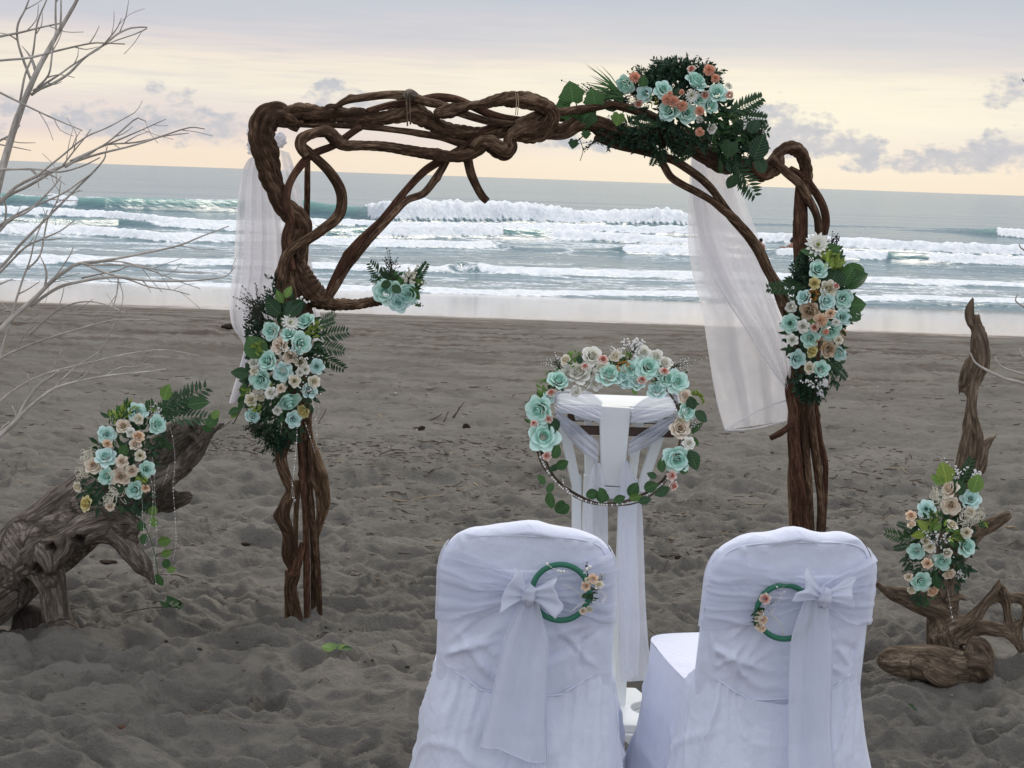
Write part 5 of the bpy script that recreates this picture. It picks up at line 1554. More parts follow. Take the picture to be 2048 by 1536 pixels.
a.filler(1302, 202, 13, 'leaf_yellow', 50); a.filler(1305, 203, 9, 'orange', 20, dy=-.01); a.filler(1418, 238, 14, 'leaf_mid', 60, dy=-.02); a.filler(1465, 238, 8, 'leaf_yellow', 30)
a.stemline([(1190, 215), (1160, 222), (1150, 200)]); a.stemline([(1175, 262), (1160, 278), (1150, 284)]); a.stemline([(1158, 275), (1166, 300), (1160, 322)], .7); a.stemline([(1240, 190), (1200, 204), (1165, 212)])

# ------------------------------------------------------------------ arrangement on the left post
a = Arr('tall cascade of mint and cream roses tied on the left post of the arch', 'flower_arrangement', 'flowers', (568, 735), 5.72, (85, 150), .09, 22)
for q in [(542, 662, 19, 'mint'), (612, 642, 20, 'mint'), (577, 668, 16, 'mint'), (601, 687, 23, 'mint'), (535, 722, 22, 'mint'), (521, 760, 22, 'mint'), (565, 744, 20, 'mint_pale'), (577, 802, 26, 'mint'), (633, 733, 16, 'mint_pale'), (619, 781, 16, 'mint_pale'), (505, 832, 16, 'mint_pale'), (587, 839, 17, 'mint_pale'),
          (559, 691, 18, 'cream'), (581, 713, 16, 'cream'), (602, 725, 12, 'ivory'), (589, 762, 13, 'ivory'), (628, 763, 13, 'ivory'), (502, 800, 13, 'ivory'), (521, 795, 10, 'ivory'), (607, 823, 15, 'yellow'), (562, 777, 10, 'cream'), (611, 739, 10, 'white'), (507, 727, 11, 'white'), (542, 786, 13, 'white'), (580, 646, 15, 'daisy'), (554, 821, 10, 'white'), (600, 745, 9, 'white'), (508, 742, 9, 'ivory')]:
    a.rose(*q, dy=-.03 if q[2] < 14 else -.01)
a.foliage(620, (12, 26), ('leaf_dark', 'cedar', 'leaf_dark'), blobs=[(540, 640, 34), (570, 625, 30), (520, 690, 30), (560, 720, 50), (600, 700, 40), (630, 720, 22), (540, 780, 44), (600, 780, 36), (550, 840, 40), (580, 850, 26), (545, 815, 36), (620, 660, 24)], dy=.05)
a.foliage(150, (18, 34), ('cedar',), blobs=[(527, 640, 18), (520, 665, 18), (550, 600, 12), (553, 578, 8), (555, 560, 5), (560, 862, 24), (548, 880, 14), (530, 850, 16)], style='sprig', dy=.03, name='cedar_sprigs')
a.foliage(90, (9, 16), ('leaf_yellow',), blobs=[(522, 698, 16), (545, 770, 10), (620, 665, 12), (494, 780, 12), (515, 812, 10), (632, 655, 8)], dy=-.02)
for (x, y, L, an, k, mt) in [(566, 606, 28, 122, 'oval', 'leaf_light'), (571, 596, 26, 72, 'oval', 'leaf_light'), (550, 608, 22, 150, 'round', 'leaf_dark'), (572, 632, 44, 50, 'round', 'leaf_dark'), (560, 628, 40, 140, 'round', 'leaf_dark'), (500, 748, 38, 178, 'oval', 'leaf_dark'),
                             (502, 742, 20, 130, 'oval', 'leaf_dark'), (520, 712, 46, 122, 'broad', 'leaf_mid'), (484, 790, 24, 80, 'oval', 'leaf_mid'), (478, 808, 24, 60, 'oval', 'leaf_mid'), (480, 818, 26, 200, 'oval', 'leaf_mid'), (476, 822, 20, 225, 'round', 'leaf_light'), (486, 802, 20, 250, 'oval', 'leaf_mid'), (584, 612, 26, 20, 'round', 'leaf_dark')]:
    a.leaf(x, y, L, an, k, mt, dy=-.02)
for f in [(638, 648, 668, 628), (628, 676, 690, 662), (630, 690, 684, 700), (630, 700, 680, 742), (620, 660, 664, 640), (550, 860, 505, 868), (560, 870, 548, 900), (575, 862, 590, 884), (520, 690, 496, 720)]:
    a.fern(*f)
a.spray(530, 640, 500, 588, 34, 30); a.spray(528, 660, 508, 620, 20, 24)
a.spray(590, 612, 606, 600, 10, 18, bead='babys', bl=3)
a.spray(535, 845, 494, 862, 16, 22)
a.spray(600, 735, 596, 700, 14, 40, bead='babys', bl=1.8, dy=-.05); a.spray(615, 800, 620, 770, 10, 26, bead='babys', bl=1.8, dy=-.05)
a.stemline([(505, 792), (484, 815), (470, 842), (464, 848)], 1.1)
a.pearls([(624, 770), (634, 800), (638, 822), (625, 850)], dy=-.04); a.pearls([(622, 790), (630, 830), (634, 870), (632, 900)], 8, 1.2, dy=-.04); a.pearls([(592, 830), (594, 870), (588, 940), (584, 985), (590, 1003), (583, 960)], 6, 1.3, dy=-.10); a.pearls([(610, 845), (622, 880), (630, 905)], 7, 1.2, dy=-.06)

# ------------------------------------------------------------------ arrangement on the right post
a = Arr('mint and ivory rose cascade with a white daisy on the right arch post', 'flower_arrangement', 'flowers', (1636, 640), 6.36, (75, 150), .10, 23)
for q in [(1636, 539, 20, 'mint'), (1607, 594, 16, 'mint_pale'), (1653, 602, 19, 'mint_pale'), (1686, 597, 20, 'mint'), (1686, 634, 18, 'mint_pale'), (1580, 647, 19, 'mint'), (1661, 661, 22, 'mint'), (1620, 677, 19, 'mint'), (1595, 718, 19, 'mint_pale'), (1676, 706, 17, 'mint_pale'), (1642, 738, 18, 'mint'),
          (1657, 578, 18, 'ivory'), (1619, 623, 21, 'tan'), (1657, 699, 17, 'tan'), (1629, 567, 12, 'yellow'), (1624, 703, 13, 'yellow'), (1619, 736, 12, 'ivory'), (1606, 653, 13, 'white'), (1582, 614, 12, 'white'), (1585, 680, 12, 'white'), (1643, 640, 13, 'peachc'), (1629, 655, 9, 'pink'), (1661, 627, 10, 'peach'), (1635, 492, 21, 'daisy'),
          (1672, 645, 8, 'white'), (1677, 680, 9, 'ivory'), (1652, 664, 6, 'coral'), (1672, 572, 8, 'pink')]:
    a.rose(*q, dy=-.05 if q[2] < 14 else -.01, face=(0, -1, .5) if q[3] == 'daisy' else None)
a.foliage(560, (12, 26), ('leaf_dark', 'cedar'), blobs=[(1625, 530, 26), (1610, 580, 28), (1640, 600, 44), (1670, 620, 36), (1600, 650, 28), (1640, 680, 44), (1600, 700, 26), (1650, 740, 36), (1615, 755, 24), (1680, 560, 18), (1665, 520, 18)], dy=.05)
a.foliage(130, (18, 34), ('cedar',), blobs=[(1610, 540, 16), (1608, 560, 14), (1618, 762, 20), (1625, 780, 14), (1600, 555, 10)], style='sprig', dy=.02, name='cedar_sprigs')
a.foliage(60, (12, 22), ('leaf_yellow',), blobs=[(1658, 515, 14), (1665, 530, 14)], dy=-.02)
for (x, y, L, an, k, mt) in [(1686, 572, 44, 62, 'oval', 'leaf_mid'), (1692, 570, 46, 40, 'broad', 'leaf_mid'), (1700, 530, 46, 292, 'broad', 'leaf_mid'), (1698, 612, 34, 10, 'ivy', 'leaf_mid'), (1696, 622, 30, 330, 'broad', 'leaf_mid'), (1640, 512, 40, 160, 'oval', 'leaf_mid'), (1648, 508, 34, 30, 'round', 'leaf_mid'),
                             (1672, 540, 46, 255, 'broad', 'leaf_dark'), (1676, 520, 18, 80, 'round', 'leaf_dark'), (1635, 640, 20, 200, 'oval', 'leaf_light'), (1655, 523, 34, 60, 'oval', 'leaf_yellow'), (1655, 523, 30, 110, 'oval', 'leaf_yellow'), (1660, 530, 32, 20, 'oval', 'leaf_yellow')]:
    a.leaf(x, y, L, an, k, mt, dy=-.02)
for f in [(1618, 560, 1596, 524), (1612, 575, 1540, 576), (1612, 590, 1588, 552), (1610, 560, 1610, 512), (1605, 570, 1590, 600), (1660, 722, 1696, 754), (1655, 728, 1674, 756), (1650, 730, 1690, 722), (1600, 610, 1576, 586), (1625, 750, 1610, 790)]:
    a.fern(*f)
a.spray(1655, 510, 1668, 472, 18, 16)
a.spray(1672, 520, 1674, 474, 8, 5)
a.spray(1690, 630, 1718, 632, 12, 14, bead='babys'); a.spray(1618, 765, 1635, 768, 14, 22, bead='babys', bl=2.2, dy=-.04)
a.filler(1628, 590, 11, 'orange', 60, dy=-.04); a.filler(1684, 667, 9, 'orange', 40, dy=-.04); a.filler(1642, 687, 11, 'orange', 50, dy=-.03); a.filler(1668, 505, 5, 'orange', 20)

# ------------------------------------------------------------------ posy on the side branch
a = Arr('small posy of three mint roses and fern on the tip of a side branch', 'flower_arrangement', 'flowers', (793, 592), arch_y(780) - .05, (45, 35), .04, 24)
for q in [(770, 585, 25, 'mint'), (797, 603, 23, 'mint_pale'), (816, 588, 23, 'mint'), (788, 578, 16, 'mint'), (806, 596, 18, 'mint_pale')]:
    a.rose(*q, face=(a.rs.uniform(-.3, .3), -1, -.1 + .3 * (q[0] < 780)))
a.foliage(120, (12, 22), ('leaf_dark', 'leaf_mid'), blobs=[(790, 570, 18), (820, 575, 16), (780, 565, 14)], dy=.03)
for f in [(778, 572, 739, 530), (782, 570, 744, 556), (816, 575, 856, 533), (812, 570, 838, 540), (780, 570, 766, 536), (826, 580, 846, 560)]:
    a.fern(*f)
a.spray(786, 572, 777, 514, 26, 18); a.spray(810, 575, 820, 548, 20, 26, bead='net', bl=3); a.spray(825, 600, 838, 615, 10, 10, mat='leaf_mid', bead='leaf_mid')
a.leaf(822, 572, 32, 300, 'oval', 'leaf_mid', dy=-.03); a.leaf(784, 572, 22, 330, 'round', 'leaf_dark', dy=-.05); a.leaf(782, 566, 22, 200, 'round', 'leaf_dark', dy=-.05); a.leaf(824, 560, 26, 340, 'oval', 'leaf_light', dy=.0)

# ------------------------------------------------------------------ arrangement on the leaning log
a = Arr('mint, cream and peach rose arrangement with bead strings on the leaning log', 'flower_arrangement', 'flowers', (235, 925), 5.44, (80, 110), .05, 25)
for q in [(275, 824, 20, 'mint_pale'), (314, 849, 20, 'mint'), (213, 869, 19, 'mint_pale'), (211, 914, 21, 'mint_pale'), (213, 953, 18, 'mint'), (293, 939, 17, 'mint'), (269, 980, 19, 'mint'),
          (242, 953, 20, 'cream'), (187, 931, 18, 'cream'), (246, 852, 15, 'cream'), (261, 865, 10, 'white'), (277, 873, 13, 'peach'), (270, 889, 13, 'cream'), (280, 911, 12, 'ivory'), (244, 923, 13, 'cream'), (264, 942, 13, 'cream'), (277, 838, 11, 'ivory'), (215, 888, 10, 'peach'), (155, 974, 11, 'ivory'), (172, 1008, 16, 'yellow'), (220, 1013, 10, 'cream'), (291, 976, 9, 'peach')]:
    a.rose(*q, dy=-.03 if q[2] < 14 else -.01)
a.foliage(420, (12, 24), ('leaf_dark', 'cedar'), blobs=[(245, 850, 30), (230, 900, 40), (260, 930, 40), (290, 880, 34), (200, 980, 36), (240, 1000, 30), (310, 830, 26), (285, 1000, 26), (300, 920, 20), (190, 1000, 20)], dy=.04)
a.foliage(120, (9, 18), ('leaf_yellow', 'leaf_mid'), blobs=[(232, 835, 14), (248, 828, 14), (280, 956, 10), (258, 818, 12), (300, 820, 10)], dy=-.02)
for (x, y, L, an, k, mt) in [(252, 890, 26, 250, 'round', 'leaf_mid'), (328, 800, 34, 75, 'round', 'leaf_light'), (250, 830, 26, 140, 'oval', 'leaf_mid'), (375, 810, 44, 15, 'oval', 'leaf_mid'), (412, 852, 30, 40, 'round', 'leaf_mid'), (425, 860, 26, 175, 'oval', 'leaf_mid'), (425, 838, 22, 60, 'round', 'leaf_light'), (235, 965, 24, 290, 'round', 'leaf_dark'),
                             (308, 1012, 24, 260, 'round', 'leaf_light'), (303, 1035, 22, 300, 'round', 'leaf_light'), (290, 1068, 22, 260, 'round', 'leaf_mid'), (316, 1085, 28, 15, 'round', 'leaf_light'), (322, 1110, 22, 20, 'round', 'leaf_light'), (330, 1118, 22, 285, 'round', 'leaf_mid'), (334, 1140, 18, 10, 'round', 'leaf_light'), (314, 1148, 28, 290, 'round', 'leaf_mid'), (284, 1062, 22, 100, 'round', 'leaf_mid'), (300, 1000, 30, 250, 'oval', 'leaf_dark')]:
    a.leaf(x, y, L, an, k, mt, dy=-.06 if y > 990 else -.02)
for f in [(325, 830, 402, 776), (320, 835, 388, 800), (318, 822, 372, 786), (328, 840, 410, 826), (310, 830, 350, 790), (300, 820, 296, 806), (310, 870, 340, 900), (300, 880, 330, 880)]:
    a.fern(*f)
a.stemline([(285, 1040), (300, 1075), (310, 1110), (318, 1160)], .9, 'leaf_mid', dy=-.05); a.stemline([(400, 852), (430, 862), (462, 842)], .8)
a.net(232, 985, 20); a.net(176, 912, 16); a.net(168, 945, 14); a.net(215, 1000, 12)
for st_ in ([(340, 855), (346, 880), (350, 925), (346, 970), (350, 1030), (352, 1085), (346, 1120)], [(338, 930), (332, 955), (325, 970)], [(305, 915), (308, 950), (310, 1000), (312, 1045), (314, 1080), (308, 1130), (312, 1168)], [(284, 995), (285, 1030), (288, 1065)], [(296, 930), (306, 990), (300, 1050), (290, 1090)]):
    a.pearls(st_, 7.0, 1.0, dy=-.08)
a.spray(300, 830, 316, 812, 14, 18, bead='babys')

# ------------------------------------------------------------------ arrangement on the upright stump
a = Arr('mint and cream rose cascade tied to the upright driftwood stump', 'flower_arrangement', 'flowers', (1880, 1075), 5.33, (75, 125), .06, 26)
for q in [(1941, 998, 20, 'mint_pale'), (1852, 1018, 18, 'mint_pale'), (1933, 1093, 20, 'mint'), (1832, 1102, 18, 'mint'), (1884, 1123, 19, 'mint'), (1842, 1163, 21, 'mint'),
          (1900, 979, 20, 'cream'), (1902, 1011, 20, 'cream'), (1904, 1050, 13, 'ivory'), (1933, 1065, 12, 'ivory'), (1940, 1025, 12, 'ivory'), (1822, 1031, 11, 'peach'), (1823, 1050, 10, 'cream'), (1859, 1093, 13, 'ivory'), (1852, 1083, 11, 'ivory'), (1855, 1127, 11, 'peach'), (1895, 1106, 11, 'ivory'), (1898, 1148, 13, 'cream'), (1817, 1154, 9, 'cream'), (1866, 1182, 13, 'peach'), (1824, 1180, 10, 'ivory')]:
    a.rose(*q, dy=-.03 if q[2] < 14 else -.01)
a.foliage(420, (12, 24), ('leaf_dark', 'cedar'), blobs=[(1900, 960, 26), (1880, 1030, 36), (1860, 1060, 36), (1900, 1080, 40), (1850, 1130, 40), (1900, 1140, 32), (1830, 1080, 26), (1850, 1180, 26), (1920, 1130, 20), (1925, 1040, 26)], dy=.04)
a.foliage(90, (9, 18), ('leaf_mid', 'leaf_yellow'), blobs=[(1866, 1040, 14), (1908, 1075, 14), (1960, 1045, 9), (1890, 1060, 8)], dy=-.03)
for (x, y, L, an, k, mt) in [(1893, 962, 38, 105, 'broad', 'leaf_yellow'), (1888, 968, 30, 150, 'oval', 'leaf_light'), (1945, 985, 40, 80, 'round', 'leaf_light'), (1925, 990, 36, 120, 'round', 'leaf_dark'), (1855, 1062, 30, 130, 'oval', 'leaf_yellow'), (1852, 1065, 30, 200, 'oval', 'leaf_yellow'), (1858, 1064, 28, 60, 'oval', 'leaf_light'), (1866, 1060, 22, 40, 'oval', 'leaf_light'), (1872, 1150, 30, 280, 'round', 'leaf_dark'), (1855, 1065, 24, 270, 'oval', 'leaf_light')]:
    a.leaf(x, y, L, an, k, mt, dy=-.03)
for f in [(1830, 1080, 1776, 1070), (1828, 1090, 1790, 1096), (1835, 1065, 1800, 1046), (1912, 1125, 1936, 1150), (1905, 1130, 1930, 1120), (1920, 975, 1945, 920), (1915, 970, 1950, 940), (1915, 1130, 1924, 1164)]:
    a.fern(*f)
a.net(1874, 992, 16); a.net(1935, 1038, 22); a.net(1955, 1028, 14)
a.spray(1915, 975, 1910, 935, 26, 34, bead='babys', bl=2); a.spray(1945, 970, 1952, 944, 10, 12, bead='babys', bl=3); a.spray(1880, 1110, 1878, 1070, 24, 44, bead='babys', bl=2, dy=-.04); a.spray(1905, 1140, 1925, 1155, 14, 20, bead='babys')
a.pearls([(1895, 1180), (1900, 1205), (1903, 1225), (1906, 1242)], 9, 1.4, dy=-.08, big=.5)

# ------------------------------------------------------------------ the big wreath on the table
WR_Y = 4.62
WC = (1220.0, 865.0)
a = Arr('large round vine wreath of mint and white roses hung before the table', 'wreath', 'wreath', WC, WR_Y, (400, 400), .0, 27)
for k in range(4):
    rr0 = 146 + (k - 1.5) * 2.0
    pts = []
    for i in range(49):
        t = 2 * math.pi * i / 48
        rr = rr0 + 2.2 * math.sin(3 * t + k * 1.7) + 1.6 * math.sin(7 * t + k)
        pts.append([*at(WC[0] + rr * math.cos(t), WC[1] - rr * math.sin(t) * .985, WR_Y + .035 + .008 * math.sin(5 * t + 2 * k)), (2.3 - .3 * k) * psize(WR_Y)])
    X = catmull(np.array(pts), .012)
    link('vine_ring', tube_mesh('vine_ring', X[:, :3], X[:, 3], M['twig'], seg=8, lobe_a=.05, origin=a.o, seed=60 + k, caps=False), a.root)
for q in [(1117, 761, 23, 'mint'), (1218, 750, 27, 'mint'), (1263, 739, 19, 'mint'), (1296, 734, 27, 'mint'), (1354, 763, 24, 'mint'), (1313, 781, 20, 'mint_pale'), (1374, 823, 19, 'mint'), (1079, 820, 30, 'mint'), (1087, 873, 32, 'mint'), (1354, 918, 30, 'mint'),
          (1184, 712, 21, 'white'), (1157, 745, 27, 'white'), (1287, 706, 17, 'white'), (1328, 727, 18, 'white'), (1168, 769, 18, 'white'), (1190, 766, 15, 'white'), (1360, 857, 21, 'cream'), (1369, 792, 15, 'cream'), (1131, 720, 12, 'ivory'), (1206, 719, 11, 'pink'), (1230, 712, 12, 'ivory'), (1329, 743, 10, 'pink'), (1103, 786, 10, 'pink'), (1068, 847, 8, 'pink'), (1098, 838, 9, 'pink'), (1094, 912, 10, 'pink'), (1378, 886, 13, 'white'), (1343, 951, 11, 'pink'), (1347, 972, 10, 'pink'), (1284, 760, 10, 'pink'), (1170, 733, 8, 'pink'), (1152, 783, 12, 'white'), (1250, 764, 16, 'mint_pale'), (1138, 748, 19, 'white'), (1242, 752, 19, 'mint_pale'), (1335, 758, 20, 'mint'), (1274, 762, 18, 'mint_pale'), (1204, 738, 18, 'white'), (1312, 714, 16, 'white'), (1098, 795, 14, 'mint_pale'), (1364, 838, 14, 'ivory')]:
    a.rose(*q, dy=-.035 if q[2] < 14 else (-.0 if q[3] == 'white' else -.015))
a.foliage(240, (9, 20), ('leaf_mid', 'leaf_dark'), blobs=[(1117, 765, 24), (1140, 742, 20), (1180, 735, 22), (1220, 735, 20), (1265, 735, 22), (1310, 745, 24), (1350, 770, 22), (1372, 810, 16), (1080, 815, 22), (1080, 850, 22), (1320, 762, 14)], dy=.025)
a.foliage(70, (8, 16), ('leaf_light',), blobs=[(1085, 790, 10), (1150, 720, 14), (1087, 783, 12), (1250, 715, 10), (1316, 758, 10), (1065, 845, 8)], dy=0.0)
for (x, y, L, an, k, mt) in [(1105, 916, 30, 70, 'round', 'leaf_mid'), (1112, 935, 28, 30, 'round', 'leaf_mid'), (1118, 948, 22, 330, 'round', 'leaf_mid'), (1116, 928, 24, 230, 'oval', 'leaf_dark'), (1090, 968, 24, 130, 'round', 'leaf_mid'), (1094, 985, 24, 60, 'oval', 'leaf_mid'), (1100, 985, 34, 275, 'round', 'leaf_mid'), (1124, 1000, 32, 260, 'round', 'leaf_mid'), (1138, 1010, 30, 220, 'round', 'leaf_mid'),
                             (1172, 992, 28, 20, 'round', 'leaf_mid'), (1192, 990, 30, 345, 'round', 'leaf_mid'), (1208, 1000, 28, 110, 'round', 'leaf_mid'), (1226, 1002, 28, 20, 'oval', 'leaf_mid'), (1258, 992, 32, 60, 'round', 'leaf_mid'), (1258, 996, 26, 10, 'round', 'leaf_light'), (1276, 1004, 28, 20, 'oval', 'leaf_dark'), (1288, 978, 30, 25, 'round', 'leaf_mid'), (1324, 945, 30, 100, 'oval', 'leaf_mid'), (1314, 955, 22, 160, 'oval', 'leaf_dark'), (1310, 990, 34, 30, 'oval', 'leaf_dark'),
                             (1386, 820, 30, 110, 'round', 'leaf_dark'), (1390, 824, 32, 330, 'round', 'leaf_dark'), (1384, 868, 32, 60, 'oval', 'leaf_mid'), (1380, 872, 28, 310, 'oval', 'leaf_mid'), (1372, 868, 24, 140, 'round', 'leaf_dark'), (1378, 900, 46, 300, 'oval', 'leaf_dark'), (1104, 836, 34, 290, 'round', 'leaf_dark'), (1270, 770, 22, 270, 'oval', 'leaf_light'), (1160, 728, 18, 100, 'round', 'leaf_dark'), (1358, 940, 20, 350, 'oval', 'leaf_mid')]:
    a.leaf(x, y, L, an, k, mt, dy=-.02)
a.filler(1246, 733, 13, 'orange', 70, dy=-.02); a.filler(1248, 716, 12, 'leaf_yellow', 50); a.filler(1317, 760, 14, 'leaf_mid', 60, dy=-.01)
a.spray(1252, 728, 1278, 682, 26, 22, bead='babys', bl=2.6); a.spray(1112, 748, 1088, 762, 24, 26, mat='leaf_light', bead='leaf_light', bl=1.3); a.spray(1120, 735, 1108, 720, 18, 24, bead='babys', bl=1.3); a.spray(1340, 738, 1368, 722, 26, 34, bead='babys', bl=1.1)
a.spray(1368, 860, 1394, 838, 14, 18, bead='babys', bl=1.1); a.spray(1230, 725, 1226, 702, 16, 24, bead='babys', bl=2)
mb = MB()
for k in range(60):
    t = k / 59
    c = at(1384 + 22 * math.sin(t * 1.6), 786 + 22 * t * t - 3 * t, WR_Y - .01) + a.rs.normal(0, .004 * (1 - .5 * t), 3)
    mb.sphere(c, 2.3 * psize(WR_Y), 5, 3)
mb.build('catkin', M['leaf_yellow'], a.root, origin=a.o, smooth=True)
t_ = np.linspace(R(200), R(335), 12)
a.pearls([(WC[0] + 148 * math.cos(t), WC[1] - 145 * math.sin(t)) for t in t_], 5.0, 2.0, dy=.01, big=.7)
a.pearls([(1124, 950), (1128, 970), (1140, 985), (1165, 1000)], 5, 1.6, dy=-.01)

# ================================================================== cloth helpers
def sheet(name, P, mat, parent=None, origin=(0, 0, 0)):
    P = np.asarray(P, float)
    return link(name, mesh_np(name, P.reshape(-1, 3) - np.array(origin), quads=grid_quads(P.shape[0], P.shape[1]), mat=mat), parent)


def interp_pts(pts, t):
    """pts ((x, y), ...) resampled smoothly at fractions t of its length"""
    P = np.array(pts, float)
    P3 = np.hstack([P, np.zeros((len(P), 1))]) if P.shape[1] == 2 else P
    X = catmull(P3, max(1e-3, np.linalg.norm(np.diff(P3, axis=0), axis=1).sum() / 240))
    s = np.concatenate([[0], np.cumsum(np.linalg.norm(np.diff(X, axis=0), axis=1))])
    s /= s[-1]
    return np.stack([np.interp(t, s, X[:, i]) for i in range(P.shape[1])], -1)


def hang(name, left, right, Y, mat, parent, origin, nu=40, nv=90, folds=5, amp=.03, seed=0, top_amp=.3, ydir=None, billow=0.0):
    """cloth hanging between a left and a right outline (photo pixels, top to bottom) with vertical folds in depth"""
    v = np.linspace(0, 1, nv)
    u = np.linspace(0, 1, nu)
    L, R_ = interp_pts(left, v), interp_pts(right, v)
    P = np.zeros((nv, nu, 3))
    UU, VV = np.meshgrid(u, v)
    uw = UU + .05 * vn(UU * 3 + seed, VV * 2.2, seed=seed) + .03 * vn(UU * 0 + seed, VV * 4, seed=seed + 3)
    dep = amp * (top_amp + (1 - top_amp) * VV) * (np.sin(2 * np.pi * folds * uw + seed) + .3 * np.sin(2 * np.pi * folds * 2.1 * uw + 1.3 * seed + 2 * VV))
    dep += amp * .5 * fbm(UU * 5 + seed, VV * 9, seed + 5, 3)
    dep += billow * np.sin(np.pi * VV) * np.sin(np.pi * UU)
    for i in range(nv):
        for j in range(nu):
            x = L[i, 0] + (R_[i, 0] - L[i, 0]) * u[j]
            y = L[i, 1] + (R_[i, 1] - L[i, 1]) * u[j]
            P[i, j] = at(x, y, Y + dep[i, j])
    return sheet(name, P, mat, parent, origin)


def band(name, A, B, YA, YB, mat, parent, origin, nu=60, nv=14, folds=3, amp=.012, seed=0):
    """cloth swag between an upper line A and a lower line B (photo pixels), pleated along its run"""
    u = np.linspace(0, 1, nu)
    a, b = interp_pts(A, u), interp_pts(B, u)
    P = np.zeros((nv, nu, 3))
    for i in range(nv):
        v = i / (nv - 1)
        for j in range(nu):
            x, y = a[j] * (1 - v) + b[j] * v
            ybase = YA + (YB - YA) * u[j] if not callable(YA) else YA(u[j])
            d = amp * (math.sin(2 * math.pi * folds * v + seed + 1.2 * math.sin(3 * u[j] + seed)) + .5 * math.sin(2 * math.pi * folds * 2.2 * v + 5 * u[j] + seed))
            d -= amp * 1.6 * math.sin(math.pi * v)
            P[i, j] = at(x, y, ybase + d)
    return sheet(name, P, mat, parent, origin)


# ================================================================== THING: chiffon drapes on the arch
DY = 6.0
d0 = at(540, 275, DY)
drape = empty('chiffon_drape', d0, 'narrow sheer white drape tied to the left corner of the arch', 'drape')
hang('drape_panel', [(497, 318), (486, 340), (477, 385), (472, 450), (466, 540), (459, 600), (464, 650), (487, 690), (480, 730), (468, 770), (458, 806)],
     [(545, 300), (556, 340), (566, 400), (572, 470), (572, 540), (560, 590), (545, 640), (528, 680), (516, 720), (500, 765), (484, 810)], DY, M['sheer_dense'], drape, d0, folds=4, amp=.035, seed=3)
hang('drape_panel', [(500, 316), (495, 350), (490, 420), (486, 520), (480, 600), (484, 660), (492, 700), (480, 760), (466, 806)],
     [(540, 300), (548, 350), (556, 420), (560, 500), (556, 580), (540, 640), (520, 690), (502, 740), (484, 809)], DY + .05, M['sheer_drape'], drape, d0, folds=3, amp=.03, seed=5)
hang('drape_panel', [(560, 300), (566, 340), (572, 400), (578, 470), (590, 540), (600, 575)], [(578, 305), (592, 345), (605, 400), (612, 460), (622, 520), (634, 575)], DY + .03, M['sheer_drape'], drape, d0, nu=24, nv=50, folds=2, amp=.02, seed=8)
hang('drape_panel', [(574, 330), (586, 400), (596, 480), (610, 560), (622, 640), (630, 700)], [(586, 330), (600, 400), (612, 480), (628, 560), (642, 640), (648, 700)], DY + .08, M['sheer_drape'], drape, d0, nu=20, nv=50, folds=2, amp=.02, seed=11)


def puff(name, cx, cy, rx, ry, Y, seed, parent, origin, mat):
    c = at(cx, cy, Y)
    ps = psize(Y)
    n, mm_ = 22, 30
    P = np.zeros((n, mm_, 3))
    for i in range(n):
        for j in range(mm_):
            a, b = math.pi * i / (n - 1), 2 * math.pi * j / (mm_ - 1)
            k = 1 + .20 * math.sin(5 * b + 2 * a + seed) * math.sin(a) + .14 * math.sin(9 * a + 3 * b + seed)
            P[i, j] = c + SX * (rx * ps * k * math.sin(a) * math.cos(b)) + SY * (ry * ps * k * math.cos(a)) + np.array((0, 1, 0)) * (rx * ps * .8 * k * math.sin(a) * math.sin(b))
    return sheet(name, P, mat, parent, origin)


puff('gathered_knot', 504, 266, 9, 10, DY - .02, 1, drape, d0, M['sheer_hem'])
puff('gathered_knot', 507, 288, 11, 13, DY - .01, 2, drape, d0, M['sheer_hem'])
puff('gathered_knot', 560, 280, 11, 14, DY + .04, 3, drape, d0, M['sheer_hem'])
puff('gathered_knot', 524, 300, 26, 16, DY + .05, 4, drape, d0, M['sheer_drape'])

DY2 = 6.58
d1 = at(1410, 300, DY2)
drape2 = empty('chiffon_drape', d1, 'wide sheer white drape blown aside beneath the flowers on the right of the arch', 'drape')
hang('drape_panel', [(1383, 296), (1380, 340), (1376, 420), (1377, 500), (1388, 560), (1404, 620), (1413, 680), (1424, 750), (1436, 810), (1450, 860)],
     [(1448, 296), (1466, 345), (1492, 410), (1512, 460), (1530, 520), (1552, 590), (1570, 670), (1580, 730), (1580, 780), (1574, 842)], DY2, M['sheer_drape'], drape2, d1, nu=60, nv=110, folds=2.5, amp=.03, seed=14, billow=.08)
hang('drape_panel', [(1386, 296), (1384, 340), (1388, 420), (1404, 500), (1430, 560), (1460, 610), (1490, 655), (1520, 705), (1548, 745), (1574, 778)],
     [(1440, 296), (1456, 345), (1478, 410), (1500, 470), (1522, 530), (1546, 600), (1568, 660), (1578, 700), (1582, 740), (1586, 790)], DY2 - .05, M['sheer_drape'], drape2, d1, nu=50, nv=100, folds=2.2, amp=.022, seed=17, billow=.05)
hang('drape_panel', [(1384, 296), (1382, 400), (1392, 500), (1408, 560), (1424, 600)], [(1412, 296), (1420, 380), (1436, 460), (1460, 530), (1480, 590)], DY2 + .05, M['sheer_drape'], drape2, d1, nu=30, nv=60, folds=3, amp=.02, seed=19)
for (pp, r) in (([(1450, 861), (1500, 858), (1540, 850), (1575, 841)], 1.6), ([(1450, 861), (1480, 842), (1530, 815), (1574, 800)], 1.5), ([(1424, 750), (1436, 810), (1450, 861)], 1.0), ([(1430, 560), (1460, 610), (1490, 655), (1520, 705), (1548, 745), (1574, 778)], 1.0)):
    P = np.array([[*at(x, y, DY2 - .02), r * psize(DY2)] for x, y in pp])
    X = catmull(P, .02)
    link('hem', tube_mesh('hem', X[:, :3], X[:, 3], M['sheer_hem'], seg=6, lobe_a=0, rough=.1, origin=d1), drape2)
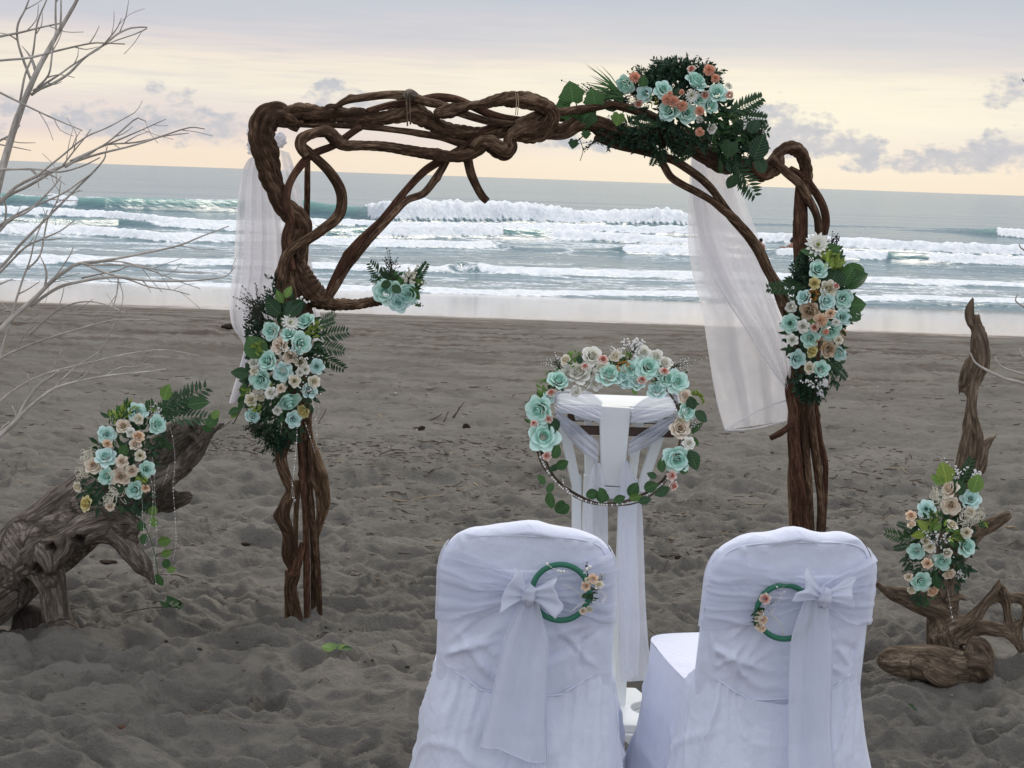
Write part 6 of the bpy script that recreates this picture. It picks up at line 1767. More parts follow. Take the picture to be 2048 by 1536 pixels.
hang('drape_panel', [(1632, 770), (1634, 790), (1640, 800)], [(1650, 745), (1656, 765), (1648, 792)], DY2 - .1, M['sheer_bow'], drape2, d1, nu=16, nv=16, folds=2, amp=.01, seed=23)

# ================================================================== THING: pedestal table
TY = 4.86
t0 = np.array([at(1205, 1400, TY)[0], TY, 0.0])
table = empty('pedestal_table', t0, 'white painted pedestal table with splayed legs behind the two chairs', 'table')


def tp(px, py, Y=TY):
    return at(px, py, Y) - t0


ztop = tp(1240, 795)[2]
xl, xr = tp(1114, 795)[0], tp(1368, 795)[0]
xc = (xl + xr) / 2


def part_box(name, c, s, mat='paint', rot=None, bev=.004):
    mb = MB(); mb.box((0, 0, 0), s)
    o = mb.build(name, M[mat], table, loc=c)
    if rot is not None:
        o.rotation_euler = rot
    b = o.modifiers.new('bevel', 'BEVEL'); b.width = bev; b.segments = 2
    return o


part_box('table_top', (xc, -.055, ztop - .017), (xr - xl, .23, .034), bev=.007)
part_box('edge_moulding', (xc, -.176, ztop - .014), (xr - xl - .01, .014, .014))
part_box('rail', (xc, -.13, ztop - .090), ((xr - xl) * .80, .02, .028), 'brown_paint')
part_box('rail', (xc, .13, ztop - .090), ((xr - xl) * .80, .02, .028), 'brown_paint')
part_box('apron', (xc, 0.02, ztop - .052), ((xr - xl) * .72, .22, .03))


def slat(name, pts_px, Yf, Yb, thick, mat='paint'):
    """a flat board whose front outline is given in photo pixels; Yf / Yb: depth at its upper and lower end"""
    top = pts_px[:2]; bot = pts_px[2:]
    mb = MB()
    f = [tp(*top[0], Yf), tp(*top[1], Yf), tp(*bot[0], Yb), tp(*bot[1], Yb)]
    bk = [q + np.array((0, thick, 0)) for q in f]
    mb.add(f + bk, [(0, 3, 2, 1), (4, 5, 6, 7), (0, 1, 5, 4), (1, 2, 6, 5), (2, 3, 7, 6), (3, 0, 4, 7)])
    o = mb.build(name, M[mat], table)
    b = o.modifiers.new('bevel', 'BEVEL'); b.width = .004; b.segments = 2
    return o


slat('front_panel', [(1198, 812), (1262, 816), (1248, 974), (1203, 971)], TY - .195, TY - .10, .05)
slat('panel_foot', [(1203, 973), (1248, 976), (1245, 1000), (1200, 996)], TY - .10, TY - .08, .05)
slat('leg', [(1112, 832), (1136, 836), (1164, 980), (1146, 984)], TY - .15, TY - .06, .03)
slat('leg', [(1305, 880), (1330, 840), (1278, 982), (1270, 1000)][0:0] + [(1318, 838), (1342, 838), (1290, 986), (1272, 984)], TY - .15, TY - .06, .03)
slat('leg', [(1168, 838), (1184, 840), (1190, 965), (1170, 962)], TY + .12, TY + .06, .03)
slat('leg', [(1270, 838), (1288, 840), (1272, 965), (1256, 962)], TY + .12, TY + .06, .03)
slat('lower_leg', [(1144, 952), (1163, 952), (1163, 1250), (1143, 1250)], TY - .06, TY - .06, .03)
slat('lower_leg', [(1258, 960), (1278, 960), (1251, 1412), (1229, 1412)], TY - .06, TY - .06, .03)
slat('lower_leg', [(1168, 950), (1188, 950), (1176, 1390), (1152, 1390)], TY + .06, TY + .08, .03)
slat('lower_leg', [(1240, 950), (1258, 950), (1238, 1390), (1220, 1390)], TY + .06, TY + .08, .03)
# scalloped base board in two tiers
def scallop(s):
    q = []
    hw = .155 * s
    base = [(-hw, -.24 * s), (hw * .75, -.24 * s)]
    q += base
    q += [(hw + .02, -.225 * s), (hw + .03, -.16 * s)]
    for a in np.linspace(-70, -250, 12):                     # C shaped bite in the right side
        q.append((hw + .005 + .052 * math.cos(R(a)), -.075 + .062 * math.sin(R(a))))
    q += [(hw + .012, .01), (hw + .005, .06), (hw * .9, .12 * s), (-hw * .9, .12 * s), (-hw - .005, .06), (-hw - .012, .01)]
    for a in np.linspace(70, -70, 10):
        q.append((-hw - .005 + .052 * math.cos(R(a)) - .05, -.075 + .062 * math.sin(R(a))))
    q += [(-hw - .03, -.16 * s), (-hw - .02, -.225 * s)]
    return q


bx_ = tp(1205, 1420)[0] - .02
for nm, s_, z0_, z1_ in (('base_board', 1.0, .028, .056), ('base_plinth', 1.04, -.03, .027)):
    mb = MB(); mb.prism([(x + bx_, y) for x, y in scallop(s_)], z0_, z1_)
    o = mb.build(nm, M['paint'], table)
    b = o.modifiers.new('bevel', 'BEVEL'); b.width = .004; b.segments = 2

# ------------------------------------------------------------------ chiffon on the table
k0 = at(1235, 800, TY - .18)
tdr = empty('table_drape', k0, 'sheer white cloth swagged over the pedestal table and hanging down', 'cloth')
band('swag', [(1105, 793), (1118, 782), (1150, 778), (1180, 784), (1205, 803)], [(1108, 806), (1120, 816), (1148, 830), (1178, 840), (1200, 846)], TY - .19, TY - .21, M['sheer_table'], tdr, k0, folds=4, seed=1)
band('swag', [(1268, 812), (1290, 797), (1320, 786), (1348, 784), (1366, 795)], [(1260, 846), (1288, 846), (1318, 840), (1346, 826), (1364, 806)], TY - .21, TY - .19, M['sheer_table'], tdr, k0, folds=4, seed=2)
band('swag', [(1106, 808), (1128, 830), (1160, 852), (1198, 884)], [(1114, 838), (1134, 872), (1164, 904), (1196, 932)], TY - .17, TY - .13, M['sheer_table'], tdr, k0, folds=3, seed=3)
band('swag', [(1350, 830), (1322, 842), (1294, 858), (1258, 882)], [(1346, 852), (1322, 876), (1294, 894), (1256, 912)], TY - .17, TY - .13, M['sheer_table'], tdr, k0, folds=3, seed=4)
hang('tail', [(1190, 924), (1180, 950), (1172, 990), (1166, 1050), (1164, 1120), (1160, 1260)], [(1200, 926), (1208, 960), (1214, 1000), (1216, 1050), (1216, 1120), (1214, 1260)], TY - .13, M['sheer_table'], tdr, k0, nu=40, nv=60, folds=1.3, amp=.009, seed=6)
hang('tail', [(1250, 920), (1244, 960), (1236, 1010), (1236, 1100), (1235, 1200), (1240, 1300), (1243, 1364)], [(1256, 922), (1272, 965), (1284, 1020), (1288, 1110), (1291, 1200), (1297, 1290), (1306, 1360)], TY - .12, M['sheer_table'], tdr, k0, nu=44, nv=90, folds=1.4, amp=.010, seed=7)
hang('tail', [(1248, 920), (1240, 970), (1238, 1020), (1238, 1150), (1242, 1280), (1246, 1364)], [(1254, 922), (1264, 970), (1272, 1030), (1276, 1150), (1280, 1260), (1276, 1350)], TY - .15, M['sheer_table'], tdr, k0, nu=40, nv=80, folds=1.2, amp=.008, seed=9)

# ================================================================== THINGS: covered chairs with sashes
ZT = .945      # top of the back


class Chair:
    def __init__(self, loc, yaw, seed, label):
        self.loc, self.yaw, self.seed = np.array(loc, float), yaw, seed
        self.root = empty('covered_chair', self.loc, label, 'chair', 'white covered chairs facing the arch')
        self.root.rotation_euler = (0, 0, yaw)
        self.c, self.s = math.cos(yaw), math.sin(yaw)

    def local(self, p):
        q = np.asarray(p) - self.loc
        return np.stack([q[..., 0] * self.c + q[..., 1] * self.s, -q[..., 0] * self.s + q[..., 1] * self.c, q[..., 2]], -1)

    # section of the padded back at height z: half width, half depth, centre y
    def sec(self, z):
        Rr = .118
        t = np.clip((z - (ZT - Rr)) / Rr, 0, 1)
        a = .222 - .008 * np.clip((z - .45) / .5, 0, 1) - Rr * (1 - np.sqrt(np.maximum(0, 1 - t ** 2.0)))
        b = .040 - .004 * np.clip((z - .45) / .5, 0, 1)
        tb = np.clip((z - (ZT - .022)) / .022, 0, 1)
        b = b * np.sqrt(np.maximum(0.0, 1 - tb ** 2 * .92))
        yc = .02 - .13 * (z - .45)
        return a, b, yc

    def back_pt(self, ph, z, off=0.0):
        """ph: -pi/2 is straight to the rear (towards the camera)"""
        a, b, yc = self.sec(z)
        ca, sa = np.cos(ph), np.sin(ph)
        n = 2 / 4.2
        x = np.sign(ca) * np.abs(ca) ** n * (a + off)
        y = np.sign(sa) * np.abs(sa) ** (2 / 2.6) * (b + off)
        return x, y + yc, z

    def wr(self, x, z):
        """wrinkles of the cotton on the back (outward, metres)"""
        sd = self.seed
        w = .0035 * fbm(x * 6 + z * 4 + sd, z * 5 - x * 3, 300 + sd, 3)
        rs = np.random.default_rng(700 + sd)
        for k in range(30):                       # drawn folds: long, narrow, running from the sides towards the knot and the seam
            sg = -1 if k % 2 else 1
            x0, z0_ = sg * rs.uniform(.10, .215), rs.uniform(.52, .72)
            if k % 3 == 0:
                x1, z1_ = x0 - sg * rs.uniform(.06, .16), z0_ - rs.uniform(.03, .10)
            elif k % 3 == 1:
                x1, z1_ = x0 - sg * rs.uniform(.05, .14), z0_ + rs.uniform(.02, .12)
            else:
                x1, z1_ = x0 + rs.uniform(-.03, .03), z0_ - rs.uniform(.08, .16)
            dx, dz_ = x1 - x0, z1_ - z0_
            L2 = dx * dx + dz_ * dz_
            t = ((x - x0) * dx + (z - z0_) * dz_) / L2
            tc_ = np.clip(t, 0, 1)
            bow_ = rs.uniform(-.012, .012) * np.sin(np.pi * tc_)
            d = ((x - x0) * -dz_ + (z - z0_) * dx) / math.sqrt(L2) - bow_
            wd = rs.uniform(.005, .011)
            amp_ = rs.uniform(.003, .0075) * (1 if k % 4 else -1)
            w = w + amp_ * np.exp(-(d / wd) ** 2) * np.exp(-(np.clip(np.abs(t - .5) - .3, 0, None) / .2) ** 2)
        # puckers hanging from the top seam
        for k in range(9):
            x0, z0_ = rs.uniform(-.17, .17), ZT - .035
            d = x - x0 - (z0_ - z) * (-x0 * 1.2)
            w = w + rs.uniform(.002, .006) * np.exp(-(d / .008) ** 2) * np.exp(-np.clip(z0_ - z, 0, None) / .035) * (z < z0_ + .01)
        zs_ = .497 + .115 * np.clip(np.abs(x) / .222, 0, 1) ** 2
        return 1.5 * w * (.12 + .88 * sstep(.0, .06, z - zs_))

    def build(self):
        # ---------------- back cover
        nz, nph = 120, 170
        zz_ = np.concatenate([np.linspace(.42, ZT - .11, 70), ZT - .11 + .11 * np.sin(np.linspace(0, np.pi / 2, nz - 70))])
        ph = np.linspace(0, 2 * np.pi, nph, endpoint=False) - np.pi / 2
        PH, Z = np.meshgrid(ph, zz_)
        x, y, z = self.back_pt(PH, Z)
        rear = np.clip(-np.sin(PH), 0, 1) ** .5
        off = self.wr(x, Z) * rear * sstep(ZT, ZT - .05, Z)
        # puckered piping along the top
        off = off + .004 * np.exp(-((Z - (ZT - .018)) / .008) ** 2) * (1 + .8 * np.sin(30 * x + self.seed))
        y = y - off
        zt_ = Z + sstep(ZT - .06, ZT, Z) * (.006 * np.sin(x * 26 + self.seed) + .005 * vn(x * 16, x * 0, seed=330 + self.seed))
        P = np.stack([x, y, zt_], -1)
        top = P[-1].copy(); top[:, 1] = self.sec(ZT)[2]
        P = np.concatenate([P, top[None]], 0)
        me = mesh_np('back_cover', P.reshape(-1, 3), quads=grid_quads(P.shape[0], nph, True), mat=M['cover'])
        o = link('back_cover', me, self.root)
        # raised seam piping round the rear face
        pts = []
        for t in np.linspace(0, 1, 40):
            ang = math.pi * (1 - t)
            xx = .192 * np.sign(math.cos(ang)) * abs(math.cos(ang)) ** .55
            z_ = ZT - .105 + .084 * abs(math.sin(ang)) ** .6
            pts.append((xx, z_))
        pts = pts[1:-1]
        X = []
        for xx, z_ in pts:
            a, b, yc = self.sec(np.array(z_))
            yr = yc - b * (1 - min(1, abs(xx / a)) ** 4.2) ** (1 / 2.6) - .001
            X.append((xx, float(yr), z_, .0022))
        X = catmull(np.array(X), .01)
        link('seam_piping', tube_mesh('seam_piping', X[:, :3], X[:, 3], M['cover'], seg=6, lobe_a=0, rough=.1), self.root)
        # ---------------- seat and skirt
        nph2, nv = 300, 70
        ph2 = np.linspace(0, 2 * np.pi, nph2, endpoint=False) - np.pi / 2
        v = np.linspace(0, 1, nv)
        PH2, V = np.meshgrid(ph2, v)
        hw, y0, y1 = .219, -.024, .44
        hd, yc = (y1 - y0) / 2, (y1 + y0) / 2
        n = 2 / 7.0
        cx = np.sign(np.cos(PH2)) * np.abs(np.cos(PH2)) ** n
        sy = np.sign(np.sin(PH2)) * np.abs(np.sin(PH2)) ** n
        bx_, by_ = cx * hw, yc + sy * hd
        rear = sstep(-.55, -.98, sy)
        ztop_ = .535 * (1 - rear) + rear * (.497 + .115 * np.clip(np.abs(bx_) / .222, 0, 1) ** 2.0)
        Zs = ztop_ * (1 - V) + .012 * V
        flare = (.007 + .095 * V ** 1.1)
        # outward direction of the plan outline
        ox, oy = cx * np.abs(cx) ** 3, sy * np.abs(sy) ** 3
        nn = np.sqrt(ox ** 2 + oy ** 2) + 1e-9
        ox, oy = ox / nn, oy / nn
        arc = np.concatenate([[0], np.cumsum(np.hypot(np.diff(bx_[0]), np.diff(by_[0])))])
        AR = np.repeat(arc[None], nv, 0)
        sd = self.seed
        warp = AR + .02 * vn(AR * 12, V * 3, seed=340 + sd)
        gath = np.sin(2 * np.pi * warp / .024) * np.exp(-V * 5) * .0045 * (.4 + .9 * np.abs(vn(AR * 20, V * 0, seed=350 + sd)))
        gath = gath * (.12 + .88 * rear)
        fold = .016 * sstep(0, .5, V) * (vn(warp * 11, V * .5 + sd, seed=360 + sd) + .45 * vn(warp * 24, V * .8, seed=361 + sd))
        rid = np.clip(1 - np.abs(vn(warp * 15 + .5 * V, V * .9 + sd, seed=370 + sd)) * 3.6, 0, 1) ** 1.4 * .011 * sstep(.01, .2, V)
        rid = rid + np.clip(1 - np.abs(vn(warp * 30 - .6 * V, V * 1.2 + sd, seed=372 + sd)) * 4, 0, 1) ** 1.4 * .006 * sstep(.0, .1, V) * sstep(.8, .3, V)
        diag = np.clip(1 - np.abs(vn(warp * 6 + V * 2.2, V * 1.5 - warp * 2 + sd, seed=380 + sd)) * 5, 0, 1) ** 2 * .007 * sstep(.1, .3, V)
        out_ = flare + gath + fold + rid + diag + .003 * np.exp(-V * 20)
        Xs, Ysk = bx_ + ox * out_, by_ + oy * out_
        # rear follows the back just below the seam
        P = np.stack([Xs, Ysk, Zs], -1)
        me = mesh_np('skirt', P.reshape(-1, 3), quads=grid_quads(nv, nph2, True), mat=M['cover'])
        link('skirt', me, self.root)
        sel = [j for j in range(nph2) if P[0, j, 1] < -.02]
        sel.sort(key=lambda j: P[0, j, 0])
        X = catmull(np.array([[P[0, j, 0], P[0, j, 1] + .001, P[0, j, 2] + .001, .0026] for j in sel[::3]]), .008)
        link('seam_piping', tube_mesh('seam_piping', X[:, :3], X[:, 3], M['cover'], seg=6, lobe_a=0, rough=.25, nscale=120), self.root)
        # seat top, softly domed, closes the skirt
        nr = 14
        rr = np.linspace(0, 1, nr)[:, None]
        ring = P[0]
        ctr = np.array((0, yc, .548))
        ring = ring.copy(); ring[:, 1] = np.maximum(ring[:, 1], 0.0)
        S = ctr[None, None] + (ring[None] - ctr[None, None]) * rr[..., None]
        zr = np.where(sy[0] < -.55, .535, ring[:, 2])
        S[..., 2] = .548 + (zr[None] - .548) * rr ** 4 + .004 * vn(S[..., 0] * 12, S[..., 1] * 12, seed=390 + sd)
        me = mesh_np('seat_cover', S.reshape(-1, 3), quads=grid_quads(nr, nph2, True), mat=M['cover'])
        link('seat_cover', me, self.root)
        return self

    def rear_y(self, x, z):
        """rear surface (y) of the covered chair at x, z - back above, skirt below"""
        a, b, yc = self.sec(np.asarray(z, float))
        yr = yc - b * (1 - np.clip(np.abs(x) / a, 0, .999) ** 4.2) ** (1 / 2.6) - .008
        zt_ = .497 + .115 * np.clip(np.abs(x) / .222, 0, 1) ** 2
        V = np.clip((zt_ - z) / (zt_ - .012), 0, 1)
        ys = -.024 - (.007 + .095 * V ** 1.1) - .024
        return np.where(z > zt_, yr, np.minimum(yr, np.where(V > 0, ys, yr)))

    def sash(self, label, kx, kz, tails, loops, edge_lo=.70, edge_hi=.90):
        ky = float(self.rear_y(kx, kz))
        off = np.array((kx, ky, kz))
        w = Matrix.Rotation(self.yaw, 3, 'Z') @ Vector(off.tolist())
        root = empty('chair_sash', self.loc + np.array(w), label, 'sash', 'sheer sashes tied round the chair backs')
        root.rotation_euler = (0, 0, self.yaw)
        sd = self.seed
        # band: fans from the knot out to the sides and round to the front
        for side in (-1, 1):
            nu, nv = 70, 46
            u = np.linspace(0, 1, nu); v = np.linspace(0, 1, nv)
            U, V = np.meshgrid(u, v)
            xe = side * .225
            X_ = kx + (xe - kx) * np.minimum(U / .86, 1)
            f = np.minimum(U / .86, 1)
            hi = kz + .022 + (edge_hi - kz - .022) * f ** .85
            lo = kz - .022 + (edge_lo - kz + .022) * f ** (.9 if side < 0 else .8) - .012 * np.sin(np.pi * f)
            Z_ = lo + (hi - lo) * V
            a, b, yc = self.sec(Z_)
            xs = np.clip(X_, -a * .9995, a * .9995)
            yr = yc - b * (1 - np.clip(np.abs(xs) / a, 0, .9995) ** 4.2) ** (1 / 2.6)
            vw = V + .05 * vn(U * 4 + sd, V * 3, seed=400 + sd + side)
            pl = .0016 * np.sin(2 * np.pi * vw * 6.5 + 1.7 * side) * (1 - .6 * f) + .010 * np.clip(1 - np.abs(vn(vw * 5 + sd, U * .8, seed=410 + sd + side)) * 3.5, 0, 1) + .007 * np.clip(1 - np.abs(vn(vw * 11 + sd, U * 1.5, seed=415 + sd + side)) * 4, 0, 1)
            pl = pl * (1 - .5 * sstep(.8, 1, U))
            pl = pl + .002 * fbm(U * 8, V * 10, 420 + sd, 3)
            o_ = .0125 + pl
            nx = np.sign(xs) * np.clip((np.abs(xs) / a - .82) / .18, 0, 1)
            # round the edge: the last stretch goes forward along the side
            wrap = np.clip((U - .86) / .14, 0, 1)
            P = np.stack([xs + nx * .006, yr - o_ * (1 - wrap) + wrap * 2 * (yc - yr), Z_], -1)
            sheet('sash_band', P - off, M['sheer_chair'], root)
        # knot
        mbk = np.zeros((16, 20, 3))
        for i in range(16):
            for j in range(20):
                aa, bb = math.pi * i / 15, 2 * math.pi * j / 19
                k = 1 + .18 * math.sin(4 * bb + 3 * aa) + .1 * math.sin(7 * aa + sd)
                mbk[i, j] = (.018 * k * math.sin(aa) * math.cos(bb), -.038 + .020 * k * math.sin(aa) * math.sin(bb), .024 * k * math.cos(aa))
        sheet('knot', mbk, M['sheer_bow'], root)
        # bow loops: a flattened ribbon loop, its two layers joined at the rounded end
        for (ex, ez, hw_, sdl) in loops:
            nu, nv = 44, 18
            P = np.zeros((nv, nu, 3))
            d = np.array((ex, ez)); L = np.linalg.norm(d); d = d / L
            nrm = np.array((-d[1], d[0]))
            for j in range(nu):
                t = j / (nu - 1)
                s_ = math.sin(math.pi * t)                       # distance out along the loop
                reach = L * s_ ** .6
                dep = -.038 - .022 * math.cos(math.pi * t) * s_ - .020 * s_
                wloc = .012 + (hw_ - .012) * s_ ** .9
                for i in range(nv):
                    q = i / (nv - 1) * 2 - 1
                    fl = .008 * math.sin(3.3 * q + sdl) * s_ + .005 * math.sin(8 * q + sdl * 2 + 2 * t) * (1 - .6 * s_)
                    r2 = reach * (1 + .10 * math.sin(2.2 * q + sdl)) + .008 * vn(np.array(q * 2.0), np.array(t * 4 + sdl), seed=int(430 + sdl)) * s_
                    p2 = d * float(r2) + nrm * q * wloc
                    P[i, j] = (p2[0], dep + fl, p2[1])
            sheet('bow_loop', P, M['sheer_bow'], root)
        # tails
        for (pts, wts, dy) in tails:
            nv, nu = 90, 26
            v = np.linspace(0, 1, nv)
            ctr = interp_pts(pts, v)
            wd = np.interp(v, np.linspace(0, 1, len(wts)), wts)
            P = np.zeros((nv, nu, 3))
            for j in range(nu):
                q = j / (nu - 1) * 2 - 1
                xx = ctr[:, 0] + q * wd
                z_ = ctr[:, 1] + .02 * q * v * (1 if dy < .03 else -1)
                yy = self.rear_y(np.clip(xx, -.2, .2), z_)
                # smooth the step at the seam so that the cloth falls straight
                yy = np.minimum.accumulate(np.convolve(np.pad(yy, 12, mode='edge'), np.ones(25) / 25, 'valid'))
                fold = .007 * np.sin(3.2 * q * (1 + .3 * v) + 2.0 * v + sd) * (.3 + v) + .004 * np.sin(9 * q + 3 * v + dy * 80) * (1 - .3 * v) + .003 * fbm(np.full(nv, q * 2.0), v * 6, 440 + sd, 3)
                P[:, j] = np.stack([xx, yy - dy + fold, z_], -1)
            tl = sheet('sash_tail', P - off, M['sheer_bow'], root)
            E = np.vstack([P[::4, 0], P[-1, ::3], P[::-4, -1]]) - off
            E[:, 1] -= .001
            keep = np.concatenate([[True], np.linalg.norm(np.diff(E, axis=0), axis=1) > .003])
            X = catmull(E[keep], .012)
            link('hem', tube_mesh('hem', X, np.full(len(X), .0016), M['sheer_bow'], seg=6, lobe_a=0, rough=.2, nscale=90, caps=False), tl)
        return root


CY = 3.62
pA = at(1052, 1300, CY); pB = at(1565, 1300, CY + .03)
ch1 = Chair((pA[0] - .004, CY, 0), R(0), 1, 'white covered chair with sash and hoop wreath, in front of the table').build()
ch2 = Chair((pB[0] - .004, CY + .03, 0), R(11), 2, 'white covered chair turned sideways so that its seat shows').build()
ch1.root['label'] = 'white covered chair standing square with a pearl trimmed green hoop on its back'
ch2.root['label'] = 'white covered chair turned slightly so its skirted seat shows beside the back'


def loc2(ch, px, py, Y):
    q = ch.local(at(px, py, Y))
    return float(q[0]), float(q[2])


k1 = loc2(ch1, 1057, 1175, CY - .04)
k2 = loc2(ch2, 1633, 1184, CY - .02)
ps3 = psize(CY)


def rel(ch, k, px, py):
    x, z = loc2(ch, px, py, CY - .05)
    return x, z


def tail(ch, L):
    return [rel(ch, None, *p) for p in L]


ch1.sash('sheer white sash with a wide bow tied on the chair with the pearl hoop', *k1,
         tails=[(tail(ch1, [(1060, 1185), (1054, 1260), (1044, 1340), (1034, 1420), (1026, 1492)]), [.016, .052, .060, .068, .079], .036),
                (tail(ch1, [(1062, 1190), (1060, 1300), (1056, 1420), (1054, 1560), (1054, 1620)]), [.014, .036, .044, .048, .050], .008)],
         loops=[(-.052, .018, .058, 1.0), (.070, .002, .050, 2.3)], edge_lo=.695, edge_hi=.90)
ch2.sash('sheer white sash with a drooping bow tied on the chair whose seat shows', *k2,
         tails=[(tail(ch2, [(1628, 1188), (1621, 1240), (1617, 1360), (1617, 1450), (1616, 1560), (1616, 1620)]), [.026, .054, .056, .058, .060, .062], .036),
                (tail(ch2, [(1632, 1190), (1640, 1290), (1640, 1420), (1640, 1560), (1640, 1620)]), [.014, .022, .026, .028, .028], .008)],
         loops=[(-.066, .036, .044, 4.2), (.070, .010, .042, 5.1)], edge_lo=.70, edge_hi=.90)


# ------------------------------------------------------------------ hoops hung on the bows
def hoop(label, cx, cy, rpx, Y, seed, flowers, leaves, yaw):
    a = Arr(label, 'hoop_wreath', 'wreath', (cx, cy), Y, (400, 400), 0.0, seed)
    ps = psize(Y)
    pts = []
    for i in range(73):
        t = 2 * math.pi * i / 72
        p = at(cx + rpx * math.cos(t), cy - rpx * .98 * math.sin(t), Y + rpx * math.cos(t) * ps * math.tan(yaw))
        pts.append(p)
    X = np.array(pts)
    link('hoop', tube_mesh('hoop', X, np.full(len(X), 5.8 * ps), M['ring'], seg=16, lobe_a=0, rough=.03, coil=.05, coil_f=500, origin=a.o, caps=False), a.root)
    for f in flowers:
        a.rose(*f, dy=-.03)
    return a


a = hoop('green hoop with a pearl string and small peach roses on the left chair bow', 1121, 1185, 57, CY - .090, 31,
         [(1186, 1158, 11, 'peach'), (1172, 1172, 10, 'peach'), (1198, 1170, 10, 'ivory'), (1176, 1160, 7, 'ivory'), (1166, 1222, 8, 'cream'), (1178, 1218, 8, 'ivory')], None, 0)
a.pearls([(1094, 1128), (1102, 1134), (1112, 1140), (1122, 1143), (1134, 1143)], 6.3, 2.7, dy=-.03, big=.6)
a.pearls([(1168, 1146), (1174, 1138), (1180, 1134)], 5, 3.2, dy=-.03, big=.6)
a.filler(1200, 1196, 14, 'feather', 70, dy=-.02, name='feather_puff')
a.foliage(40, (7, 14), ('leaf_dark',), blobs=[(1178, 1195, 8), (1184, 1180, 8)], dy=-.012)
a.spray(1190, 1175, 1208, 1150, 12, 16, bead='net', bl=1.2); a.spray(1180, 1170, 1170, 1128, 4, 5)
a.stemline([(1124, 1168), (1140, 1174), (1156, 1186), (1166, 1196)], .7, 'net', 'bead_wire', dy=-.02); a.stemline([(1168, 1186), (1160, 1195), (1166, 1204), (1174, 1206)], .6, 'net', 'bead_wire', dy=-.02); a.stemline([(1140, 1226), (1156, 1212), (1170, 1204)], 1.6, 'feather', 'feather_stem', dy=-.02)
a.leaf(1172, 1196, 16, 20, 'round', 'leaf_dark', dy=-.03); a.leaf(1176, 1190, 14, 200, 'round', 'leaf_dark', dy=-.03)
a = hoop('green hoop with blush roses half hidden by the sash on the right chair', 1569, 1224, 55, CY - .054, 32,
         [(1530, 1198, 12, 'pink'), (1521, 1228, 9, 'cream'), (1527, 1240, 9, 'peach'), (1518, 1252, 9, 'cream'), (1524, 1256, 8, 'peach'), (1514, 1238, 7, 'ivory')], None, R(11))
a.filler(1514, 1222, 11, 'feather', 60, dy=-.01, name='feather_puff'); a.filler(1540, 1216, 11, 'feather', 60, dy=-.01, name='feather_puff')
a.foliage(46, (7, 14), ('leaf_dark',), blobs=[(1518, 1224, 8), (1516, 1242, 8)], dy=-.02)
a.pearls([(1548, 1168), (1560, 1178), (1568, 1172)], 7, 1.6, dy=-.03); a.pearls([(1556, 1206), (1562, 1192), (1572, 1180)], 6, 1.6, dy=-.03)
a.stemline([(1538, 1228), (1554, 1238), (1564, 1256), (1567, 1270)], .9, 'net', 'bead_wire', dy=-.015)
a.spray(1535, 1215, 1560, 1190, 12, 18, bead='babys', bl=1.2)
a.leaf(1516, 1222, 15, 20, 'round', 'leaf_dark', dy=-.03); a.leaf(1512, 1242, 14, 280, 'round', 'leaf_dark', dy=-.03)

# ================================================================== swimmers in the surf
def swimmer(px, py_head, label, pose):
    Y = 82.0
    h = at(px, py_head, Y)
    X0, zh = h[0], h[2]
    root = empty('swimmer', (X0, Y, SEA_Z), label, 'person', 'swimmers standing in the surf')
    base = np.array((X0, Y, SEA_Z))
    zs = SEA_Z
    top = zh + .11                                     # crown of the head
    z = lambda d: top - d - zs                          # height above the sea of a point d below the crown
    if pose == 0:
        V = [(0, 0, z(1.0)), (0, 0, z(.75)), (0, 0, z(.50)), (0, 0, z(.33)), (0, .01, z(.25)), (0, .0, z(.12)),
             (-.17, 0, z(.36)), (-.23, -.02, z(.60)), (-.20, -.08, z(.82)), (.17, 0, z(.36)), (.22, -.02, z(.60)), (.19, -.08, z(.82))]
        rad = [.15, .14, .16, .13, .055, .095, .065, .048, .04, .065, .048, .04]
        E = [(0, 1), (1, 2), (2, 3), (3, 4), (4, 5), (3, 6), (6, 7), (7, 8), (3, 9), (9, 10), (10, 11)]
    else:
        V = [(0, 0, z(1.0)), (0, 0, z(.75)), (0, 0, z(.50)), (0, 0, z(.33)), (0, .01, z(.25)), (0, .0, z(.12)),
             (-.17, 0, z(.36)), (-.30, -.03, z(.50)), (-.46, -.04, z(.46)), (-.62, -.04, z(.44)), (-.68, -.03, z(.50)), (.17, 0, z(.36)), (.25, -.02, z(.56)), (.22, -.1, z(.74))]
        rad = [.15, .14, .16, .13, .055, .095, .065, .05, .04, .036, .03, .065, .048, .04]
        E = [(0, 1), (1, 2), (2, 3), (3, 4), (4, 5), (3, 6), (6, 7), (7, 8), (8, 9), (9, 10), (3, 11), (11, 12), (12, 13)]
    me = bpy.data.meshes.new('body')
    me.from_pydata(V, E, [])
    o = link('body', me, root)
    me.materials.append(M['skin'])
    sk = o.modifiers.new('skin', 'SKIN')
    sv = me.skin_vertices[0].data
    for i, r in enumerate(rad):
        sv[i].radius = (r, r * (.62 if i < 4 else 1))
    sv[0].use_root = True
    ss = o.modifiers.new('smooth', 'SUBSURF'); ss.levels = 2; ss.render_levels = 2
    mb = MB()
    mb.sphere((0, .03, z(.10)), .112, 12, 8, (1, 1, 1.12))
    if pose:
        mb.sphere((.01, .03, z(-.03)), .06, 10, 6)
    mb.build('hair', M['hair'], root, smooth=True)
    return root


swimmer(1522, 481, 'dark haired swimmer standing in the surf just behind the arch brace', 0)
swimmer(1584, 482, 'swimmer with hair in a bun holding one arm out over the water', 1)

# ================================================================== things lying on the sand
def on_sand(px, py):
    p = ground(px, py)
    for _ in range(4):
        z_ = sand_z(p[0], p[1])
        p = ground(px, py, z_)
    return p


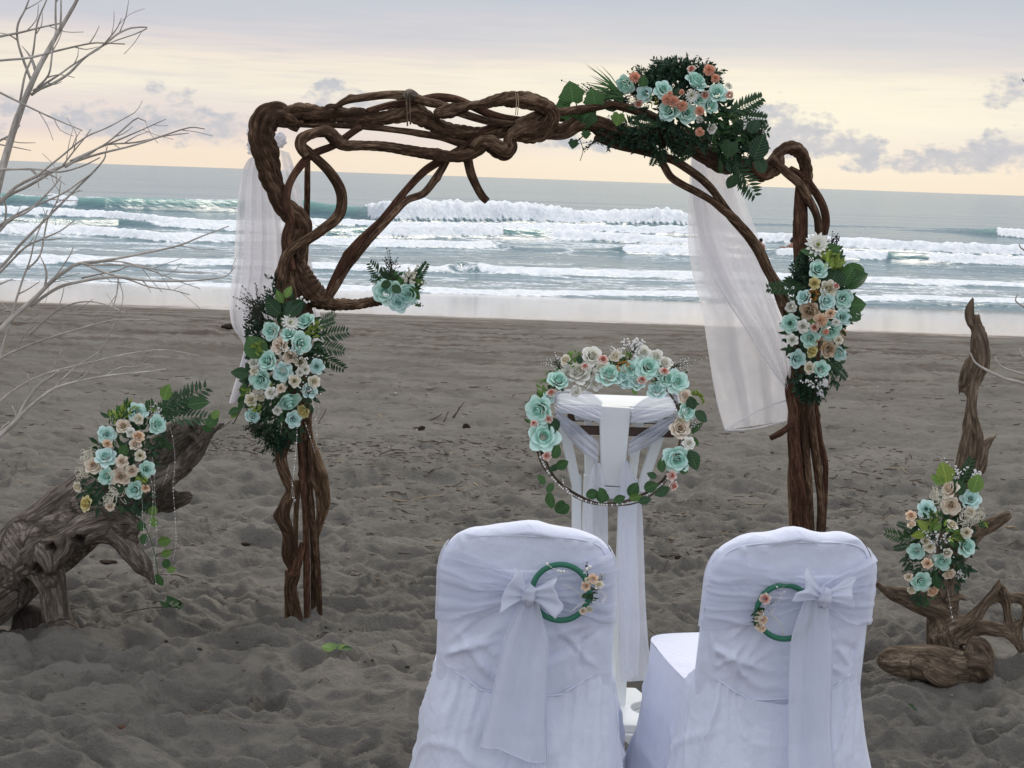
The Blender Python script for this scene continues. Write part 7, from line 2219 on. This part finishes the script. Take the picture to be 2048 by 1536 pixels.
def stick(px, py, L, ang, r, mat, lift=0.0, seed=0, name='twig', label=None, group=None, cat='twig', bend=.12):
    """L, r in photo pixels; ang: heading on the ground (degrees, 0 = along the shore)"""
    rs = np.random.default_rng(seed)
    p = on_sand(px, py)
    ps = psize(p[1])
    a = R(ang)
    d = np.array((math.cos(a), math.sin(a), 0.0))
    n = np.array((-d[1], d[0], 0))
    pts = []
    for t in (-.5, -.2, .15, .5):
        q = p + d * t * L * ps + n * rs.normal(0, bend) * L * ps * .4
        z_ = sand_z(q[0], q[1]) + r * ps * .4 + lift * (t + .5) * L * ps
        pts.append((q[0], q[1], z_, r * ps * (1 - .45 * (t + .5))))
    pts = np.array(pts)
    X = catmull(pts, max(.25 * L * ps / 3, .004))
    me = tube_mesh(name, X[:, :3], X[:, 3], M[mat], seg=6, lobe_a=0, rough=.15, seed=seed, origin=p)
    o = link(name, me, None, p)
    return tag(o, label, cat, group)


rs_ = np.random.default_rng(91)
GT = 'dry twigs and straws scattered over the sand'
zones = [((420, 560, 870, 915), 26, .7, 'in the debris between the leaning log and the left post'), ((640, 860, 880, 935), 20, .8, 'in the debris line just right of the left post'),
         ((860, 1060, 880, 935), 20, .8, 'in the debris line left of the big wreath'), ((640, 1060, 950, 1040), 26, .9, 'on the sand above the left chair'), ((650, 900, 830, 870), 8, .8, 'on the low sand bank behind the arch'),
         ((1300, 1480, 1030, 1110), 26, .9, 'in the debris behind the gap between the chairs'), ((1660, 1860, 920, 1060), 26, .9, 'on the sand between the right post and the stump'), ((1400, 1560, 880, 1010), 16, .9, 'on the sand below the wide drape'),
         ((700, 1000, 640, 800), 14, .5, 'far up the beach under the branch posy'), ((1700, 2040, 700, 860), 14, .6, 'far up the beach round the stump spike'), ((0, 140, 930, 1000), 6, .8, 'behind the leaning log'),
         ((660, 880, 1060, 1300), 14, 1.0, 'between the left post foot and the left chair'), ((1300, 1420, 1110, 1330), 10, 1.0, 'in the gap between the two chairs'), ((300, 560, 1050, 1230), 12, 1.0, 'left of the left post foot'), ((200, 820, 1300, 1480), 10, 1.0, 'on the trodden sand at lower left')]
n_ = 0
for (x0, x1, y0, y1), cnt, sc, where in zones:
    for k in range(cnt):
        px, py = rs_.uniform(x0, x1), rs_.uniform(y0, y1)
        light = rs_.uniform() < .35
        Lp = rs_.uniform(12, 46) * sc
        stick(px, py, Lp, rs_.normal(0, 38), rs_.uniform(.7, 1.5) * sc, 'straw' if light else 'twig', seed=500 + n_,
              label=('pale dry straw lying ' if light else 'thin dark twig lying ') + where, group=GT)
        n_ += 1
for i, (px, py, L, an, r, mt, lf, lb) in enumerate([
    (892, 838, 18, 60, 1.6, 'twig', .9, 'first short dark stick standing in the low sand bank behind the arch'),
    (912, 836, 22, 50, 1.6, 'twig', 1.1, 'forked dark stick standing on the sand bank behind the arch'),
    (918, 834, 26, 40, 1.4, 'twig', 1.2, 'tallest slanting dark stick on the sand bank behind the arch'),
    (872, 842, 26, 25, 1.6, 'twig', .5, 'slanting dark stick leaning low on the sand bank behind the arch'),
    (828, 862, 24, 55, 2.2, 'straw', .3, 'short pale stick beside a dark lump on the sand bank'),
    (644, 845, 36, 70, 1.5, 'twig', .5, 'bent dark stick on the sand next to the left arch post'),
    (830, 1002, 120, 3, 1.3, 'straw', .02, 'long straw coloured stalk with a frayed tip on the sand'),
    (960, 978, 32, -30, 1.8, 'straw', .0, 'pale flat stick on the sand left of the wreath'),
    (1390, 1076, 46, -25, 1.8, 'twig', .0, 'dark curved twig on the sand behind the gap between the chairs'),
    (2022, 1060, 40, 20, 1.8, 'straw', .0, 'pale straight stick on the sand behind the upright stump'),
    (1975, 1090, 46, 30, 2.0, 'straw', .0, 'pale slanting stick on the sand beside the stump flowers'),
    (1736, 965, 90, 5, 1.4, 'twig', .02, 'long dark twig on the sand right of the right post'),
    (335, 1105, 50, 0, 1.6, 'twig', .0, 'dark straight twig on the sand beneath the drooping log arm')]):
    stick(px, py, L, an, r, mt, lf, 900 + i, label=lb)


def lump(name, px, py, w, h, mat, label, cat, seed, depth=None, group=None):
    """an irregular solid piece lying on the sand"""
    rs = np.random.default_rng(seed)
    p = on_sand(px, py)
    ps = psize(p[1])
    n1_, n2_ = 14, 18
    V = []
    for i in range(n1_ + 1):
        for j in range(n2_):
            a, b = math.pi * i / n1_, 2 * math.pi * j / n2_
            d = np.array((math.sin(a) * math.cos(b), math.sin(a) * math.sin(b), math.cos(a)))
            k = 1 + .28 * float(vn(d[0] * 1.6 + seed, d[1] * 1.6, d[2] * 1.6, seed=seed)) + .12 * float(vn(d[0] * 5 + seed, d[1] * 5, d[2] * 5, seed=seed))
            V.append(d * k * np.array((w * ps / 2, (depth or w * .6) * ps / 2, h * ps / 2)) + np.array((0, 0, h * ps * .28)))
    me = mesh_np(name, V, faces=[tuple(q) for q in grid_quads(n1_ + 1, n2_, True)], mat=M[mat])
    o = link(name, me, None, p)
    return tag(o, label, cat, group)


M['clod'] = plain_mat('damp_sand_clod', (0.05, 0.042, 0.036), 0.95, 0.05, bump=.6, bscale=60, var=.4)
M['dark_wood'] = plain_mat('dark_wood_scrap', (0.035, 0.025, 0.018), 0.85, 0.1, bump=.6, bscale=50, var=.4)
M['red_wood'] = plain_mat('reddish_wood_scrap', (0.09, 0.045, 0.028), 0.7, 0.2, bump=.5, bscale=50, var=.4)
M['shell'] = plain_mat('pale_shell_bit', (0.55, 0.5, 0.43), 0.7, 0.2, var=.2)
lump('driftwood_scrap', 459, 656, 32, 12, 'dark_wood', 'dark driftwood scrap far up the beach beside the left drape', 'driftwood', 1)
lump('driftwood_scrap', 843, 859, 14, 9, 'dark_wood', 'small black driftwood scrap in the face of the sand bank', 'driftwood', 2)
lump('dry_leaf', 933, 858, 14, 14, 'dark_wood', 'curled dark brown leaf on the sand bank behind the arch', 'leaf', 3, 4)
lump('driftwood_scrap', 952, 876, 34, 7, 'dark_wood', 'flat dark driftwood scrap below the curled leaf', 'driftwood', 4)
lump('wood_chip', 247, 1458, 22, 9, 'red_wood', 'reddish wood chip alone on the sand at lower left', 'wood chip', 5)
lump('driftwood_scrap', 1357, 1118, 16, 9, 'dark_wood', 'black driftwood scrap on the sand between the two chairs', 'driftwood', 6)
lump('driftwood_scrap', 1362, 1136, 18, 6, 'dark_wood', 'flatter black scrap just below another between the two chairs', 'driftwood', 7)
lump('driftwood_scrap', 215, 1125, 34, 7, 'dark_wood', 'dark flat scrap on the sand under the log arm', 'driftwood', 8)
lump('driftwood_scrap', 492, 1090, 20, 7, 'dark_wood', 'small dark scrap on the sand left of the left post', 'driftwood', 9)
for i, (px, py, w) in enumerate([(399, 1301, 11), (391, 1281, 8), (332, 1284, 8), (437, 1287, 9), (538, 1285, 15), (474, 1286, 6), (247, 1302, 6), (560, 1258, 6), (528, 1265, 5), (700, 1263, 6), (680, 1260, 5), (652, 1256, 6), (636, 1272, 5), (450, 1290, 5), (428, 1298, 5), (415, 1290, 4), (376, 1290, 5), (365, 1286, 4), (745, 1322, 7), (815, 1336, 9), (730, 1325, 5)]):
    lump('sand_clod', px, py, w, w * .7, 'clod', 'small dark clod of sand near the foot of the left post', 'clod', 20 + i, group='sand clods round the left post')
for i in range(26):
    px, py = rs_.uniform(0, 2048), rs_.uniform(700, 1400)
    lump('shell_bit', px, py, rs_.uniform(2.5, 5), 2, 'shell', 'tiny pale shell fragment lying on the dark sand', 'shell', 60 + i, group='shell fragments on the sand')

# green leaves dropped at the foot of the arch
p = on_sand(672, 1316) + np.array((0, 0, .022))
dl = empty('fallen_leaves', p, 'pale green leaf cluster lying on the sand below the left post', 'leaves')
ps = psize(p[1])
for (dx, L, an, mt, k) in [(-6, 25, 170, 'leaf_light', 'broad'), (-2, 22, 120, 'leaf_light', 'round'), (6, 24, 30, 'leaf_yellow', 'oval'), (10, 24, -10, 'leaf_mid', 'oval'), (12, 20, 60, 'leaf_yellow', 'oval'), (4, 26, 80, 'leaf_mid', 'oval')]:
    a_ = R(an)
    B = basis((math.cos(a_), math.sin(a_) * .8, .30), (0, -.5, 1))
    put('leaf', LEAF[k, mt], dl, p + np.array((dx * ps, 0, .012)), B, L * ps, p)
p = on_sand(348, 1232) + np.array((0, 0, .028))
dw = empty('dried_weed', p, 'dried green brown weed with a long stalk on the sand by the log', 'weed')
ps = psize(p[1])
for k in range(16):
    a_ = rs_.uniform(-.5, 3.6)
    B = basis((math.cos(a_), math.sin(a_) * .7, rs_.uniform(.1, .9)), rs_.normal(0, 1, 3))
    put('leaf', LEAF['oval', 'leaf_dark' if k % 3 else 'leaf_mid'], dw, p + np.array((rs_.uniform(-14, 14) * ps, rs_.uniform(-.02, .02), .01)), B, rs_.uniform(12, 24) * ps, p)
q0 = on_sand(245, 1230)
X = catmull(np.array([[*(p + (0, 0, .012)), .002], [*((p + q0) / 2 + (0, 0, .015)), .002], [*(q0 + (0, 0, .008)), .0015]]), .02)
link('stalk', tube_mesh('stalk', X[:, :3], X[:, 3], M['twig'], seg=6, lobe_a=0, origin=p), dw)
p = on_sand(1795, 1418)
dv = empty('fallen_frond', p, 'dark fern frond fallen on the sand beside the right chair', 'frond')
for k in range(3):
    put('fern_frond', FERN['dark'][k % 2], dv, p + np.array((-.05 + .02 * k, 0, .01)), basis((1, .2 * k - .2, .05), (0, -.3, 1)), .09, p)

# uncountable fine litter: bits of straw and bark strewn in bands
mb = MB()
bands = [((0, 2048, 1000, 1420), 260), ((400, 600, 870, 920), 260), ((620, 1080, 880, 930), 420), ((620, 1100, 930, 1050), 300), ((1280, 1500, 1000, 1120), 260), ((1640, 1900, 900, 1080), 320), ((0, 2048, 800, 1000), 420), ((0, 2048, 700, 800), 260), ((0, 900, 1000, 1250), 160)]
xs_, ys_, Ls = [], [], []
for (x0, x1, y0, y1), cnt in bands:
    for k in range(cnt):
        g = ground(rs_.uniform(x0, x1), rs_.uniform(y0, y1))
        xs_.append(g[0]); ys_.append(g[1]); Ls.append(psize(g[1]))
xs_, ys_, Ls = map(np.array, (xs_, ys_, Ls))
zs_ = sand_h(xs_, ys_)
for x, y, z, ps in zip(xs_, ys_, zs_, Ls):
    L, w, a_ = rs_.uniform(2.5, 12) * ps, rs_.uniform(.6, 1.5) * ps, rs_.normal(0, .7)
    c, s_ = math.cos(a_), math.sin(a_)
    Rm = np.array([[c, -s_, 0], [s_, c, 0], [0, 0, 1]])
    mb.box((x, y, z + w * .6), (2 * L, w, w), Rm)
o = mb.build('sand_litter', M['twig'])
tag(o, 'fine dark bits of twig and bark strewn over the sand', kind='stuff')
